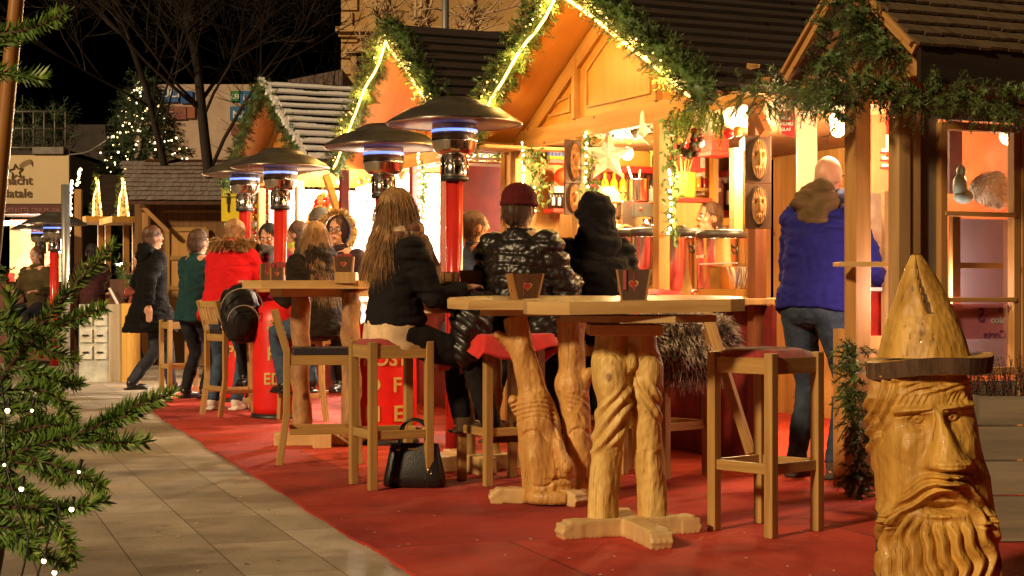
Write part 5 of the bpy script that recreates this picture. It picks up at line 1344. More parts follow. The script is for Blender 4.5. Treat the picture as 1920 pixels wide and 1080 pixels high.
# things seen between the posts
mb = MB(); c = FD.I @ P(1645, 420, 9.2); mb.box((c.x, c.y, 1.25), (.16, .02, .75)); o = mb.build("inner_panel", plain("greige_panel", (.50, .42, .32), .6), hd)
mb = MB(); c = FD.I @ P(1655, 450, 9.0); mb.box((c.x + .03, c.y, 1.15), (.055, .03, .95)); mb.build("inner_post", POSTW, hd)
mb = MB(); c = FD.I @ P(1650, 590, 9.1); mb.box((c.x, c.y, c.z), (.34, .03, .26)); mb.box((c.x, c.y - .02, c.z + .145), (.36, .12, .02), mi=1); mb.box((c.x, c.y - .02, c.z - .16), (.36, .05, .05), mi=2); mb.build("counter_front", [REDPAINT, WHITEP, BEAM], hd)
for k in range(3):
    c = P(1650, 285 + k * 14, 9.6); mb = MB(); mb.box((c.x, 9.6, c.z), (.30, .16, .022), rz=R(-4)); mb.box((c.x, 9.515, c.z - .012), (.31, .004, .012), rz=R(-4), mi=1)
    o = mb.build("stacked_tray", [WHITEP, REDPAINT]); recentre(o, (c.x, 9.6, c.z - .011)); tag(o, ["topmost white tray with red edge behind the hut post", "middle white tray of the stack behind the hut post", "lowest white tray of the stack behind the hut post"][k], "tray", "stacked trays behind the hut post")
c = P(1650, 260, 9.6); mb = MB()
for k in range(60):
    a = [random.uniform(0, 6.28) for _ in range(2)]; r0 = .075; p = [c + Vector((math.cos(a[0] + t) * r0 * math.cos(a[1] + t * .3), math.sin(a[0] + t) * r0 * .7, math.sin(a[0] + t) * r0 * math.sin(a[1]))) for t in (0, .5, 1.0, 1.5)]
    mb.tube(p, .003, 4)
o = mb.build("willow_ball", wood("willow", (.12, .05, .015), (.30, .14, .04))); recentre(o, c - Vector((0, 0, .075))); tag(o, "brown woven twig ball above the white trays", "ornament")
c = P(1678, 250, 9.4); mb = MB(); mb.box((c.x, 9.4, c.z), (.10, .02, .28)); mb.box((c.x - .01, 9.385, c.z - .06), (.09, .01, .10), mi=1); o = mb.build("price_card", [REDPAINT, PAPER]); recentre(o, c); tag(o, "red and white card hanging beside the twig ball", "card")
# planter box with heather
pb = thing("planter_box", "weathered grey planter box full of dark red heather under the window", "planter", P(1990, HZ, 6.9)); pb.location.z = 0
mb = MB(); hh = CH - (745 - 550) * 6.55 / F
for k, (za, zb_) in enumerate(((hh - .12, hh), (hh - .265, hh - .125), (hh - .41, hh - .27), (0.02, hh - .415))):
    mb.box((0, -.25, (za + zb_) / 2), (.86, .03, zb_ - za - .004)); mb.box((-.43, 0, (za + zb_) / 2), (.03, .5, zb_ - za - .004))
mb.box((0, 0, hh - .08), (.84, .48, .05), mi=1); mb.build("box_boards", [GREYWOOD, plain("soil", (.03, .02, .012), .9)], pb)
mb = MB()
for k in range(260):
    p = Vector((random.uniform(-.42, .42), random.uniform(-.22, .22), hh - .06)); d_ = Vector((random.uniform(-.35, .35), random.uniform(-.35, .2), 1)); l = random.uniform(.12, .24)
    sprig(mb, p, d_, l, 26, .014, .007, 0 if random.random() < .6 else 2, 0, .002, rnd=.4)
mb.build("heather", [plain("heather_bloom", (.16, .020, .03), .8, var=.5), TWIG, plain("heather_green", (.05, .05, .02), .8, var=.4)], pb)
# dark fir garland hanging down the hut corner
def w_pts(lst): return [P(a, b, c) for a, b, c in lst]
garland_along(w_pts([(1606, 640, 8.1), (1598, 740, 8.1), (1612, 820, 8.1), (1606, 900, 8.1), (1618, 950, 8.1)]), .10, 190, .026, .007, "fir_garland", "dark fir garland hanging down the hut corner behind the carved head", per=34, L_=.09)
garland_along(w_pts([(1380, 165, 9.4), (1430, 185, 9.3), (1500, 170, 9.0), (1560, 150, 8.3)]), .15, 150, .030, .006, "fir_garland", "dark fir garland along the eave between the big stall and the hut", per=34, L_=.15)
garland_along(w_pts([(1595, -10, 7.95), (1585, 50, 7.95), (1560, 120, 7.9), (1530, 190, 7.9)]), .22, 300, .028, .006, "fir_garland", "thick fir garland on the left side of the small hut gable", per=34, L_=.12)
garland_along(w_pts([(1600, 0, 7.9), (1640, 60, 7.8), (1670, 105, 7.7)]), .14, 260, .028, .006, "fir_garland", "fir garland on the right side of the small hut gable", per=34, L_=.11)
garland_along(w_pts([(1560, 190, 7.75), (1620, 150, 7.7), (1680, 180, 7.6), (1740, 180, 7.55), (1800, 178, 7.5), (1860, 190, 7.5), (1925, 205, 7.5)]), .12, 240, .028, .006, "fir_garland", "long fir garland sagging along the dark hut fascia above the window", per=30, L_=.11)
garland_along(w_pts([(1562, 185, 7.8), (1568, 215, 7.8), (1575, 235, 7.8)]), .05, 90, .04, .009, "fir_sprig", "short fir sprig hanging beside the hut corner post", per=16, L_=.1)
# ------------------------------------------------------------------ inside the big bar stall
SY = 3.62                                       # shelf front plane along the far side wall
aw = lambda px, py, c=SY: FA.on_y(px, py, c)
AMB = glassmat("amber_glass", (1, .6, .1), .05, .2)
def place(o, fr, p, label, cat, group=None):
    o.location = fr.M @ Vector(p); o.rotation_euler = (0, 0, fr.rz); return tag(o, label, cat, group)
def shelf(px0, px1, py, label_, dep=.2, mat=None, th=.03, c=SY):
    a, b_ = aw(px0, py, c), aw(px1, py, c); mb = MB(); mb.box((0, 0, 0), (b_.x - a.x, dep, th)); o = mb.build("wall_shelf", mat or REDPAINT, stA); o.location = ((a.x + b_.x) / 2, c - dep / 2 + .08, a.z - th / 2); return a.z
z_lo = shelf(1148, 1245, 390, ""); z_hi = shelf(1120, 1245, 312, "", mat=REDPAINT, th=.05)
z_l2 = shelf(1026, 1062, 392, ""); z_h2 = shelf(1020, 1064, 300, "", mat=REDPAINT)
mb = MB(); a, b_ = aw(1112, 312), aw(1248, 395); mb.box(((a.x + b_.x) / 2, SY + .06, (a.z + b_.z) / 2), (b_.x - a.x, .02, a.z - b_.z)); mb.build("shelf_back", DARKRED, stA)
def bottle(px, zb, h, r, mat, label, grp, c=SY - .02, lab=None, cap=None, lb=None):
    p = aw(px, 400, c); mb = MB()
    mb.lathe([(r, 0), (r, h * .55), (r * .9, h * .64), (r * .36, h * .74), (r * .34, h * .93)], n=14); mb.lathe([(r * .4, h * .93), (r * .4, h)], n=10, mi=1)
    if lab: mb.lathe([(r * 1.03, h * .15), (r * 1.03, h * .48)], n=14, mi=2, cap=False)
    if lb: text_on(mb, lb, h * .22, frame_M((-r * .5, -r * 1.06, h * .24), (1, 0, 0)), 3, True)
    o = mb.build("bottle", [mat, cap or plain("bottle_cap", (.5, .15, .08), .4), lab or PAPER, DARKRED]); place(o, FA, (p.x, c, zb), label, "bottle", grp)
YB = plain("yellow_drink", (.85, .48, .03), .2, var=.1, bs=0); DB = plain("dark_bottle_glass", (.04, .022, .014), .12, bs=0); YL = plain("yellow_label", (.95, .75, .12), .5, bs=0)
for i, px in enumerate((1134, 1151, 1168)): bottle(px, z_lo, .33, .036, YB, ["left", "middle", "right"][i] + " of three yellow liqueur bottles printed 77 on the bar shelf", "yellow bottles", lab=YL, lb="77")
for i, px in enumerate((1186, 1199, 1210, 1221, 1232)): bottle(px, z_lo, .36 - .01 * (i % 2), .026, DB, ["first", "second", "third", "fourth", "fifth", "sixth"][i] + " from left of the dark wine bottles behind the steel mug", "dark wine bottles on the lower bar shelf", c=SY - .0, lab=PAPER if i > 2 else None, cap=plain("white_cap", (.7, .68, .65), .4))
for i in range(6): bottle(1031 + i * 5.6, z_l2, .20, .018, DB, ["first", "second", "third", "fourth", "fifth", "sixth"][i] + " from left of the small black bottles beside the tall oval plaque", "small black bottles in a row", cap=plain("silver_cap", (.7, .7, .72), .3, .8), lab=PAPER if i % 2 else None)
for i in range(5): bottle(1030 + i * 6.6, z_h2, .20, .022, plain("yellow_can", (.85, .62, .03), .3), ["first", "second", "third", "fourth", "fifth", "sixth"][i] + " from left of the blue-banded yellow bottles on the upper shelf", "yellow bottles on the upper shelf", lab=plain("blue_band", (.08, .1, .3), .4), cap=YL)
# cardboard pine-fan and red round lamp, boxes
p = aw(1043, 262); mb = MB()
for k in range(9): a = -.9 + k * .225; mb.beam((0, 0, 0), (.13 * math.sin(a), 0, .19 * math.cos(a)), .03, .01, up=(0, 1, 0))
o = mb.build("straw_fan", plain("straw", (.85, .62, .18), .6)); place(o, FA, (p.x, SY - .03, p.z - .09), "yellow straw fan standing above the small yellow bottles", "ornament")
p = aw(1046, 333); mb = MB(); mb.ell((0, 0, 0), (.075, .075, .072)); mb.tube([(0, 0, .07), (0, 0, .13)], .006, 5); o = mb.build("lampshade", plain("red_paper_shade", (.8, .07, .01), .6)); place(o, FA, (p.x, SY - .1, p.z), "round orange-red paper shade between the two small shelves", "lamp")
p = aw(1045, 352); mb = MB(); mb.box((0, 0, 0), (.15, .1, .05)); o = mb.build("folded_cloth", plain("cream_cloth", (.75, .6, .4), .8)); place(o, FA, (p.x, SY - .05, p.z - .02), "cream folded cloth under the round red shade", "cloth")
mb = MB(); p = aw(1112, 362)
mb.box((0, 0, .075), (.085, .07, .15)); mb.box((.095, 0, .07), (.085, .07, .14)); mb.box((.0, -.037, .10), (.07, .004, .05), mi=1); mb.box((.095, -.037, .10), (.07, .004, .05), mi=1)
o = mb.build("blue_cartons", [plain("navy_carton", (.05, .07, .16), .5), PAPER]); place(o, FA, (p.x, SY - .05, z_lo), "pair of small navy drink cartons left of the yellow bottles", "carton")
# gingerbread house board and deer on the upper shelf
p = aw(1205, 312); mb = MB(); Mx = Matrix(((1, 0, 0, 0), (0, 0, 1, 0), (0, 1, 0, 0), (0, 0, 0, 1)))
mb.prism([(-.20, 0), (.19, 0), (.13, .16), (.02, .30), (-.10, .20)], -.03, .03, Mx); o = mb.build("wooden_crib", PLY); place(o, FA, (aw(1185, 312).x, SY, z_hi), "orange wooden house shape on the red upper shelf", "ornament")
mb = MB()
for (x, y) in ((-.05, .02), (-.03, -.02), (.06, .02), (.08, -.02)): mb.tube([(x, y, 0), (x, y, .11)], [.009, .012], 6)
mb.ell((.015, 0, .14), (.095, .035, .042)); mb.tube([(-.06, 0, .15), (-.10, 0, .24)], [.03, .018], 8); mb.ell((-.12, 0, .245), (.035, .018, .020))
for s_ in (-1, 1): mb.tube([(-.10, 0, .26), (-.09, s_ * .03, .32), (-.12, s_ * .05, .35)], .005, 4); mb.tube([(-.09, s_ * .03, .32), (-.06, s_ * .04, .34)], .004, 4)
o = rmesh(mb, "straw_deer", .006, 1, [plain("straw_yellow", (.85, .62, .2), .6)]); place(o, FA, (aw(1222, 312).x, SY - .1, z_hi), "small straw deer figure standing on the red upper shelf", "ornament")
# straw star hanging in the opening
p = FA.on_x(1140, 293, .08); mb = MB(); st = [((.20 if k % 2 == 0 else .085) * math.sin(k * math.pi / 5), (.20 if k % 2 == 0 else .085) * math.cos(k * math.pi / 5)) for k in range(10)]
vs = [(0, -.03, 0), (0, .03, 0)] + [(x * .95, 0, z) for x, z in st]; mb.add(vs, [(0, 2 + k, 2 + (k + 1) % 10) for k in range(10)] + [(1, 2 + (k + 1) % 10, 2 + k) for k in range(10)])
mb.tube([(0, 0, .19), (0, 0, .38)], .003, 4)
o = mb.build("paper_star", plain("cream_star_paper", (.85, .72, .52), .6, sc_=40, var=.25)); o.location = FA.M @ p; o.rotation_euler = (0, 0, R(-6)); tag(o, "cream five-pointed paper star hanging in the bar opening", "ornament")
# steel mug with spoons, coffee machine
p = FA.on_y(1196, 378, 3.0); mb = MB(); mb.lathe([(.085, 0), (.088, .01), (.088, .17), (.092, .175)], n=22); mb.tube([(-.02, 0, .1), (-.10, -.02, .27)], .009, 6, 1); mb.tube([(.0, 0, .1), (.02, .0, .25)], .006, 6, 1)
o = mb.build("steel_pot", [STEEL, WHITEP]); place(o, FA, p, "steel pot with a white ladle on top of the coffee machine", "pot")
cm = thing("coffee_machine", "small steel coffee machine with red buttons left of the urns", "coffee machine", FA.M @ Vector((p.x, 3.0, 1.06)), AL)
H_ = p.z - 1.06; mb = MB(); mb.box((0, .1, H_ / 2), (.34, .3, H_)); mb.build("body", STEEL, cm, bevel=.008)
mb = MB(); mb.box((.05, -.065, H_ - .07), (.22, .03, .10)); mb.build("control_panel", BLACK, cm); mb = MB(); mb.ell((-.02, -.085, H_ - .06), .014); mb.ell((.12, -.085, H_ - .06), .014); mb.build("button", REDPOLE, cm)
mb = MB(); mb.tube([(.05, -.05, H_ - .22), (.05, -.05, H_ - .14)], .035, 12); mb.tube([(.05, -.06, H_ - .18), (.05, -.18, H_ - .2)], .012, 8); mb.build("brew_head", CHROME, cm)
mb = MB(); mb.box((0, -.08, H_ - .36), (.42, .2, .02)); mb.build("drip_tray", STEEL, cm)
# urns along the counter
def urn(px, py_top, py_bot, y, rr, label):
    p = FA.on_x(px, py_bot, .42); top = FA.on_x(px, py_top, .42).z; zb = 1.02; h = top - zb
    root = thing("drink_urn", label, "drink urn", FA.M @ Vector((.42, p.y, zb)), AL, "steel hot drink urns on the counter")
    mb = MB(); mb.lathe([(rr * .97, 0), (rr, .01), (rr, h * .84), (rr * 1.02, h * .85), (rr * 1.02, h * .87)], n=32); mb.build("body", STEEL, root)
    mb = MB(); mb.lathe([(rr * 1.03, h * .865), (rr * 1.04, h * .95), (rr * .9, h * .985), (.03, h)], n=32); mb.tube([(0, 0, h - .01), (0, 0, h + .015)], .03, 12); mb.build("lid", BLACK, root)
    mb = MB(); mb.tube([(-rr, 0, .05), (-rr - .06, 0, .05), (-rr - .06, 0, .02)], .012, 8); mb.build("tap", CHROME, root)
    mb = MB()
    for s_ in (-1, 1): mb.tube([(0, s_ * rr, h * .72), (0, s_ * (rr + .035), h * .72), (0, s_ * (rr + .035), h * .64), (0, s_ * rr, h * .64)], .008, 6)
    mb.build("handle", BLACK, root)
    t = MB(); t.box((-rr - .001, 0, h * .6), (.004, .09, .02)); t.build("badge", WHITEP, root)
urn(1352, 430, 540, 0, .165, "largest steel urn with black lid, nearest the dark red post")
urn(1278, 427, 535, 0, .135, "middle steel urn behind the light-wrapped post")
urn(1214, 426, 520, 0, .13, "third steel urn just left of the bar post")
urn(1176, 428, 520, 0, .12, "farthest steel urn beside the coffee machine")
# yellow crock with wooden spoons, red boxes, wreath, mirror
p = FA.on_x(1281, 372, 1.0); mb = MB(); mb.lathe([(.085, 0), (.095, .02), (.10, .17), (.105, .20)], n=20)
for k in range(9): a = random.uniform(0, 6.28); mb.tube([(0, 0, .05), (.08 * math.cos(a), .08 * math.sin(a), random.uniform(.28, .36))], .007, 5, 1)
o = mb.build("spoon_crock", [plain("yellow_glaze", (.80, .52, .08), .3), OAK]); place(o, FA, (p.x, p.y, p.z), "yellow crock of wooden spoons in the right bar bay", "crock")
mb = MB(); mb.box((0, 0, -.02), (.34, .30, .03)); mb.box((.0, 0, -.45), (.28, .24, .84), mi=1); o = mb.build("crock_shelf", [REDPAINT, PINE]); place(o, FA, (p.x, p.y, p.z), "wooden stand with red top carrying the yellow crock", "stand")
for k, (px, py, w_, h_) in enumerate(((1283, 292, .24, .20), (1340, 270, .16, .12))):
    p = FA.on_x(px, py, 1.1); mb = MB(); mb.box((0, 0, 0), (.15, w_, h_)); mb.box((-.0, 0, -h_ / 2 - .02), (.2, w_ + .06, .03), mi=1); o = mb.build("red_box", [plain("bright_red_box", (.75, .03, .02), .45), REDPAINT]); place(o, FA, p, ["large red box under the hanging wreath", "small red box right of the wreath"][k], "box")
p = FA.on_x(1290, 252, .35); mb = MB()
for k in range(200):
    a = random.uniform(0, 6.28); c_ = Vector((0, .13 * math.cos(a), .13 * math.sin(a))) + Vector([random.uniform(-.03, .03) for _ in range(3)]); mb.ell(c_, random.uniform(.014, .026), None, random.choice((0, 0, 1, 2)), 6, 4)
o = mb.build("wreath", [plain("dark_cone_brown", (.06, .02, .012), .7), plain("dark_wreath_green", (.03, .05, .02), .7), plain("dark_berry", (.16, .01, .01), .4)]); place(o, FA, p, "dark wreath of cones and berries hanging in the right bar bay", "wreath")
def pict(px0, py0, px1, py1, cx, name, label, inner, frm=PLY):
    a, b_ = FA.on_x(px0, py0, cx), FA.on_x(px1, py1, cx); w_ = abs(b_.y - a.y); h_ = a.z - b_.z
    root = thing(name, label, "mirror", FA.M @ Vector((cx, (a.y + b_.y) / 2, (a.z + b_.z) / 2)), AL)
    mb = MB()
    for s_ in (-1, 1): mb.box((0, s_ * (w_ / 2 - .03), 0), (.04, .06, h_)); mb.box((0, 0, s_ * (h_ / 2 - .03)), (.04, w_ - .12, .06))
    mb.build("frame", frm, root); mb = MB(); mb.box((.01, 0, 0), (.01, w_ - .1, h_ - .1)); mb.build("glass", inner, root); return root
pict(1334, 285, 1398, 420, 1.6, "wall_mirror", "orange framed mirror on the back wall of the bar", plain("mirror_glass", (.75, .70, .65), .06, 1.0, .02, 2, 0))
p = FA.on_x(1310, 320, 1.7); mb = MB(); mb.box((0, 0, 0), (.03, .16, .42)); o = mb.build("paper_roll", PAPER); place(o, FA, p, "pale hanging cloth beside the bar mirror", "cloth")
mb = MB(); p = FA.on_x(1380, 300, .9); mb.box((0, 0, 0), (.07, .07, 2.0)); o = mb.build("post", BEAM, stA); o.location = (p.x, p.y, 1.1)
a, b_ = FA.on_x(1300, 455, 2.3), FA.on_x(1420, 400, 2.3)
mb = MB(); mb.box((2.44, 1.3, 1.45), (.03, 2.4, .7)); mb.build("red_dado", plain("red_dado", (.62, .03, .02), .5), stA)
# oval carved plaques
def plaque(px, py, w_, h_, fr, cx, label, seed, rz=R(-4)):
    p = fr.on_x(px, py, cx); q = fr.M @ p; root = thing("carved_plaque", label, "wood carving", q, rz, "oval bark-edged plaques with carved faces")
    mb = MB(); mb.box((0, 0, 0), (w_, .022, h_)); mb.build("backing_board", wood("plaque_board", (.07, .03, .015), (.15, .07, .03)), root, bevel=.003)
    mb = MB(); mb.ell((0, -.012, 0), (w_ * .40, .028, h_ * .46), nu=28, nv=14); mb.build("bark_rim", BARK, root)
    vs = []; fs = []; n = 34
    for j in range(n + 1):
        for i in range(n + 1):
            u, v = -1 + 2 * i / n, -1 + 2 * j / n
            x, z = u * math.sqrt(1 - v * v / 2) * w_ * .28, v * math.sqrt(1 - u * u / 2) * h_ * .40
            U_, V_ = x / (w_ * .28), z / (h_ * .40)
            h = .020 * (1 - (U_ * U_ + V_ * V_) * .7) + .030 * float(gau(U_, V_, 0, 0, .16, .34)) - .018 * float(gau(U_, V_, -.38, .22, .2, .12)) - .018 * float(gau(U_, V_, .38, .22, .2, .12)) - .014 * float(gau(U_, V_, 0, -.38, .35, .06)) + .008 * float(gau(U_, V_, 0, .42, .6, .06)) + .004 * noise.noise(Vector((U_ * 4, V_ * 4, seed))) + (.004 * math.sin(U_ * 22 + V_ * 6) if V_ < -.45 or V_ > .5 else 0)
            vs.append((x, -.036 - h, z))
    for j in range(n):
        for i in range(n): a = j * (n + 1) + i; fs.append((a, a + 1, a + n + 2, a + n + 1))
    mb = MB(); mb.add(vs, fs, 0, True); mb.build("carved_face", plain("stained_carving", (.48, .22, .06), .5, var=.35, sc_=30, bs=.3), root)
plaque(1421, 299, .155, .285, FA, -.12, "upper oval face plaque on the dark red bar post", 1, R(2))
plaque(1421, 387, .155, .265, FA, -.12, "lower oval face plaque with frowning face on the dark red bar post", 5, R(2))
plaque(1074, 303, .135, .32, FA, -.12, "tall narrow oval plaque on the middle bar post", 9, R(24))
plaque(1072, 372, .125, .24, FA, -.12, "smaller oval plaque under the tall one on the middle bar post", 14, R(24))
# white side board, red sign
a, b_ = P(1494, 212, 10.1), P(1531, 455, 10.1); mb = MB(); mb.box(((a.x + b_.x) / 2, 10.1, 1.1), (b_.x - a.x, .04, 2.2)); o = mb.build("white_panel", plain("cream_panel", (.85, .70, .48), .6, var=.05, bs=.02)); recentre(o, (a.x, 10.1, 0)); tag(o, "tall cream board standing behind the red hanging sign", "panel")
a, b_ = P(1460, 208, 9.2), P(1491, 260, 9.2); mb = MB(); Mx = Matrix(((1, 0, 0, 0), (0, 0, 1, 0), (0, 1, 0, 0), (0, 0, 0, 1))); w_ = b_.x - a.x; h_ = a.z - b_.z
mb.prism([(-w_ / 2, h_ / 2), (w_ / 2, h_ / 2), (w_ / 2, -h_ / 2), (-w_ / 2 + .02, -h_ / 2 + .03)], 0, .01, Mx)
for k, s_ in enumerate(("MENU", "FEINES", "GLAS")): text_on(mb, s_, .024, frame_M((-w_ / 2 + .012, -.002, h_ / 2 - .05 - k * .032), (1, 0, 0)), 1, True)
o = mb.build("hanging_sign", [plain("crimson_sign", (.45, .02, .03), .5, bs=0), PAPER]); o.location = (a.lerp(b_, .5)); tag(o, "small crimson sign with white lines hanging right of the plaques", "sign")
mb = MB(); mb.beam(P(1415, 205, 9.5), P(1436, 250, 9.4), .05, .06); o = mb.build("brace", wood("red_brace", (.25, .06, .02), (.42, .13, .04))); 
o.parent = stA; o.matrix_parent_inverse = Matrix.Identity(4); o.data.transform(FA.I)
# counter: red cloth, folded cloths, glass display with straws, shelf
def ctr(px, py, z=1.025): return FA.I @ P(px, py, (CH - z) * F / (py - HZ)) if py > HZ + 2 else FA.on_x(px, py, -.1)
mb = MB(); n = 26; vs = []; fs = []
y0, y1 = .95, 2.75
for j in range(n + 1):
    for i in range(15):
        y = y0 + (y1 - y0) * j / n
        if i < 9: x, z = .28 - .62 * i / 8, 1.024 + .003 * noise.noise(Vector((i, j * .8, 2)))
        else: k = i - 8; x, z = -.345 - .012 * math.sin(j * 1.6 + k) - .004 * k, 1.024 - .035 * k
        vs.append((x, y, z))
for j in range(n):
    for i in range(14): a = j * 15 + i; fs.append((a, a + 1, a + 16, a + 15))
mb.add(vs, fs, 0, True); o = mb.build("tablecloth", REDCLOTH); place(o, FA, (0, 0, 0), "red cloth spread over the bar counter and hanging in front", "tablecloth")
for k in range(5):
    y = 1.15 + k * .23; mb = MB(); n = 10; vs = []; fs = []
    for j in range(n + 1):
        for i in range(n + 1): u, v = i / n - .5, j / n - .5; e = 1 - max(abs(u), abs(v)) * 1.9; vs.append((u * .26, v * .30, max(0, .05 * max(0, e) ** .5 + .016 * noise.noise(Vector((u * 7, v * 7, k * 5.0))))))
    for j in range(n):
        for i in range(n): a = j * (n + 1) + i; fs.append((a, a + 1, a + n + 2, a + n + 1))
    mb.add(vs, fs, 0, True); o = mb.build("folded_napkin", [plain("rose_cloth", (.50, .07, .07), .8) if k % 2 else plain("deep_red_cloth", (.38, .02, .03), .8)])
    place(o, FA, (-.12 + .05 * (k % 2), y, 1.029), ["leftmost", "second from left", "middle", "second from right", "rightmost"][4 - k] + " crumpled red napkin on the bar counter", "napkin", "crumpled napkins on the bar counter")
ds = thing("straw_box", "clear box with white straws and small tubs at the counter end", "display box", FA.M @ Vector((-.02, .42, 1.022)), AL)
mb = MB(); mb.box((0, 0, .03), (.22, .44, .05)); mb.build("tray", PLY, ds); mb = MB()
mb.box((-.1, 0, .13), (.004, .42, .16)); mb.box((0, .2, .13), (.2, .004, .16)); mb.box((0, -.2, .13), (.2, .004, .16)); mb.build("glass", GLASS, ds); mb = MB(); mb.box((-.1, 0, .212), (.012, .43, .008)); mb.build("rim", WHITEP, ds)
mb = MB()
for k in range(12): x, y = random.uniform(-.05, .03), random.uniform(-.14, -.02); mb.tube([(x, y, .05), (x + random.uniform(-.05, .05), y + random.uniform(-.07, .07), .19)], .006, 5)
mb.build("straws", PAPER, ds); mb = MB(); mb.box((0, .11, .12), (.12, .12, .15)); mb.build("carton", plain("amber_carton", (.70, .32, .06), .5), ds)
# folded sign stand leaning under the counter
mb = MB(); mb.beam(P(1326, 588, 8.7), P(1408, 850, 8.5), .03, .05); mb.beam(P(1326, 588, 8.7), P(1330, 850, 9.2), .03, .05)
o = mb.build("folding_stand", OAK); recentre(o, P(1326, 860, 8.7)); tag(o, "folding wooden stand leg slanting behind the empty red-cushioned stool", "stand")
# interior of stalls B and C: shelves, ornaments, letter card
def bauble_rows(fr, parent, cx, px0, px1, py0, py1, n, label, pal, tree=None):
    mb = MB()
    for k in range(n):
        px, py = random.uniform(px0, px1), random.uniform(py0, py1)
        if tree:
            c = (px0 + px1) / 2; half = (px1 - px0) / 2 * math.sqrt(max(0, (py - py0) / (py1 - py0))); px = c + (px - c) / ((px1 - px0) / 2) * half
        p = fr.on_x(px, py, cx + random.uniform(-.06, .06)); r_ = random.uniform(.012, .034)
        mb.ell((p.x, p.y, p.z), (r_, r_, r_ * random.uniform(1, 1.5)), None, random.randrange(len(pal)), 7, 5)
    o = mb.build("bauble_display", pal); place(o, fr, (0, 0, 0), label, "ornaments"); o['kind'] = 'stuff'; return o
RB = plain("red_bauble", (.70, .02, .02), .2, bs=0); WB_ = plain("white_bauble", (.85, .8, .75), .3, bs=0); GB = plain("gold_bauble", (.75, .42, .10), .3, .6, bs=0); OB = plain("olive_bauble", (.25, .28, .04), .3, bs=0); BB = plain("dark_trinket", (.05, .05, .06), .4, bs=0); PB = plain("blue_trinket", (.12, .30, .60), .4, bs=0)
bauble_rows(FC, stC, .55, 470, 530, 340, 520, 420, "dense hanging red and white baubles at the left end of the far white stall", [RB, RB, WB_, GB, OB])
bauble_rows(FC, stC, .5, 570, 645, 366, 430, 320, "cluster of red and gold baubles behind the grey beanie", [RB, GB, GB, WB_, RB], True)
bauble_rows(FC, stC, .9, 532, 640, 340, 430, 60, "sparse pale trinkets on the white wall of the far stall", [GB, OB, WB_, BB])
bauble_rows(FB, stB, 1.3, 648, 712, 325, 430, 70, "small dark and olive trinkets pinned on the white wall", [BB, OB, GB, PB, BB])
bauble_rows(FB, stB, .7, 812, 838, 400, 510, 120, "pile of small red and blue trinkets low beside the heater pole", [RB, BB, PB, WB_, OB])
p = FB.on_x(673, 372, 1.42); mb = MB(); mb.box((0, 0, 0), (.02, .10, .12)); mb.box((0, 0, -.07), (.02, .14, .02)); mb.box((0, 0, .07), (.02, .14, .02)); o = mb.build("lantern", plain("dark_lantern", (.05, .06, .03), .5)); place(o, FB, p, "tiny dark lantern hanging on the white shop wall", "lantern")
mb = MB(); M_ = frame_M((0, 0, 0), (0, -1, 0)); text_on(mb, "[4]", .09, M_, 0, True); p = FB.on_x(812, 356, .0); mb.v = [tuple(Vector(v)) for v in mb.v]
o = mb.build("number_plate", plain("grey_number", (.30, .28, .26), .5, bs=0)); place(o, FB, (1.47, FB.on_x(800, 356, 1.47).y, FB.on_x(800, 356, 1.47).z), "faint grey number 4 on the white wall between garland and heater pole", "number")
for k, (py) in enumerate((405, 450)):
    a, b_ = FB.on_x(648, py, 1.42), FB.on_x(770, py - 12, 1.42); mb = MB(); mb.box((1.36, (a.y + b_.y) / 2, a.z), (.22, abs(a.y - b_.y), .025)); mb.build("wall_shelf", WHITEP, stB)
# ------------------------------------------------------------------ garlands and ropes on the gables
garl = []
for (fr, W, ze, zr, lab, rr, dn_) in ((FA, WA, ZEA, ZRA, "big bar stall", .13, 240), (FB, WB, ZEB, ZRB, "middle stall", .12, 210)):
    pts = rake_pts(W, ze - .03, zr + .02, -.44)
    g_ = garland_along(pts, rr * 1.7, dn_ * 2, .034, .0075, "fir_garland", "thick fir garland with glowing yellow rope along the gable of the " + lab, per=15, L_=.085, frame=fr, hang=.15, outdir=(-.3, 0, .55), core=rr * .5)
    rp_ = rake_pts(W, ze - .07, zr - .10, -.50)[1:-1]
    rope_on_garland(rp_, .011, .03, g_, fr)
    for k_ in range(2, len(rp_) - 2, 4):
        ld = bpy.data.lights.new("rope_light", 'POINT'); ld.energy = 8.5; ld.color = (1, .58, .14); ld.shadow_soft_size = .05
        lo = bpy.data.objects.new("rope_light", ld); COL.objects.link(lo); lo.location = fr.M @ (rp_[k_] + Vector((-.03, 0, -.05)))
    rp2 = [p + Vector((-.01 + random.uniform(-.02, .02), 0, .05 + random.uniform(-.03, .05))) for p in rake_pts(W, ze - .07, zr - .10, -.50, 30)[2:-2]]
    o = lightline(rp2, .007, .06, "fairy_lights", None, LED, fr, beads=.05, parent=g_); o.data.transform(Matrix.Translation(-g_.location))
pts = rake_pts(WC, ZEC - .02, ZRC + .02, -.44)
garland_along(pts, .13, 200, .038, .010, "fir_garland", "narrow frosted fir garland along the gable of the white-roofed stall", per=14, L_=.09, frame=FC, hang=.1, core=.045)
mb = MB()
for k in range(26):
    y = WC / 2 * (1 - k / 25); z = ZEC + (ZRC - ZEC) * (1 - k / 25)
    mb.box((-.45 + random.uniform(-.02, .02), y, z + .07), (.06, .09, .035))
fo = mb.build("frost_edge", SNOW, stC)
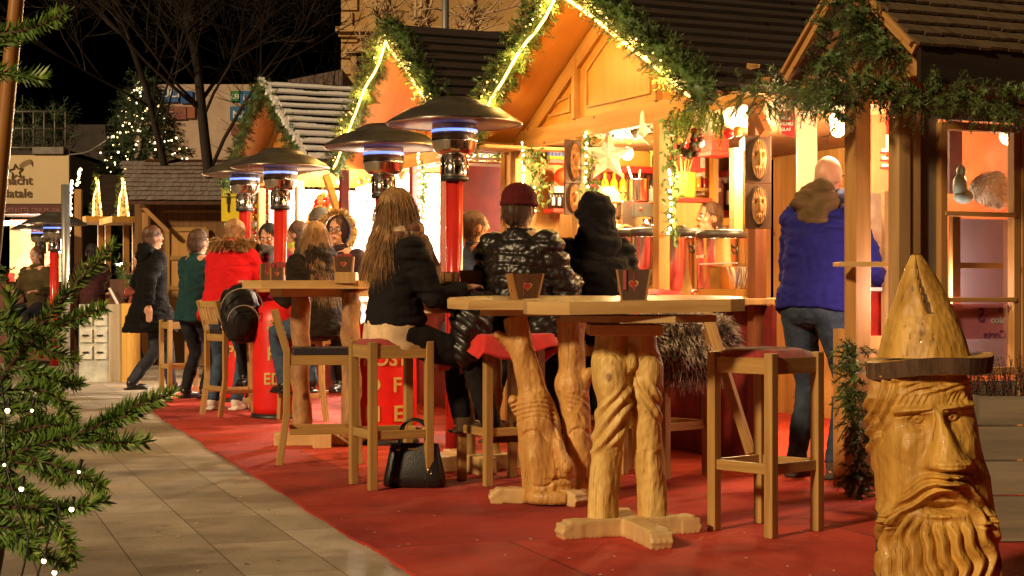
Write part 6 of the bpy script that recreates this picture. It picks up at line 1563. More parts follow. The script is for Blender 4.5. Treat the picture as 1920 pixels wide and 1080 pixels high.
# ropes of fairy lights and ivy on the posts (each post of the bar)
def ivy(pts, label, n, rad=.05, frame=None, sz=.028, cat="garland", mats=None):
    mb = MB()
    for i in range(len(pts) - 1):
        a, b_ = Vector(pts[i]), Vector(pts[i + 1]); mb.tube([a, b_], .006, 4, 1)
        for _ in range(int(n * (b_ - a).length)):
            q = a.lerp(b_, random.random()) + Vector([random.gauss(0, rad * .5) for _ in range(3)]); nn = Vector((random.uniform(-1, .2), random.uniform(-1, 0.2), random.uniform(-.6, .8))).normalized(); sd = nn.orthogonal().normalized(); up = nn.cross(sd); s_ = sz * random.uniform(.6, 1.2)
            an = random.random() * 6.28; d1 = sd * math.cos(an) + up * math.sin(an); d2 = nn.cross(d1)
            mb.add([q - d1 * s_, q + d2 * s_ * .45 + nn * s_ * .15, q + d1 * s_, q - d2 * s_ * .45 + nn * s_ * .15], [(0, 1, 2, 3)], 0)
    if frame is not None: mb.v = [tuple(frame.M @ Vector(v)) for v in mb.v]
    o = mb.build("ivy_garland", mats or [GREENL, TWIG]); recentre(o, Vector(mb.v[0])); return tag(o, label, cat)
ax = lambda px, py, c=-.0: FA.on_x(px, py, c)
ivy([ax(1100, 245, .0), ax(1112, 290, .0), ax(1105, 350, .0), ax(1108, 400, 0)], "leafy garland beside the tall oval plaque", 260, .07, FA)
ivy([ax(1100, 240, .06), ax(1150, 232, .06), ax(1200, 232, .06), ax(1235, 222, .06)], "leafy garland under the beam above the paper star", 170, .07, FA)
ivy([ax(1254, 215, .0), ax(1262, 280, .0), ax(1258, 380, .0), ax(1260, 450, 0)], "leafy garland on the post beside the spoon crock", 240, .05, FA)
ivy([ax(985, 275, .0), ax(1008, 300, .0), ax(1015, 340, 0), ax(1000, 390, 0)], "leafy garland in the far bay of the big stall", 300, .09, FA)
ivy([FB.on_x(875, 285, .0), FB.on_x(905, 275, .0), FB.on_x(935, 280, .0), FB.on_x(962, 268, .0)], "leafy garland between the big stall and the middle stall", 330, .10, FB)
ivy([FB.on_x(792, 300, -.05), FB.on_x(795, 360, -.05), FB.on_x(788, 430, -.05)], "leafy garland on the last post of the middle stall", 230, .05, FB)
lightline([ax(1098, 250, -.06), ax(1099, 320, -.06), ax(1100, 380, -.06), ax(1102, 415, -.06)], .011, .02, "fairy_lights", "vertical fairy lights beside the tall oval plaque", LEDW, FA, beads=.035)
lightline([ax(1252, 320, -.06), ax(1256, 380, -.06), ax(1253, 440, -.06)], .012, .03, "fairy_lights", "vertical fairy lights on the post beside the spoon crock", LEDW, FA, beads=.035)
lightline([ax(981, 268, -.03), ax(981, 320, -.03), ax(981, 352, -.03)], .013, .01, "fairy_lights", "bright vertical fairy lights at the far bar post", LEDW, FA, beads=.04)
lightline([ax(1004, 352, -.03), ax(1004, 400, -.03)], .009, .01, "fairy_lights", "short faint fairy lights left of the small black bottles", LEDW, FA, beads=.05)
lightline([FB.on_x(786, 290, -.1), FB.on_x(785, 350, -.1), FB.on_x(787, 420, -.1)], .014, .02, "fairy_lights", "vertical fairy lights on the last post of the middle stall", LEDW, FB, beads=.05)
lightline([FB.on_x(876, 290, -.1), FB.on_x(878, 350, -.1), FB.on_x(874, 415, -.1)], .013, .02, "fairy_lights", "vertical fairy lights just right of the nearest heater pole", LEDW, FB, beads=.05)
lightline([ax(1098, 246, .05), ax(1120, 236, .05), ax(1142, 232, .05)], .018, .02, "fairy_lights", "bright short light rope under the beam above the paper star", LEDW, FA)
# bright fir swag near the right end of the beam, with white cone ornaments
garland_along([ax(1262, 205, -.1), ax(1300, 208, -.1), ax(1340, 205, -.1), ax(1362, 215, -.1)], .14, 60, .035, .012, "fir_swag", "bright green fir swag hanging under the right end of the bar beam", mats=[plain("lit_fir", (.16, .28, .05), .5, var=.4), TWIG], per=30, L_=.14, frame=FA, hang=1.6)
for k, (px, py) in enumerate(((1205, 232), (1328, 228))):
    p = FA.on_x(px, py, -.05); mb = MB(); mb.lathe([(.004, .09), (.016, .07), (.024, -.02), (.030, -.07), (.01, -.09)], n=12); o = mb.build("bell_ornament", plain("white_ceramic", (.85, .78, .65), .4)); o.location = FA.M @ p; tag(o, ["white hanging bell ornament above the straw deer", "white hanging bell ornament in the right fir swag"][k], "ornament")
# wreath ring and red box seen between the stalls
p = FB.on_x(910, 335, .15); mb = MB()
for k in range(10): a = k * math.pi / 10; mb.tube([(0.0 + .17 * math.cos(a) * math.cos(t), .17 * math.cos(t) * math.sin(a), .17 * math.sin(t)) for t in [i * math.pi / 10 for i in range(21)]], .004, 4)
for k in range(60): a, b_ = random.uniform(0, 6.28), random.uniform(-1, 1); mb.ell((.1 * math.cos(a) * random.random(), .12 * math.sin(a) * random.random(), .12 * b_), .015, None, 1, 5, 4)
o = mb.build("wire_ball", [plain("dull_wire", (.25, .12, .10), .5), RB]); place(o, FB, p, "round wire ball with red berries hanging between the stalls", "ornament")
mb = MB(); a = FB.I @ P(925, 330, 13.4); mb.box((a.x, a.y, 1.6), (.95, .03, 1.1)); mb.build("side_screen", DARKRED, stB)
mb = MB(); a = FB.I @ P(915, 298, 13.2)
for k in range(3): mb.box((a.x, a.y, a.z + .05 - k * .05), (.9, .06, .018))
mb.build("frosted_slat", SNOW, stB)

# more goods: hanging gingerbread hearts and ornaments under the beam, jars on a rail
kinds = [("gingerbread_heart", plain("gingerbread", (.30, .12, .03), .7)), ("hanging_bauble", RB), ("hanging_bauble", GB), ("hanging_bauble", WB_)]
words = ["brown gingerbread heart", "red hanging bauble", "gold hanging bauble", "white hanging bauble"]
spots = [(1118, 262), (1165, 256), (1180, 262), (1194, 252), (1216, 258), (1228, 248), (1272, 262), (1312, 268), (1350, 244), (1366, 250), (1384, 246), (1042, 285), (1020, 290)]
for i, (px, py) in enumerate(spots):
    k = i % 4; p = FA.on_x(px, py, .25 + .2 * (i % 3)); mb = MB()
    if k == 0: mb.prism([(x, z) for x, z in heart(.11)], -.01, .01, Matrix(((1, 0, 0, 0), (0, 0, 1, 0), (0, 1, 0, 0), (0, 0, 0, 1))))
    else: mb.ell((0, 0, 0), .035, None, 0, 12, 8)
    mb.tube([(0, 0, .03), (0, 0, .03 + max(.04, 2.2 - p.z))], .002, 4)
    o = mb.build(kinds[k][0], kinds[k][1]); o.location = FA.M @ p
    near = ["below the left end of the swag", "right of the paper star", "above the crib", "beside the bell", "above the straw deer", "next to the bar post", "above the spoon crock", "over the wreath", "right of the fir swag", "above the mirror", "nearest the upper face plaque", "above the straw fan", "left of the straw fan"][i]
    tag(o, words[k] + " hanging in the bar opening " + near, "ornament")
jar_m = [plain("honey_jar", (.70, .33, .03), .15, bs=0), plain("berry_jar", (.35, .02, .02), .15, bs=0), plain("herb_jar", (.25, .26, .06), .2, bs=0)]
z_j = aw(1160, 352).z - .02
mb = MB(); a, b_ = aw(1262, 352), aw(1326, 352); mb.box(((a.x + b_.x) / 2, SY - .02, a.z - .015), (b_.x - a.x, .18, .03)); mb.build("wall_shelf", OAK, stA)
a2, b2 = aw(1262, 400), aw(1326, 400); mb = MB(); mb.box(((a2.x + b2.x) / 2, SY - .02, a2.z - .015), (b2.x - a2.x, .18, .03)); mb.build("wall_shelf", OAK, stA)
for row, zz in ((0, a.z), (1, a2.z)):
    for i in range(5):
        p = aw(1268 + i * 12.5, 352); mb = MB(); mb.lathe([(.024, 0), (.026, .01), (.026, .075), (.020, .085)], n=12); mb.lathe([(.023, .085), (.023, .10)], n=12, mi=1); k = (i + row) % 3
        o = mb.build("jar", [jar_m[k], plain("jar_lid", (.75, .55, .2), .35, .6)]); place(o, FA, (p.x, SY - .03, zz), ["honey", "berry red", "herb green"][k] + " jar, number " + "one two three four five".split()[i] + " from left on the " + ["upper", "lower"][row] + " jar shelf", "jar", "jars on the two oak shelves")
# ------------------------------------------------------------------ people
SKIN = plain("skin", (0.58, 0.30, 0.18), .5, var=.08, sc_=12, bs=.05)
def ik(a, b, l1, l2, hint):
    a, b = Vector(a), Vector(b); d = b - a; L_ = min(d.length, (l1 + l2) * .995); dn = d.normalized()
    b = a + dn * L_; x = (l1 * l1 - l2 * l2 + L_ * L_) / (2 * L_); h = math.sqrt(max(0, l1 * l1 - x * x))
    hv = Vector(hint); hv = (hv - dn * hv.dot(dn)).normalized(); return a + dn * x + hv * h, b
def cloth_mat(name, c, **k):
    m = plain(name, c, k.get('rough', .92), var=k.get('var', .3), sc_=k.get('sc', 9), bs=k.get('bs', .3), sheen=k.get('sheen', .0)); m.node_tree.nodes['Principled BSDF'].inputs['Specular IOR Level'].default_value = .18; return m
def person(label, loc, rz, hip=None, lean=0.0, sit=False, seat=.76, hands=None, feet=None, head_turn=0.0, head_tilt=0.0, jacket=None, jk_len=.0, puffy=0.0,
           trousers=None, hair=None, hair_len=0, hood=None, fur_hood=None, cap=None, coat=0.0, scarf=None, hgt=1.72, voxel=.011, hoodup=None, shoe=None, face=True, glasses=False, hem=None, cold=False, bulk=1.0, group=None):
    k = hgt / 1.72
    root = thing("person", label, "person", loc, rz, group)
    V_ = Vector
    if sit: H = V_((0, 0, seat + .10))
    else: H = V_((0, 0, .92 * k))
    if hip: H = V_(hip)
    up = V_((0, math.sin(R(lean)), math.cos(R(lean)))); fwd = V_((0, math.cos(R(lean)), -math.sin(R(lean))))
    C = H + up * .36 * k; S = H + up * .47 * k; Nk = H + up * .54 * k
    hu = V_((0, math.sin(R(lean * .5 + head_tilt)), math.cos(R(lean * .5 + head_tilt)))); Hd = Nk + hu * .13 * k
    Rh = Matrix.Rotation(R(head_turn), 3, 'Z') @ Matrix.Rotation(-R(lean * .5 + head_tilt), 3, 'X')
    hp = lambda x, y, z: Hd + Rh @ V_((x, y, z))
    sh = [S + V_((s_ * .175 * k, 0, -.02)) for s_ in (-1, 1)]
    hd_ = hands or [(-.20, .28, H.z + .18), (.20, .28, H.z + .18)]
    arm = []
    for i, s_ in enumerate((-1, 1)):
        e, w = ik(sh[i], hd_[i], .29 * k, .26 * k, (s_ * .5, -.5, -1)); arm.append((sh[i], e, w))
    ft = feet or ([(-.12, .34, .30), (.12, .34, .30)] if sit else [(-.11, .0, .08), (.11, .04, .08)])
    leg = []
    for i, s_ in enumerate((-1, 1)):
        hj = H + V_((s_ * .095 * k, 0, -.03)); kn, an = ik(hj, ft[i], .44 * k, .43 * k, (s_ * .12, 1, .15)); leg.append((hj, kn, an))
    # --- body, one continuous surface
    mb = MB()
    mb.ell(hp(0, -.005, .03), (.074, .093, .098), Rh, nu=20, nv=14); mb.ell(hp(0, .022, -.045), (.055, .066, .062), Rh); mb.ell(hp(0, .066, -.085), (.024, .02, .018), Rh)
    mb.tube([hp(0, .088, .025), hp(0, .106, -.006)], [.010, .015], 8); mb.ell(hp(0, .09, -.045), (.024, .012, .010), Rh); mb.ell(hp(0, .082, .043), (.05, .014, .010), Rh)
    for s_ in (-1, 1): mb.ell(hp(s_ * .075, -.005, .0), (.012, .022, .032), Rh); mb.ell(hp(s_ * .036, .062, -.012), (.022, .022, .022), Rh)
    mb.tube([Nk - up * .06, Nk + (Hd - Nk) * .6], [.058, .052], 12)
    for t in range(8): q = H.lerp(S, t / 7); w_ = .145 if t < 4 else .14 + .008 * (t - 3); mb.ell(q, (w_ * k, .095 * k, .09))
    for i, s_ in enumerate((-1, 1)):
        a, e, w = arm[i]; mb.tube([a, a.lerp(e, .5), e, e.lerp(w, .4), w], [.05, .044, .036, .036, .026], 10)
        fd = (w - e).normalized(); sd = fd.cross(V_((0, 0, 1))); sd = sd.normalized() if sd.length > .1 else V_((1, 0, 0)); dn_ = sd.cross(fd)
        mb.ell(w + fd * .045, (.036, .018, .045), Matrix((sd, dn_, fd)).transposed())
        for f_ in range(4):
            o_ = sd * (-.027 + .018 * f_); l_ = (.062, .075, .070, .055)[f_]
            p0 = w + fd * .078 + o_; p1 = p0 + fd * l_ * .55 - V_((0, 0, .008)); p2 = p1 + fd * l_ * .4 - V_((0, 0, .022)); mb.tube([p0 - fd * .02, p0, p1, p2], [.0095, .0095, .0088, .0075], 7)
        th_ = w + fd * .02 - sd * .035 * s_; mb.tube([w + fd * .01, th_, th_ + fd * .035 - sd * .012 * s_, th_ + fd * .058 - sd * .004 * s_], [.012, .012, .011, .009], 7)
        a, kn, an = leg[i]; mb.tube([a, a.lerp(kn, .5), kn, kn.lerp(an, .35), an], [.075, .066, .05, .05, .035], 10)
        mb.ell(an + V_((0, .05, -.035)), (.035, .10, .028))
    bd = rmesh(mb, "body", min(voxel, .0085), 2, [SKIN], root)
    if face:
        ey = MB()
        for s_ in (-1, 1): ey.ell(hp(s_ * .031, .081, .018), .0125, None, 0, 10, 6); ey.ell(hp(s_ * .031, .0905, .018), .006, None, 1, 8, 5); ey.box(hp(s_ * .031, .090, .042), (.035, .006, .006), mi=2)
        ey.ell(hp(0, .100, -.046), (.020, .004, .004), Rh, 3)
        ey.build("eyes_and_lips", [plain("eye_white", (.8, .78, .74), .3, bs=0, var=0), BLACK, plain("eyebrow", (.08, .04, .02), .8), plain("lips", (.45, .12, .10), .5)], bd)
        if glasses:
            gl = MB()
            for s_ in (-1, 1):
                c_ = [hp(s_ * .033 + .026 * math.cos(t * .524), .104, .016 + .019 * math.sin(t * .524)) for t in range(13)]; gl.tube(c_, .0028, 5); gl.tube([hp(s_ * .060, .10, .02), hp(s_ * .078, .0, .02)], .0025, 5)
            gl.tube([hp(-.008, .108, .02), hp(.008, .108, .02)], .0025, 5); gl.build("glasses", BLACK, root)
    # --- trousers
    T_ = trousers or cloth_mat("dark_trousers", (.018, .018, .024))
    mb = MB(); mb.ell(H + V_((0, -.01, -.02)), (.185 * k, .135, .13))
    for (a, kn, an) in leg: mb.tube([a, a.lerp(kn, .5), kn, kn.lerp(an, .4), an + V_((0, 0, .0))], [.105, .092, .072, .066, .055], 12)
    dsp = lambda c, n: n * (noise.noise(c * 9) * .010 + noise.noise(c * 26) * .005)
    rmesh(mb, "trousers", voxel, 3, [T_], root, dsp)
    sm_ = MB()
    for i, (a, kn, an) in enumerate(leg):
        sm_ = MB(); sm_.ell(an + V_((0, .01, -.01)), (.05, .06, .06)); sm_.ell(an + V_((0, .075, -.045)), (.047, .115, .034)); sm_.box(an + V_((0, .05, -.068)), (.085, .24, .020)); rmesh(sm_, "shoe", .009, 2, [shoe or BLACKC], root)
    # --- jacket
    J = jacket or cloth_mat("black_jacket", (.02, .018, .018)); b = bulk
    mb = MB(); n = 10; z_hem = -.14 - jk_len
    z0_ = (.02 if hem else max(z_hem, -.13)) if sit else z_hem; rg = []
    for t in range(n + 1):
        q = H + up * (z0_ * (1 - t / n) + .52 * k * t / n)
        w_ = (.198, .203, .196, .186, .182, .184, .192, .200, .202, .180, .10)[t]; rg.append((q, w_ * k * b, (.150, .156, .152, .146, .144, .146, .148, .146, .135, .115, .08)[t] * b))
    mb.torso(rg, fwd)
    if coat and not sit:
        mb.lathe([(.30, -coat), (.26, -coat * .5), (.20, 0), (.18, .1)], H + V_((0, .0, -.0)), 18)
    for i, s_ in enumerate((-1, 1)):
        a, e, w = arm[i]; mb.ell(a, (.085 * b, .085 * b, .085 * b)); mb.tube([a, a.lerp(e, .5), e, e.lerp(w, .5), w - (w - e).normalized() * .01], [.080 * b, .073 * b, .066 * b, .060 * b, .050 * b], 12)
    mb.tube([Nk - up * .07, Nk + up * .01 + (Hd - Nk) * .10], [.10, .083], 14)
    def dj(c, n_):
        cz = Vector((c.x * 5 + c.z * 3, c.y * 5, c.z * 15)); d_ = noise.noise(c * 6) * .006 + (abs(noise.noise(cz)) - .2) * .024 + (abs(noise.noise(cz * 2.1 + Vector((c.x * 9, 3, 0)))) - .2) * .012
        if puffy: d_ = d_ * .6 + puffy * (abs(math.sin((c.z + .035 * noise.noise(c * 4)) * math.pi / .07)) ** .5 - .6) + noise.noise(c * 34) * puffy * .55
        return n_ * d_
    jk = rmesh(mb, "jacket", voxel, 3, [J], root, dj)
    if hem:
        mb = MB(); n = 5
        mb.torso([(H + up * z_, .196 * k * f_, .158 * f_) for z_, f_ in ((-.13, .93), (-.10, 1.02), (-.04, 1.03), (.03, .99), (.08, .9))], fwd)
        rmesh(mb, "shirt_hem", voxel, 2, [hem], root, lambda c, n_: n_ * (.006 * math.sin(c.x * 60 + c.z * 30)))
    if hood:
        mb = MB(); bk = Nk - fwd * .085 - up * .03
        mb.ell(bk, (.15, .085, .125)); mb.ell(bk - up * .09 - fwd * .015, (.115, .06, .10)); mb.ell(Nk - up * .03, (.135, .115, .06))
        ho = rmesh(mb, "hood", voxel, 3, [hood], root, lambda c, n_: n_ * ((abs(noise.noise(Vector((c.x * 6, c.y * 6, c.z * 16)))) - .2) * .05 + noise.noise(c * 20) * .008))
    if fur_hood:
        fm, fr_, up_ = fur_hood        # material, radius, raised?
        fb = MB(); pts = []
        cc = (Hd if up_ else Nk + up * .03 - fwd * .05)
        for _ in range(1500):
            a = random.uniform(0, 6.283)
            if up_: p = cc + Rh @ V_((fr_ * math.cos(a), .02 - .035 * random.random(), fr_ * 1.15 * math.sin(a) + .01)); nn = Rh @ V_((math.cos(a), random.uniform(-.4, .6), math.sin(a)))
            else: p = cc + V_((fr_ * 1.25 * math.cos(a), fr_ * .95 * math.sin(a), random.uniform(-.045, .045))); nn = V_((math.cos(a), math.sin(a), random.uniform(-.7, .9)))
            pts.append((p, nn))
        fur(fb, pts, .065, .012, 0, .25, .6); fo_ = fb.build("fur_trim", fm, root)
        mb = MB()
        if up_: mb.ell(Hd + Rh @ V_((0, -.035, .015)), (.115, .115, .135), Rh)
        else: mb.ell(cc, (fr_ * 1.15, fr_ * .9, .06))
        rmesh(mb, "hood", voxel, 2, [J], root)
    if hair:
        mb = MB(); mb.ell(hp(0, -.022, .047), (.087, .100, .098), Rh, nu=18, nv=12); mb.ell(hp(0, -.045, -.01), (.082, .072, .09), Rh)
        if hair_len:
            q = hp(0, -.075, -.06)
            for t in range(8):
                f_ = t / 7; mb.ell(q + V_((0, -.035 * f_, 0)) - up * hair_len * f_, (.095 + .035 * math.sin(f_ * 2.6), .045, .07))
            for s_ in (-1, 1): mb.tube([hp(s_ * .070, -.01, .04), hp(s_ * .082, -.02, -.08), hp(s_ * .085, -.04, -.10) - up * hair_len * .5], [.03, .028, .014], 8)
        dh = lambda c, n_: n_ * (.003 * math.sin(math.atan2(c.y - Hd.y + .02, c.x - Hd.x + .001) * 34 + noise.noise(c * 9) * 5) + .010 * noise.noise(c * 13))
        hh_ = rmesh(mb, "hair", min(voxel, .009), 2, [hair], root, dh)
        fb = MB(); pts = []
        for p_ in random.choices(range(len(hh_.data.vertices)), k=6500 if hair_len else 1300): v = hh_.data.vertices[p_]; pts.append((v.co.copy(), V_((v.normal.x * .5, v.normal.y * .5, -1.1))))
        fur(fb, pts, .13 if hair_len else .04, .0022, 0, .3, .32); fb.build("hair_strands", hair, hh_)
    if hoodup:
        mb = MB(); mb.ell(hp(0, -.030, .035), (.112, .125, .130), Rh, nu=18, nv=12); mb.ell(hp(0, -.06, -.06), (.115, .10, .10), Rh)
        rmesh(mb, "raised_hood", .009, 3, [hoodup], root, lambda c, n_: n_ * ((abs(noise.noise(Vector((c.x * 8, c.y * 8, c.z * 14)))) - .2) * .045 + noise.noise(c * 22) * .008))
    if cap:
        mb = MB(); mb.ell(hp(0, -.012, .060), (.096, .112, .092), Rh, nu=18, nv=12); mb.tube([hp(.093 * math.cos(t * .5236), -.01 + .108 * math.sin(t * .5236), .030) for t in range(13)], .013, 8)
        rmesh(mb, "knit_cap", .008, 2, [cap], root, lambda c, n_: n_ * .003 * math.sin(math.atan2(c.y - Hd.y, c.x - Hd.x) * 40))
    if scarf:
        mb = MB(); mb.tube([Nk + V_((.105 * math.cos(t * .5236), .095 * math.sin(t * .5236), .025 + .012 * math.sin(t))) for t in range(13)], .045, 10)
        mb.tube([Nk + V_((.05, .11, 0)), C + V_((.09, .165, .0)), H + V_((.11, .19, .12))], [.045, .05, .04], 8, sq=.5); mb.tube([Nk + V_((-.05, .11, 0)), C + V_((-.05, .165, -.02))], [.045, .05], 8, sq=.5)
        rmesh(mb, "scarf", .010, 2, [scarf], root, lambda c, n_: n_ * .006 * noise.noise(c * 25))
    return root
def plaid(name):
    m, N, L, b = new_mat(name); mp = tex_in(N, L, 'Object', (1, 1, 1)); ck = N.new("ShaderNodeTexChecker"); ck.inputs['Scale'].default_value = 11
    ck.inputs['Color1'].default_value = (.55, .40, .24, 1); ck.inputs['Color2'].default_value = (.20, .09, .05, 1); L.new(mp.outputs[0], ck.inputs['Vector']); L.new(ck.outputs[0], b.inputs['Base Color']); b.inputs['Roughness'].default_value = .9; return m
BLOND = plain("dark_blond_hair", (.34, .18, .065), .6, var=.5, sc_=14, bs=.2); BROWN = plain("brown_hair", (.08, .035, .015), .65, var=.4, sc_=14, bs=.2); BLKH = plain("black_hair", (.010, .007, .006), .7, var=.3, sc_=14, bs=.2)
DEN = cloth_mat("blue_denim", (.05, .08, .13), sc=20); NAVY = cloth_mat("charcoal_knit", (.013, .011, .012)); BLKJ = cloth_mat("black_coat", (.006, .005, .005)); 
PUFF = plain("black_quilted_nylon", (.016, .011, .009), .38, var=.2, bs=.15); OLV = cloth_mat("olive_brown_hood", (.13, .08, .035)); FURM = plain("tan_faux_fur", (.42, .26, .11), .8, var=.5, sc_=30, bs=0)
at_ = lambda px, d, z=0.016: ((px - 960) * d / F, d, z)
# woman with long hair on the nearer stool
person("seated woman with long blond hair, dark jacket, cream shirt hem and checked scarf", at_(740, 8.62), R(-62), sit=True, seat=.74, hgt=1.60, lean=3, jacket=NAVY, trousers=cloth_mat("black_leggings", (.014, .012, .012)), hair=BLOND, hair_len=.17, scarf=plaid("checked_scarf"), hem=cloth_mat("cream_shirt", (.66, .48, .28)), hands=[(-.16, .32, 1.06), (.12, .36, 1.06)], feet=[(-.03, .42, .34), (.18, .50, .30)], head_turn=-6, shoe=cloth_mat("brown_boot", (.10, .06, .035)), voxel=.009)
# quilted jacket with dark red cap
person("seated person in shiny black quilted jacket with dark maroon knit cap", at_(972, 9.0), R(-28), sit=True, seat=.76, hgt=1.66, lean=2, jacket=PUFF, puffy=.016, hair=BROWN, cap=cloth_mat("maroon_knit", (.09, .010, .012)), bulk=1.13, hands=[(-.2, .30, 1.10), (.2, .30, 1.10)], voxel=.009, head_turn=-8)
person("seated person in black coat with black hood and hair", at_(1117, 9.45), R(18), sit=True, seat=.74, lean=6, jacket=BLKJ, hoodup=BLKJ, hood=BLKJ, hgt=1.64, bulk=1.2, hands=[(-.2, .30, 1.08), (.2, .30, 1.08)], head_turn=25)
# man in blue at the counter
person("standing man in blue jacket with olive hood, jeans, bending to the hut counter", at_(1524, 8.95), R(-42), lean=13, jacket=cloth_mat("royal_blue_jacket", (.016, .015, .15), bs=.15, var=.12), jk_len=-.08, trousers=cloth_mat("dark_jeans", (.035, .05, .075), sc=20), hood=OLV, hgt=1.84, scarf=cloth_mat('grey_blue_collar', (.10, .12, .26)), hands=[(-.15, .42, 1.12), (.18, .45, 1.12)], bulk=1.05, voxel=.009, shoe=cloth_mat("grey_shoe", (.08, .06, .05)), head_tilt=6)
# red jacket, teal jacket, walker
person("standing person in bright red jacket with tan fur collar leaning on table", at_(418, 14.15), R(-22), lean=20, jacket=cloth_mat("bright_red_jacket", (.62, .012, .016), bs=.15, var=.12), trousers=DEN, hair=BLOND, fur_hood=(FURM, .13, False), hgt=1.72, bulk=1.12, hands=[(-.2, .5, 1.1), (.2, .5, 1.1)], shoe=cloth_mat("white_trainer", (.75, .70, .62)))
person("standing person in dark teal jacket just left of the red jacket", at_(362, 15.7), R(-35), lean=8, jacket=cloth_mat("dark_teal_jacket", (.012, .045, .050)), hair=BROWN, hgt=1.66, hands=[(-.2, .40, 1.1), (.2, .4, 1.1)])
person("walking person in long black coat on the pavement", at_(282, 16.9, 0), R(-60), lean=3, jacket=BLKJ, coat=.30, trousers=cloth_mat("grey_blue_jeans", (.04, .045, .06)), hair=plain("ginger_hair", (.13, .05, .018), .5, var=.4), hgt=1.76, feet=[(-.1, .26, .08), (.1, -.24, .12)], hands=[(-.28, .12, .95), (.28, -.10, .92)], hood=BLKJ, bulk=1.1)
# people round the plank table
person("seated person in magenta jacket with grey scarf behind the red heater pole", at_(506, 14.4), R(172), sit=True, seat=.76, jacket=cloth_mat("magenta_jacket", (.32, .012, .09)), hair=BLKH, scarf=cloth_mat("grey_scarf", (.10, .09, .09)), head_tilt=18, hands=[(-.15, .36, 1.12), (.15, .36, 1.12)])
person("person in yellow-green scarf facing left right of the red heater pole", at_(556, 15.4), R(80), sit=True, seat=.82, jacket=cloth_mat("orange_brown_jacket", (.30, .10, .04)), hair=BROWN, scarf=cloth_mat("lime_scarf", (.35, .32, .03)))
person("seated person in dark parka with long light hair, back turned, jeans", at_(598, 12.75), R(38), sit=True, seat=.70, lean=6, jacket=cloth_mat("brown_black_parka", (.015, .011, .008)), hair=BLOND, hair_len=.34, hood=cloth_mat("parka_hood", (.018, .012, .009)), trousers=DEN, bulk=1.15, hands=[(-.2, .30, 1.08), (.2, .30, 1.08)], voxel=.010)
person("smiling woman with glasses and pale fur hood at the plank table", at_(633, 13.5), R(168), sit=True, seat=.78, jacket=cloth_mat("dark_plum_jacket", (.035, .02, .03)), hair=BROWN, fur_hood=(plain("pale_gold_fur", (.62, .42, .18), .8, var=.4, sc_=30, bs=0), .125, True), glasses=True, hands=[(-.2, .30, 1.10), (.2, .30, 1.10)], voxel=.009)
person("person in grey knit cap behind the dark parka", at_(599, 14.9), R(150), sit=True, seat=.92, jacket=cloth_mat("grey_jacket", (.05, .045, .04)), cap=cloth_mat("grey_olive_knit", (.09, .075, .055)), hair=BROWN)
person("standing person in slate blue coat behind the nearest heater pole", at_(893, 12.3), R(-70), jacket=cloth_mat("slate_blue_coat", (.045, .06, .10)), hair=BROWN, hgt=1.66, coat=.2)
q_ = FA.w(FA.on_x(1328, 400, 1.15)); person("stall vendor in red top behind the steel urns", (q_.x, q_.y, .016), R(120), jacket=cloth_mat("vivid_red_top", (.70, .02, .012), bs=.1), hair=BROWN, hgt=1.74, hands=[(-.3, .3, 1.25), (.3, .25, 1.3)])
q_ = FA.w((.95, 3.0, 0)); person("stall vendor with tan cap at the far end of the bar", (q_.x - .45, q_.y - .15, .016), R(140), jacket=cloth_mat("rust_apron_top", (.30, .08, .03)), cap=cloth_mat("tan_cap", (.40, .24, .10)), hair=BROWN, hgt=1.86)
person("far seated person in brown coat at the left bar counter", at_(68, 22.2), R(160), sit=True, seat=.78, jacket=cloth_mat("moss_brown_coat", (.07, .05, .02)), hair=BROWN, voxel=.016)
person("far standing customer in dark clothes between pole and crates", at_(172, 22.5), R(30), jacket=cloth_mat("dark_wine_jacket", (.06, .02, .02)), hair=BLKH, voxel=.016)
person("far standing customer in rose sweater behind the greenery", at_(262, 22.3), R(120), jacket=cloth_mat("rose_sweater", (.35, .08, .06)), hair=BLKH, hgt=1.62, voxel=.016)
stool((at_(1117, 9.45)[0], 9.45, .016), R(18), "bar stool in shadow under the person in the black hood", h=.76, w=.34, cushion=BLACKCUSH)
stool((at_(506, 14.4)[0], 14.4, .016), R(10), "bar stool under the person in the magenta jacket", h=.76, w=.34, cushion=BLACKCUSH)
# ------------------------------------------------------------------ draped and carried things
def fur_rug():
    root = thing("fur_throw", "shaggy dark brown sheepskin draped over the bar stool behind the nearest table", "fur throw", (sC.x + .06, sC.y + .16, .05), R(8)); root.scale = (1.12, 1.1, 1.02)
    mb = MB(); mb.ell((0, 0, .80), (.27, .22, .065)); mb.ell((.02, -.14, .66), (.25, .10, .17)); mb.ell((-.16, -.04, .70), (.11, .2, .14)); mb.ell((.19, 0, .72), (.10, .2, .13))
    o = rmesh(mb, "hide", .012, 2, [plain("dark_hide", (.06, .035, .02), .9)], root); fb = MB(); pts = []
    vs_ = o.data.vertices
    for _ in range(6500): v = vs_[random.randrange(len(vs_))]; pts.append((v.co.copy(), v.normal.copy()))
    fur(fb, pts, .062, .0055, 0, .55, .55); 
    m, N, L, b = new_mat("sheepskin_locks"); tc = N.new("ShaderNodeTexCoord"); n_ = N.new("ShaderNodeTexNoise"); n_.inputs['Scale'].default_value = 14; L.new(tc.outputs['Object'], n_.inputs['Vector']); r_ = ramp(N, [(.32, (.07, .042, .025)), (.46, (.28, .19, .12)), (.60, (.66, .54, .40))]); L.new(n_.outputs[0], r_.inputs[0]); L.new(r_.outputs[0], b.inputs['Base Color']); b.inputs['Roughness'].default_value = .7
    fb.build("fur_locks", m, o)
fur_rug()
bx, by = sB.x + .15, sB.y + .22
mb = MB(); n = 40; vs = []; fs = []
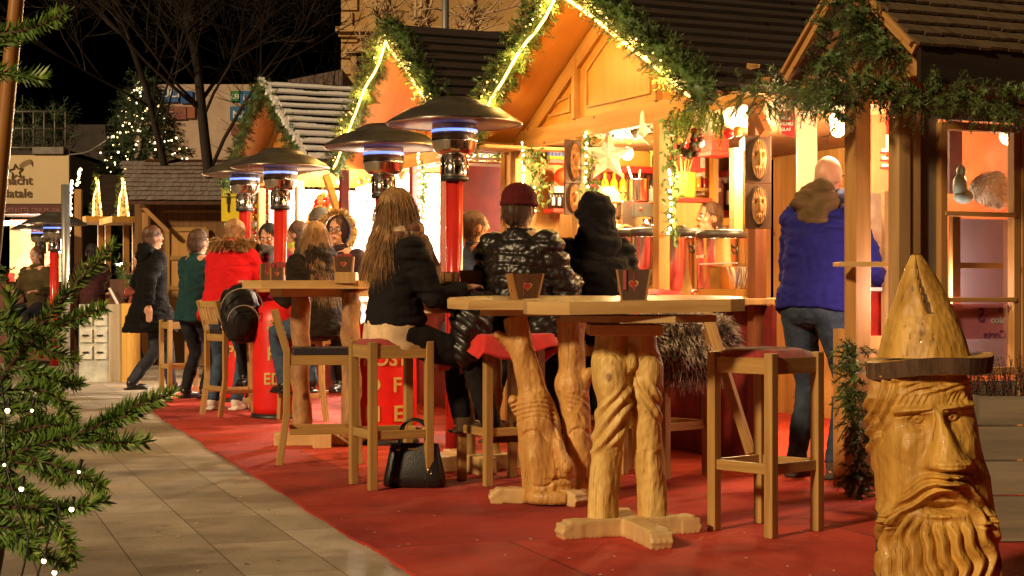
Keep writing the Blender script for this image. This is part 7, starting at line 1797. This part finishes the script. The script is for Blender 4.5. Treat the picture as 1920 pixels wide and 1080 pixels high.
for j in range(n + 1):
    for i in range(n + 1):
        u, v = -1 + 2 * i / n, -1 + 2 * j / n; x, y = u * .36, v * .30; r_ = max(abs(x) / .19, abs(y) / .19)
        z = .80 - max(0, r_ - 1) * .19 * (.9 + .35 * math.sin(math.atan2(y, x) * 3 + .6)); pull = 1 / max(1, r_) ** .75
        w_ = .022 * math.sin(math.atan2(y, x) * 11) * max(0, r_ - 1)
        vs.append((x * (pull + .12) * (1 + w_), y * (pull + .12) * (1 + w_), z + .012 * noise.noise(Vector((u * 3, v * 3, 1)))))
for j in range(n):
    for i in range(n): a = j * (n + 1) + i; fs.append((a, a + 1, a + n + 2, a + n + 1))
mb.add(vs, fs, 0, True); o = mb.build("blanket", REDCLOTH, loc=(bx, by, .03), rz=R(30)); so = o.modifiers.new("thickness", 'SOLIDIFY'); so.thickness = .008; tag(o, "red blanket draped over the stool under the quilted jacket", "blanket")
mb = MB(); mb.ell((0, 0, .10), (.12, .13, .13)); mb.ell((-.04, -.03, -.04), (.09, .09, .10)); mb.ell((.05, .02, .20), (.13, .1, .07))
o = rmesh(mb, "draped_jacket", .009, 2, [PUFF], None, lambda c, n_: n_ * (.016 * (abs(math.sin((c.z + c.x * .7) * math.pi / .06)) ** .6 - .6) + .012 * noise.noise(c * 18))); o.location = P(884, 640, 8.66); tag(o, "black quilted jacket bundled on the stool above the red blanket", "jacket")
mb = MB(); mb.ell((0, 0, 0), (.10, .08, .10)); mb.ell((.06, .02, .05), (.09, .08, .08)); o = rmesh(mb, "draped_jacket", .009, 2, [PUFF], None, lambda c, n_: n_ * (.016 * (abs(math.sin((c.z - c.x * .5) * math.pi / .06)) ** .6 - .6) + .012 * noise.noise(c * 18))); o.location = P(1022, 622, 8.8); tag(o, "quilted black hem bulging between the forked table legs", "jacket")
mb = MB(); mb.ell((0, 0, 0), (.13, .09, .055)); mb.tube([(.06, 0, 0), (.22, .03, -.06)], [.06, .045], 10); o = rmesh(mb, "dark_bag", .009, 3, [cloth_mat("maroon_black_cloth", (.04, .015, .012))], None); o.location = P(858, 568, 8.95); tag(o, "soft dark bag lying at the left end of the face-carved table", "bag")
# handbag
hb = thing("handbag", "black leather handbag with two loop handles standing on the carpet", "handbag", G(776, 921) + Vector((0, .07, .016)), R(-6))
mb = MB(); prof = []; n = 20
def bagring(z, w_, d_): return [(w_ / 2 * abs(math.cos(t)) ** .45 * (1 if math.cos(t) > 0 else -1), d_ / 2 * abs(math.sin(t)) ** .6 * (1 if math.sin(t) > 0 else -1), z) for t in [2 * math.pi * k / 40 for k in range(40)]]
rings = [bagring(*a) for a in ((.0, .31, .13), (.012, .335, .15), (.06, .325, .145), (.12, .30, .12), (.18, .275, .09), (.222, .262, .062), (.232, .262, .055), (.226, .255, .045))]
vs = [p for r_ in rings for p in r_]; fs = [(i * 40 + k, i * 40 + (k + 1) % 40, (i + 1) * 40 + (k + 1) % 40, (i + 1) * 40 + k) for i in range(7) for k in range(40)] + [tuple(range(39, -1, -1)), tuple(280 + k for k in range(40))]
mb.add(vs, fs, 0, True); o = mb.build("bag_body", BLACKC, hb)
for y in (-.036, .036):
    mb = MB(); mb.tube(bez([(-.075, y, .20), (-.078, y, .27), (-.055, y, .335), (0, y, .36), (.055, y, .335), (.078, y, .27), (.075, y, .20)], 5), .0065, 8); mb.build("handle", BLACKC, hb)
GOLD = plain("gold_fitting", (.75, .50, .18), .25, 1.0, bs=0)
mb = MB()
for x in (-.075, .075, -.085, .065): mb.ell((x, -.042, .20), (.006, .004, .006))
mb.box((0, -.042, .205), (.055, .004, .006)); mb.tube([(.085, -.045, .20), (.088, -.055, .10)], .002, 4); mb.tube([(.088 + .014 * math.cos(t * .7), -.066, .085 + .014 * math.sin(t * .7)) for t in range(10)], .0025, 4); mb.build("gold_fittings", GOLD, hb)
mb = MB()
for x in (-.075, .075): mb.tube(bez([(x, -.046, .20), (x * 1.05, -.062, .12), (x * .85, -.074, .03)], 4), .003, 5)
mb.build("seam", BLACKC, hb)
# backpack on the chair
bp = thing("backpack", "black backpack with grey piping hanging on the slatted chair back", "backpack", P(450, 588, 13.3), R(20))
mb = MB(); mb.ell((0, 0, .02), (.17, .11, .23)); mb.ell((.02, -.06, -.06), (.14, .09, .15)); mb.ell((.04, .03, -.15), (.16, .11, .10)); o = rmesh(mb, "bag_body", .010, 3, [cloth_mat("black_nylon", (.014, .013, .013), rough=.5)], bp, lambda c, n_: n_ * .010 * noise.noise(c * 14))
mb = MB(); mb.tube([(.175 * math.cos(t * .262), -.085 - .05 * math.sin(t * .262), .04 + .17 * math.sin(t * .262)) for t in range(13)], .005, 5); mb.tube([(.13 * math.cos(t * .262), -.15 - .02 * math.sin(t * .262), -.06 + .13 * math.sin(t * .262)) for t in range(13)], .005, 5); mb.build("piping", plain("grey_piping", (.35, .32, .27), .5), bp)
mb = MB()
for s_ in (-1, 1): mb.tube(bez([(s_ * .10, .05, .20), (s_ * .12, .13, .15), (s_ * .14, .16, 0), (s_ * .15, .08, -.14)], 4), .018, 8, sq=.4)
mb.build("strap", BLACK, bp)
# ------------------------------------------------------------------ foreground fir with lamps, leaning timber
mb = MB(); a, b_ = P(-14, 470, 3.2), P(34, -30, 3.2); mb.tube([a + (a - b_) * 1.6, a, a.lerp(b_, .5), b_, b_ + (b_ - a) * .3], [.017, .017, .016, .015, .015], 16)
o = mb.build("timber_pole", wood("varnished_pole", (.24, .09, .02), (.42, .19, .05), .3, .35, 10, 1.0)); recentre(o, a + (a - b_) * 1.6); tag(o, "slanting varnished timber pole rising at the upper left corner", "pole")
ff = thing("fir_tree", "close fir tree branches reaching in from the left with small lamps", "tree", (-1.05, 2.6, 0))
NEED = MB(); TW = MB()
rf = random.Random(3)
def branch(pts, r0, nl=.025, dens=900, sub=0, d_=2.6, seed=0, hi=0):
    """needles all round the upper side of a drooping twig; pts are (px, py, depth)"""
    q = bez([P(*p) for p in pts], 8); n = len(q); TW.tube(q, [r0 * (1 - .6 * i / n) for i in range(n)], 7)
    for i in range(n - 1):
        a, b_ = q[i], q[i + 1]; l = (b_ - a).length; t_ = (b_ - a).normalized()
        sd = t_.cross(Vector((0, 1, 0)))
        sd = sd.normalized() if sd.length > .05 else t_.orthogonal().normalized(); vv = sd.cross(t_).normalized()
        for _ in range(int(l * dens)):
            p = a.lerp(b_, random.random()); an = random.uniform(0, 6.283)
            out = sd * math.cos(an) + vv * math.sin(an) * .8
            nd = (out + t_ * random.uniform(.55, 1.15) + Vector((0, 0, .12))).normalized()
            tip_f = 1.0 if i < n - 4 else .75
            L_ = nl * random.uniform(.75, 1.15) * tip_f; w_ = .0014
            s2 = nd.cross(Vector((0, 1, 0))); s2 = s2.normalized() if s2.length > .1 else sd
            s2 = (Matrix.Rotation(random.uniform(-.9, .9), 3, nd) @ s2) * w_
            m_ = p + nd * L_ * .6; e = p + nd * L_ + Vector((0, 0, .001))
            mi = 0 if (i / n) < .68 or random.random() < .5 else 1
            NEED.add([p - s2, p + s2, m_ + s2, m_ - s2, e], [(0, 1, 2, 3), (3, 2, 4)], mi)
B = branch
B([(-40, 70, 2.5), (20, 62, 2.5), (75, 48, 2.45), (122, 26, 2.4)], .0045, dens=1500)
B([(-40, 130, 2.5), (10, 138, 2.5), (50, 142, 2.5), (86, 146, 2.5)], .0035, dens=1500)
B([(-30, 96, 2.6), (10, 80, 2.6), (40, 70, 2.6)], .003, dens=1400)
B([(-60, 800, 2.7), (10, 700, 2.7), (70, 620, 2.6), (140, 535, 2.55), (215, 458, 2.5)], .007, dens=1500)
B([(60, 640, 2.6), (100, 618, 2.6), (150, 595, 2.55), (195, 578, 2.5)], .0045, dens=1500)
B([(20, 690, 2.6), (70, 705, 2.6), (110, 712, 2.55), (150, 722, 2.5)], .004, dens=1400)
B([(50, 640, 2.65), (85, 655, 2.6), (120, 670, 2.6), (140, 678, 2.6)], .0035, dens=1400)
B([(-30, 640, 2.6), (10, 600, 2.6), (20, 570, 2.6), (14, 545, 2.6)], .004, dens=1400)
B([(-40, 650, 2.7), (10, 660, 2.7), (60, 690, 2.7), (110, 740, 2.65)], .005, dens=1400)
B([(-40, 745, 2.5), (10, 735, 2.5), (60, 728, 2.5), (105, 745, 2.45), (140, 790, 2.4)], .004, dens=1400)
B([(20, 850, 2.4), (90, 830, 2.4), (170, 805, 2.35), (240, 770, 2.3), (322, 738, 2.25)], .005, dens=1600)
B([(150, 812, 2.35), (190, 800, 2.35), (230, 782, 2.3), (262, 775, 2.3)], .0035, dens=1400)
B([(130, 825, 2.35), (180, 828, 2.35), (230, 830, 2.3), (275, 828, 2.3)], .0035, dens=1500)
B([(-40, 830, 2.5), (20, 815, 2.5), (80, 800, 2.45), (140, 795, 2.4)], .005, dens=1500)
B([(-10, 760, 2.6), (40, 770, 2.6), (90, 790, 2.55), (130, 810, 2.5)], .004, dens=1300)
B([(60, 860, 2.4), (100, 872, 2.4), (150, 892, 2.35), (195, 915, 2.3)], .0035, dens=1500)
B([(-40, 870, 2.5), (20, 866, 2.5), (70, 875, 2.45), (120, 905, 2.4)], .0045, dens=1500)
B([(60, 950, 2.35), (100, 955, 2.35), (150, 950, 2.3), (198, 938, 2.3)], .0035, dens=1500)
B([(-40, 945, 2.4), (20, 950, 2.4), (70, 955, 2.35), (110, 985, 2.35), (140, 1050, 2.3)], .005, dens=1500)
B([(-30, 985, 2.4), (10, 990, 2.4), (40, 1010, 2.4), (62, 1040, 2.4)], .004, dens=1400)
B([(-40, 900, 2.45), (0, 910, 2.45), (50, 925, 2.4), (90, 945, 2.4)], .0045, dens=1400)
B([(40, 785, 2.55), (60, 830, 2.5), (80, 860, 2.5), (96, 900, 2.5)], .003, dens=1300)
B([(-50, 700, 2.6), (-10, 770, 2.6), (10, 850, 2.55), (20, 960, 2.5)], .006, dens=1100)
B([(-40, 770, 2.55), (0, 790, 2.5), (30, 830, 2.5), (50, 850, 2.5)], .004, dens=1400)
for k in range(16):
    x, y = rf.uniform(-30, 60), rf.uniform(590, 1060); an = rf.uniform(-.9, .5); l = rf.uniform(50, 105); dd = rf.uniform(2.4, 2.75)
    B([(x, y, dd), (x + l * .5 * math.cos(an), y + l * .5 * math.sin(an), dd), (x + l * math.cos(an), y + l * math.sin(an) + 6, dd - .03)], .003, dens=1300)
TW.tube(bez([P(-60, 1200, 2.7), P(-20, 1080, 2.7), P(-10, 960, 2.7), P(-40, 700, 2.75), P(-50, 500, 2.8)], 5), [.018] * 21, 8)
TW.build("twig", TWIG, ff).data.transform(Matrix.Translation(-ff.location))
nd_ = NEED.build("needles", [plain("front_fir_needles", (.095, .18, .026), .45, var=.35, sc_=20, bs=0), plain("young_fir_tips", (.20, .30, .045), .45, var=.35, sc_=20, bs=0)], ff); nd_.data.transform(Matrix.Translation(-ff.location))
sl = thing("string_lights", "small lit lamps on a dark cord in the close fir branches", "string lights", P(10, 770, 2.4))
mb = MB(); cord = bez([P(-10, 640, 2.4), P(8, 760, 2.4), P(10, 860, 2.38), P(30, 940, 2.35), P(52, 1010, 2.3), P(38, 1090, 2.3)], 6); mb.tube(cord, .0016, 5); mb.tube(bez([P(60, 940, 2.35), P(110, 950, 2.3), P(92, 1010, 2.3), P(70, 1080, 2.3)], 6), .0016, 5); o = mb.build("cord", BLACK, sl); o.data.transform(Matrix.Translation(-sl.location))
for (px, py) in ((14, 770), (40, 917), (134, 955), (82, 1052), (102, 1074), (8, 872), (148, 885), (60, 770)):
    p = P(px, py, 2.28) - sl.location; mb = MB(); mb.ell(p, (.0036) if px not in (8, 148, 60) else .0022, None, 0, 8, 6); mb.tube([p + Vector((0, 0, .003)), p + Vector((.004, 0, .018))], .0028, 6, 1); o = mb.build("lamp", [glow("fir_lamp", (1, .70, .34), 6), BLACK], sl)
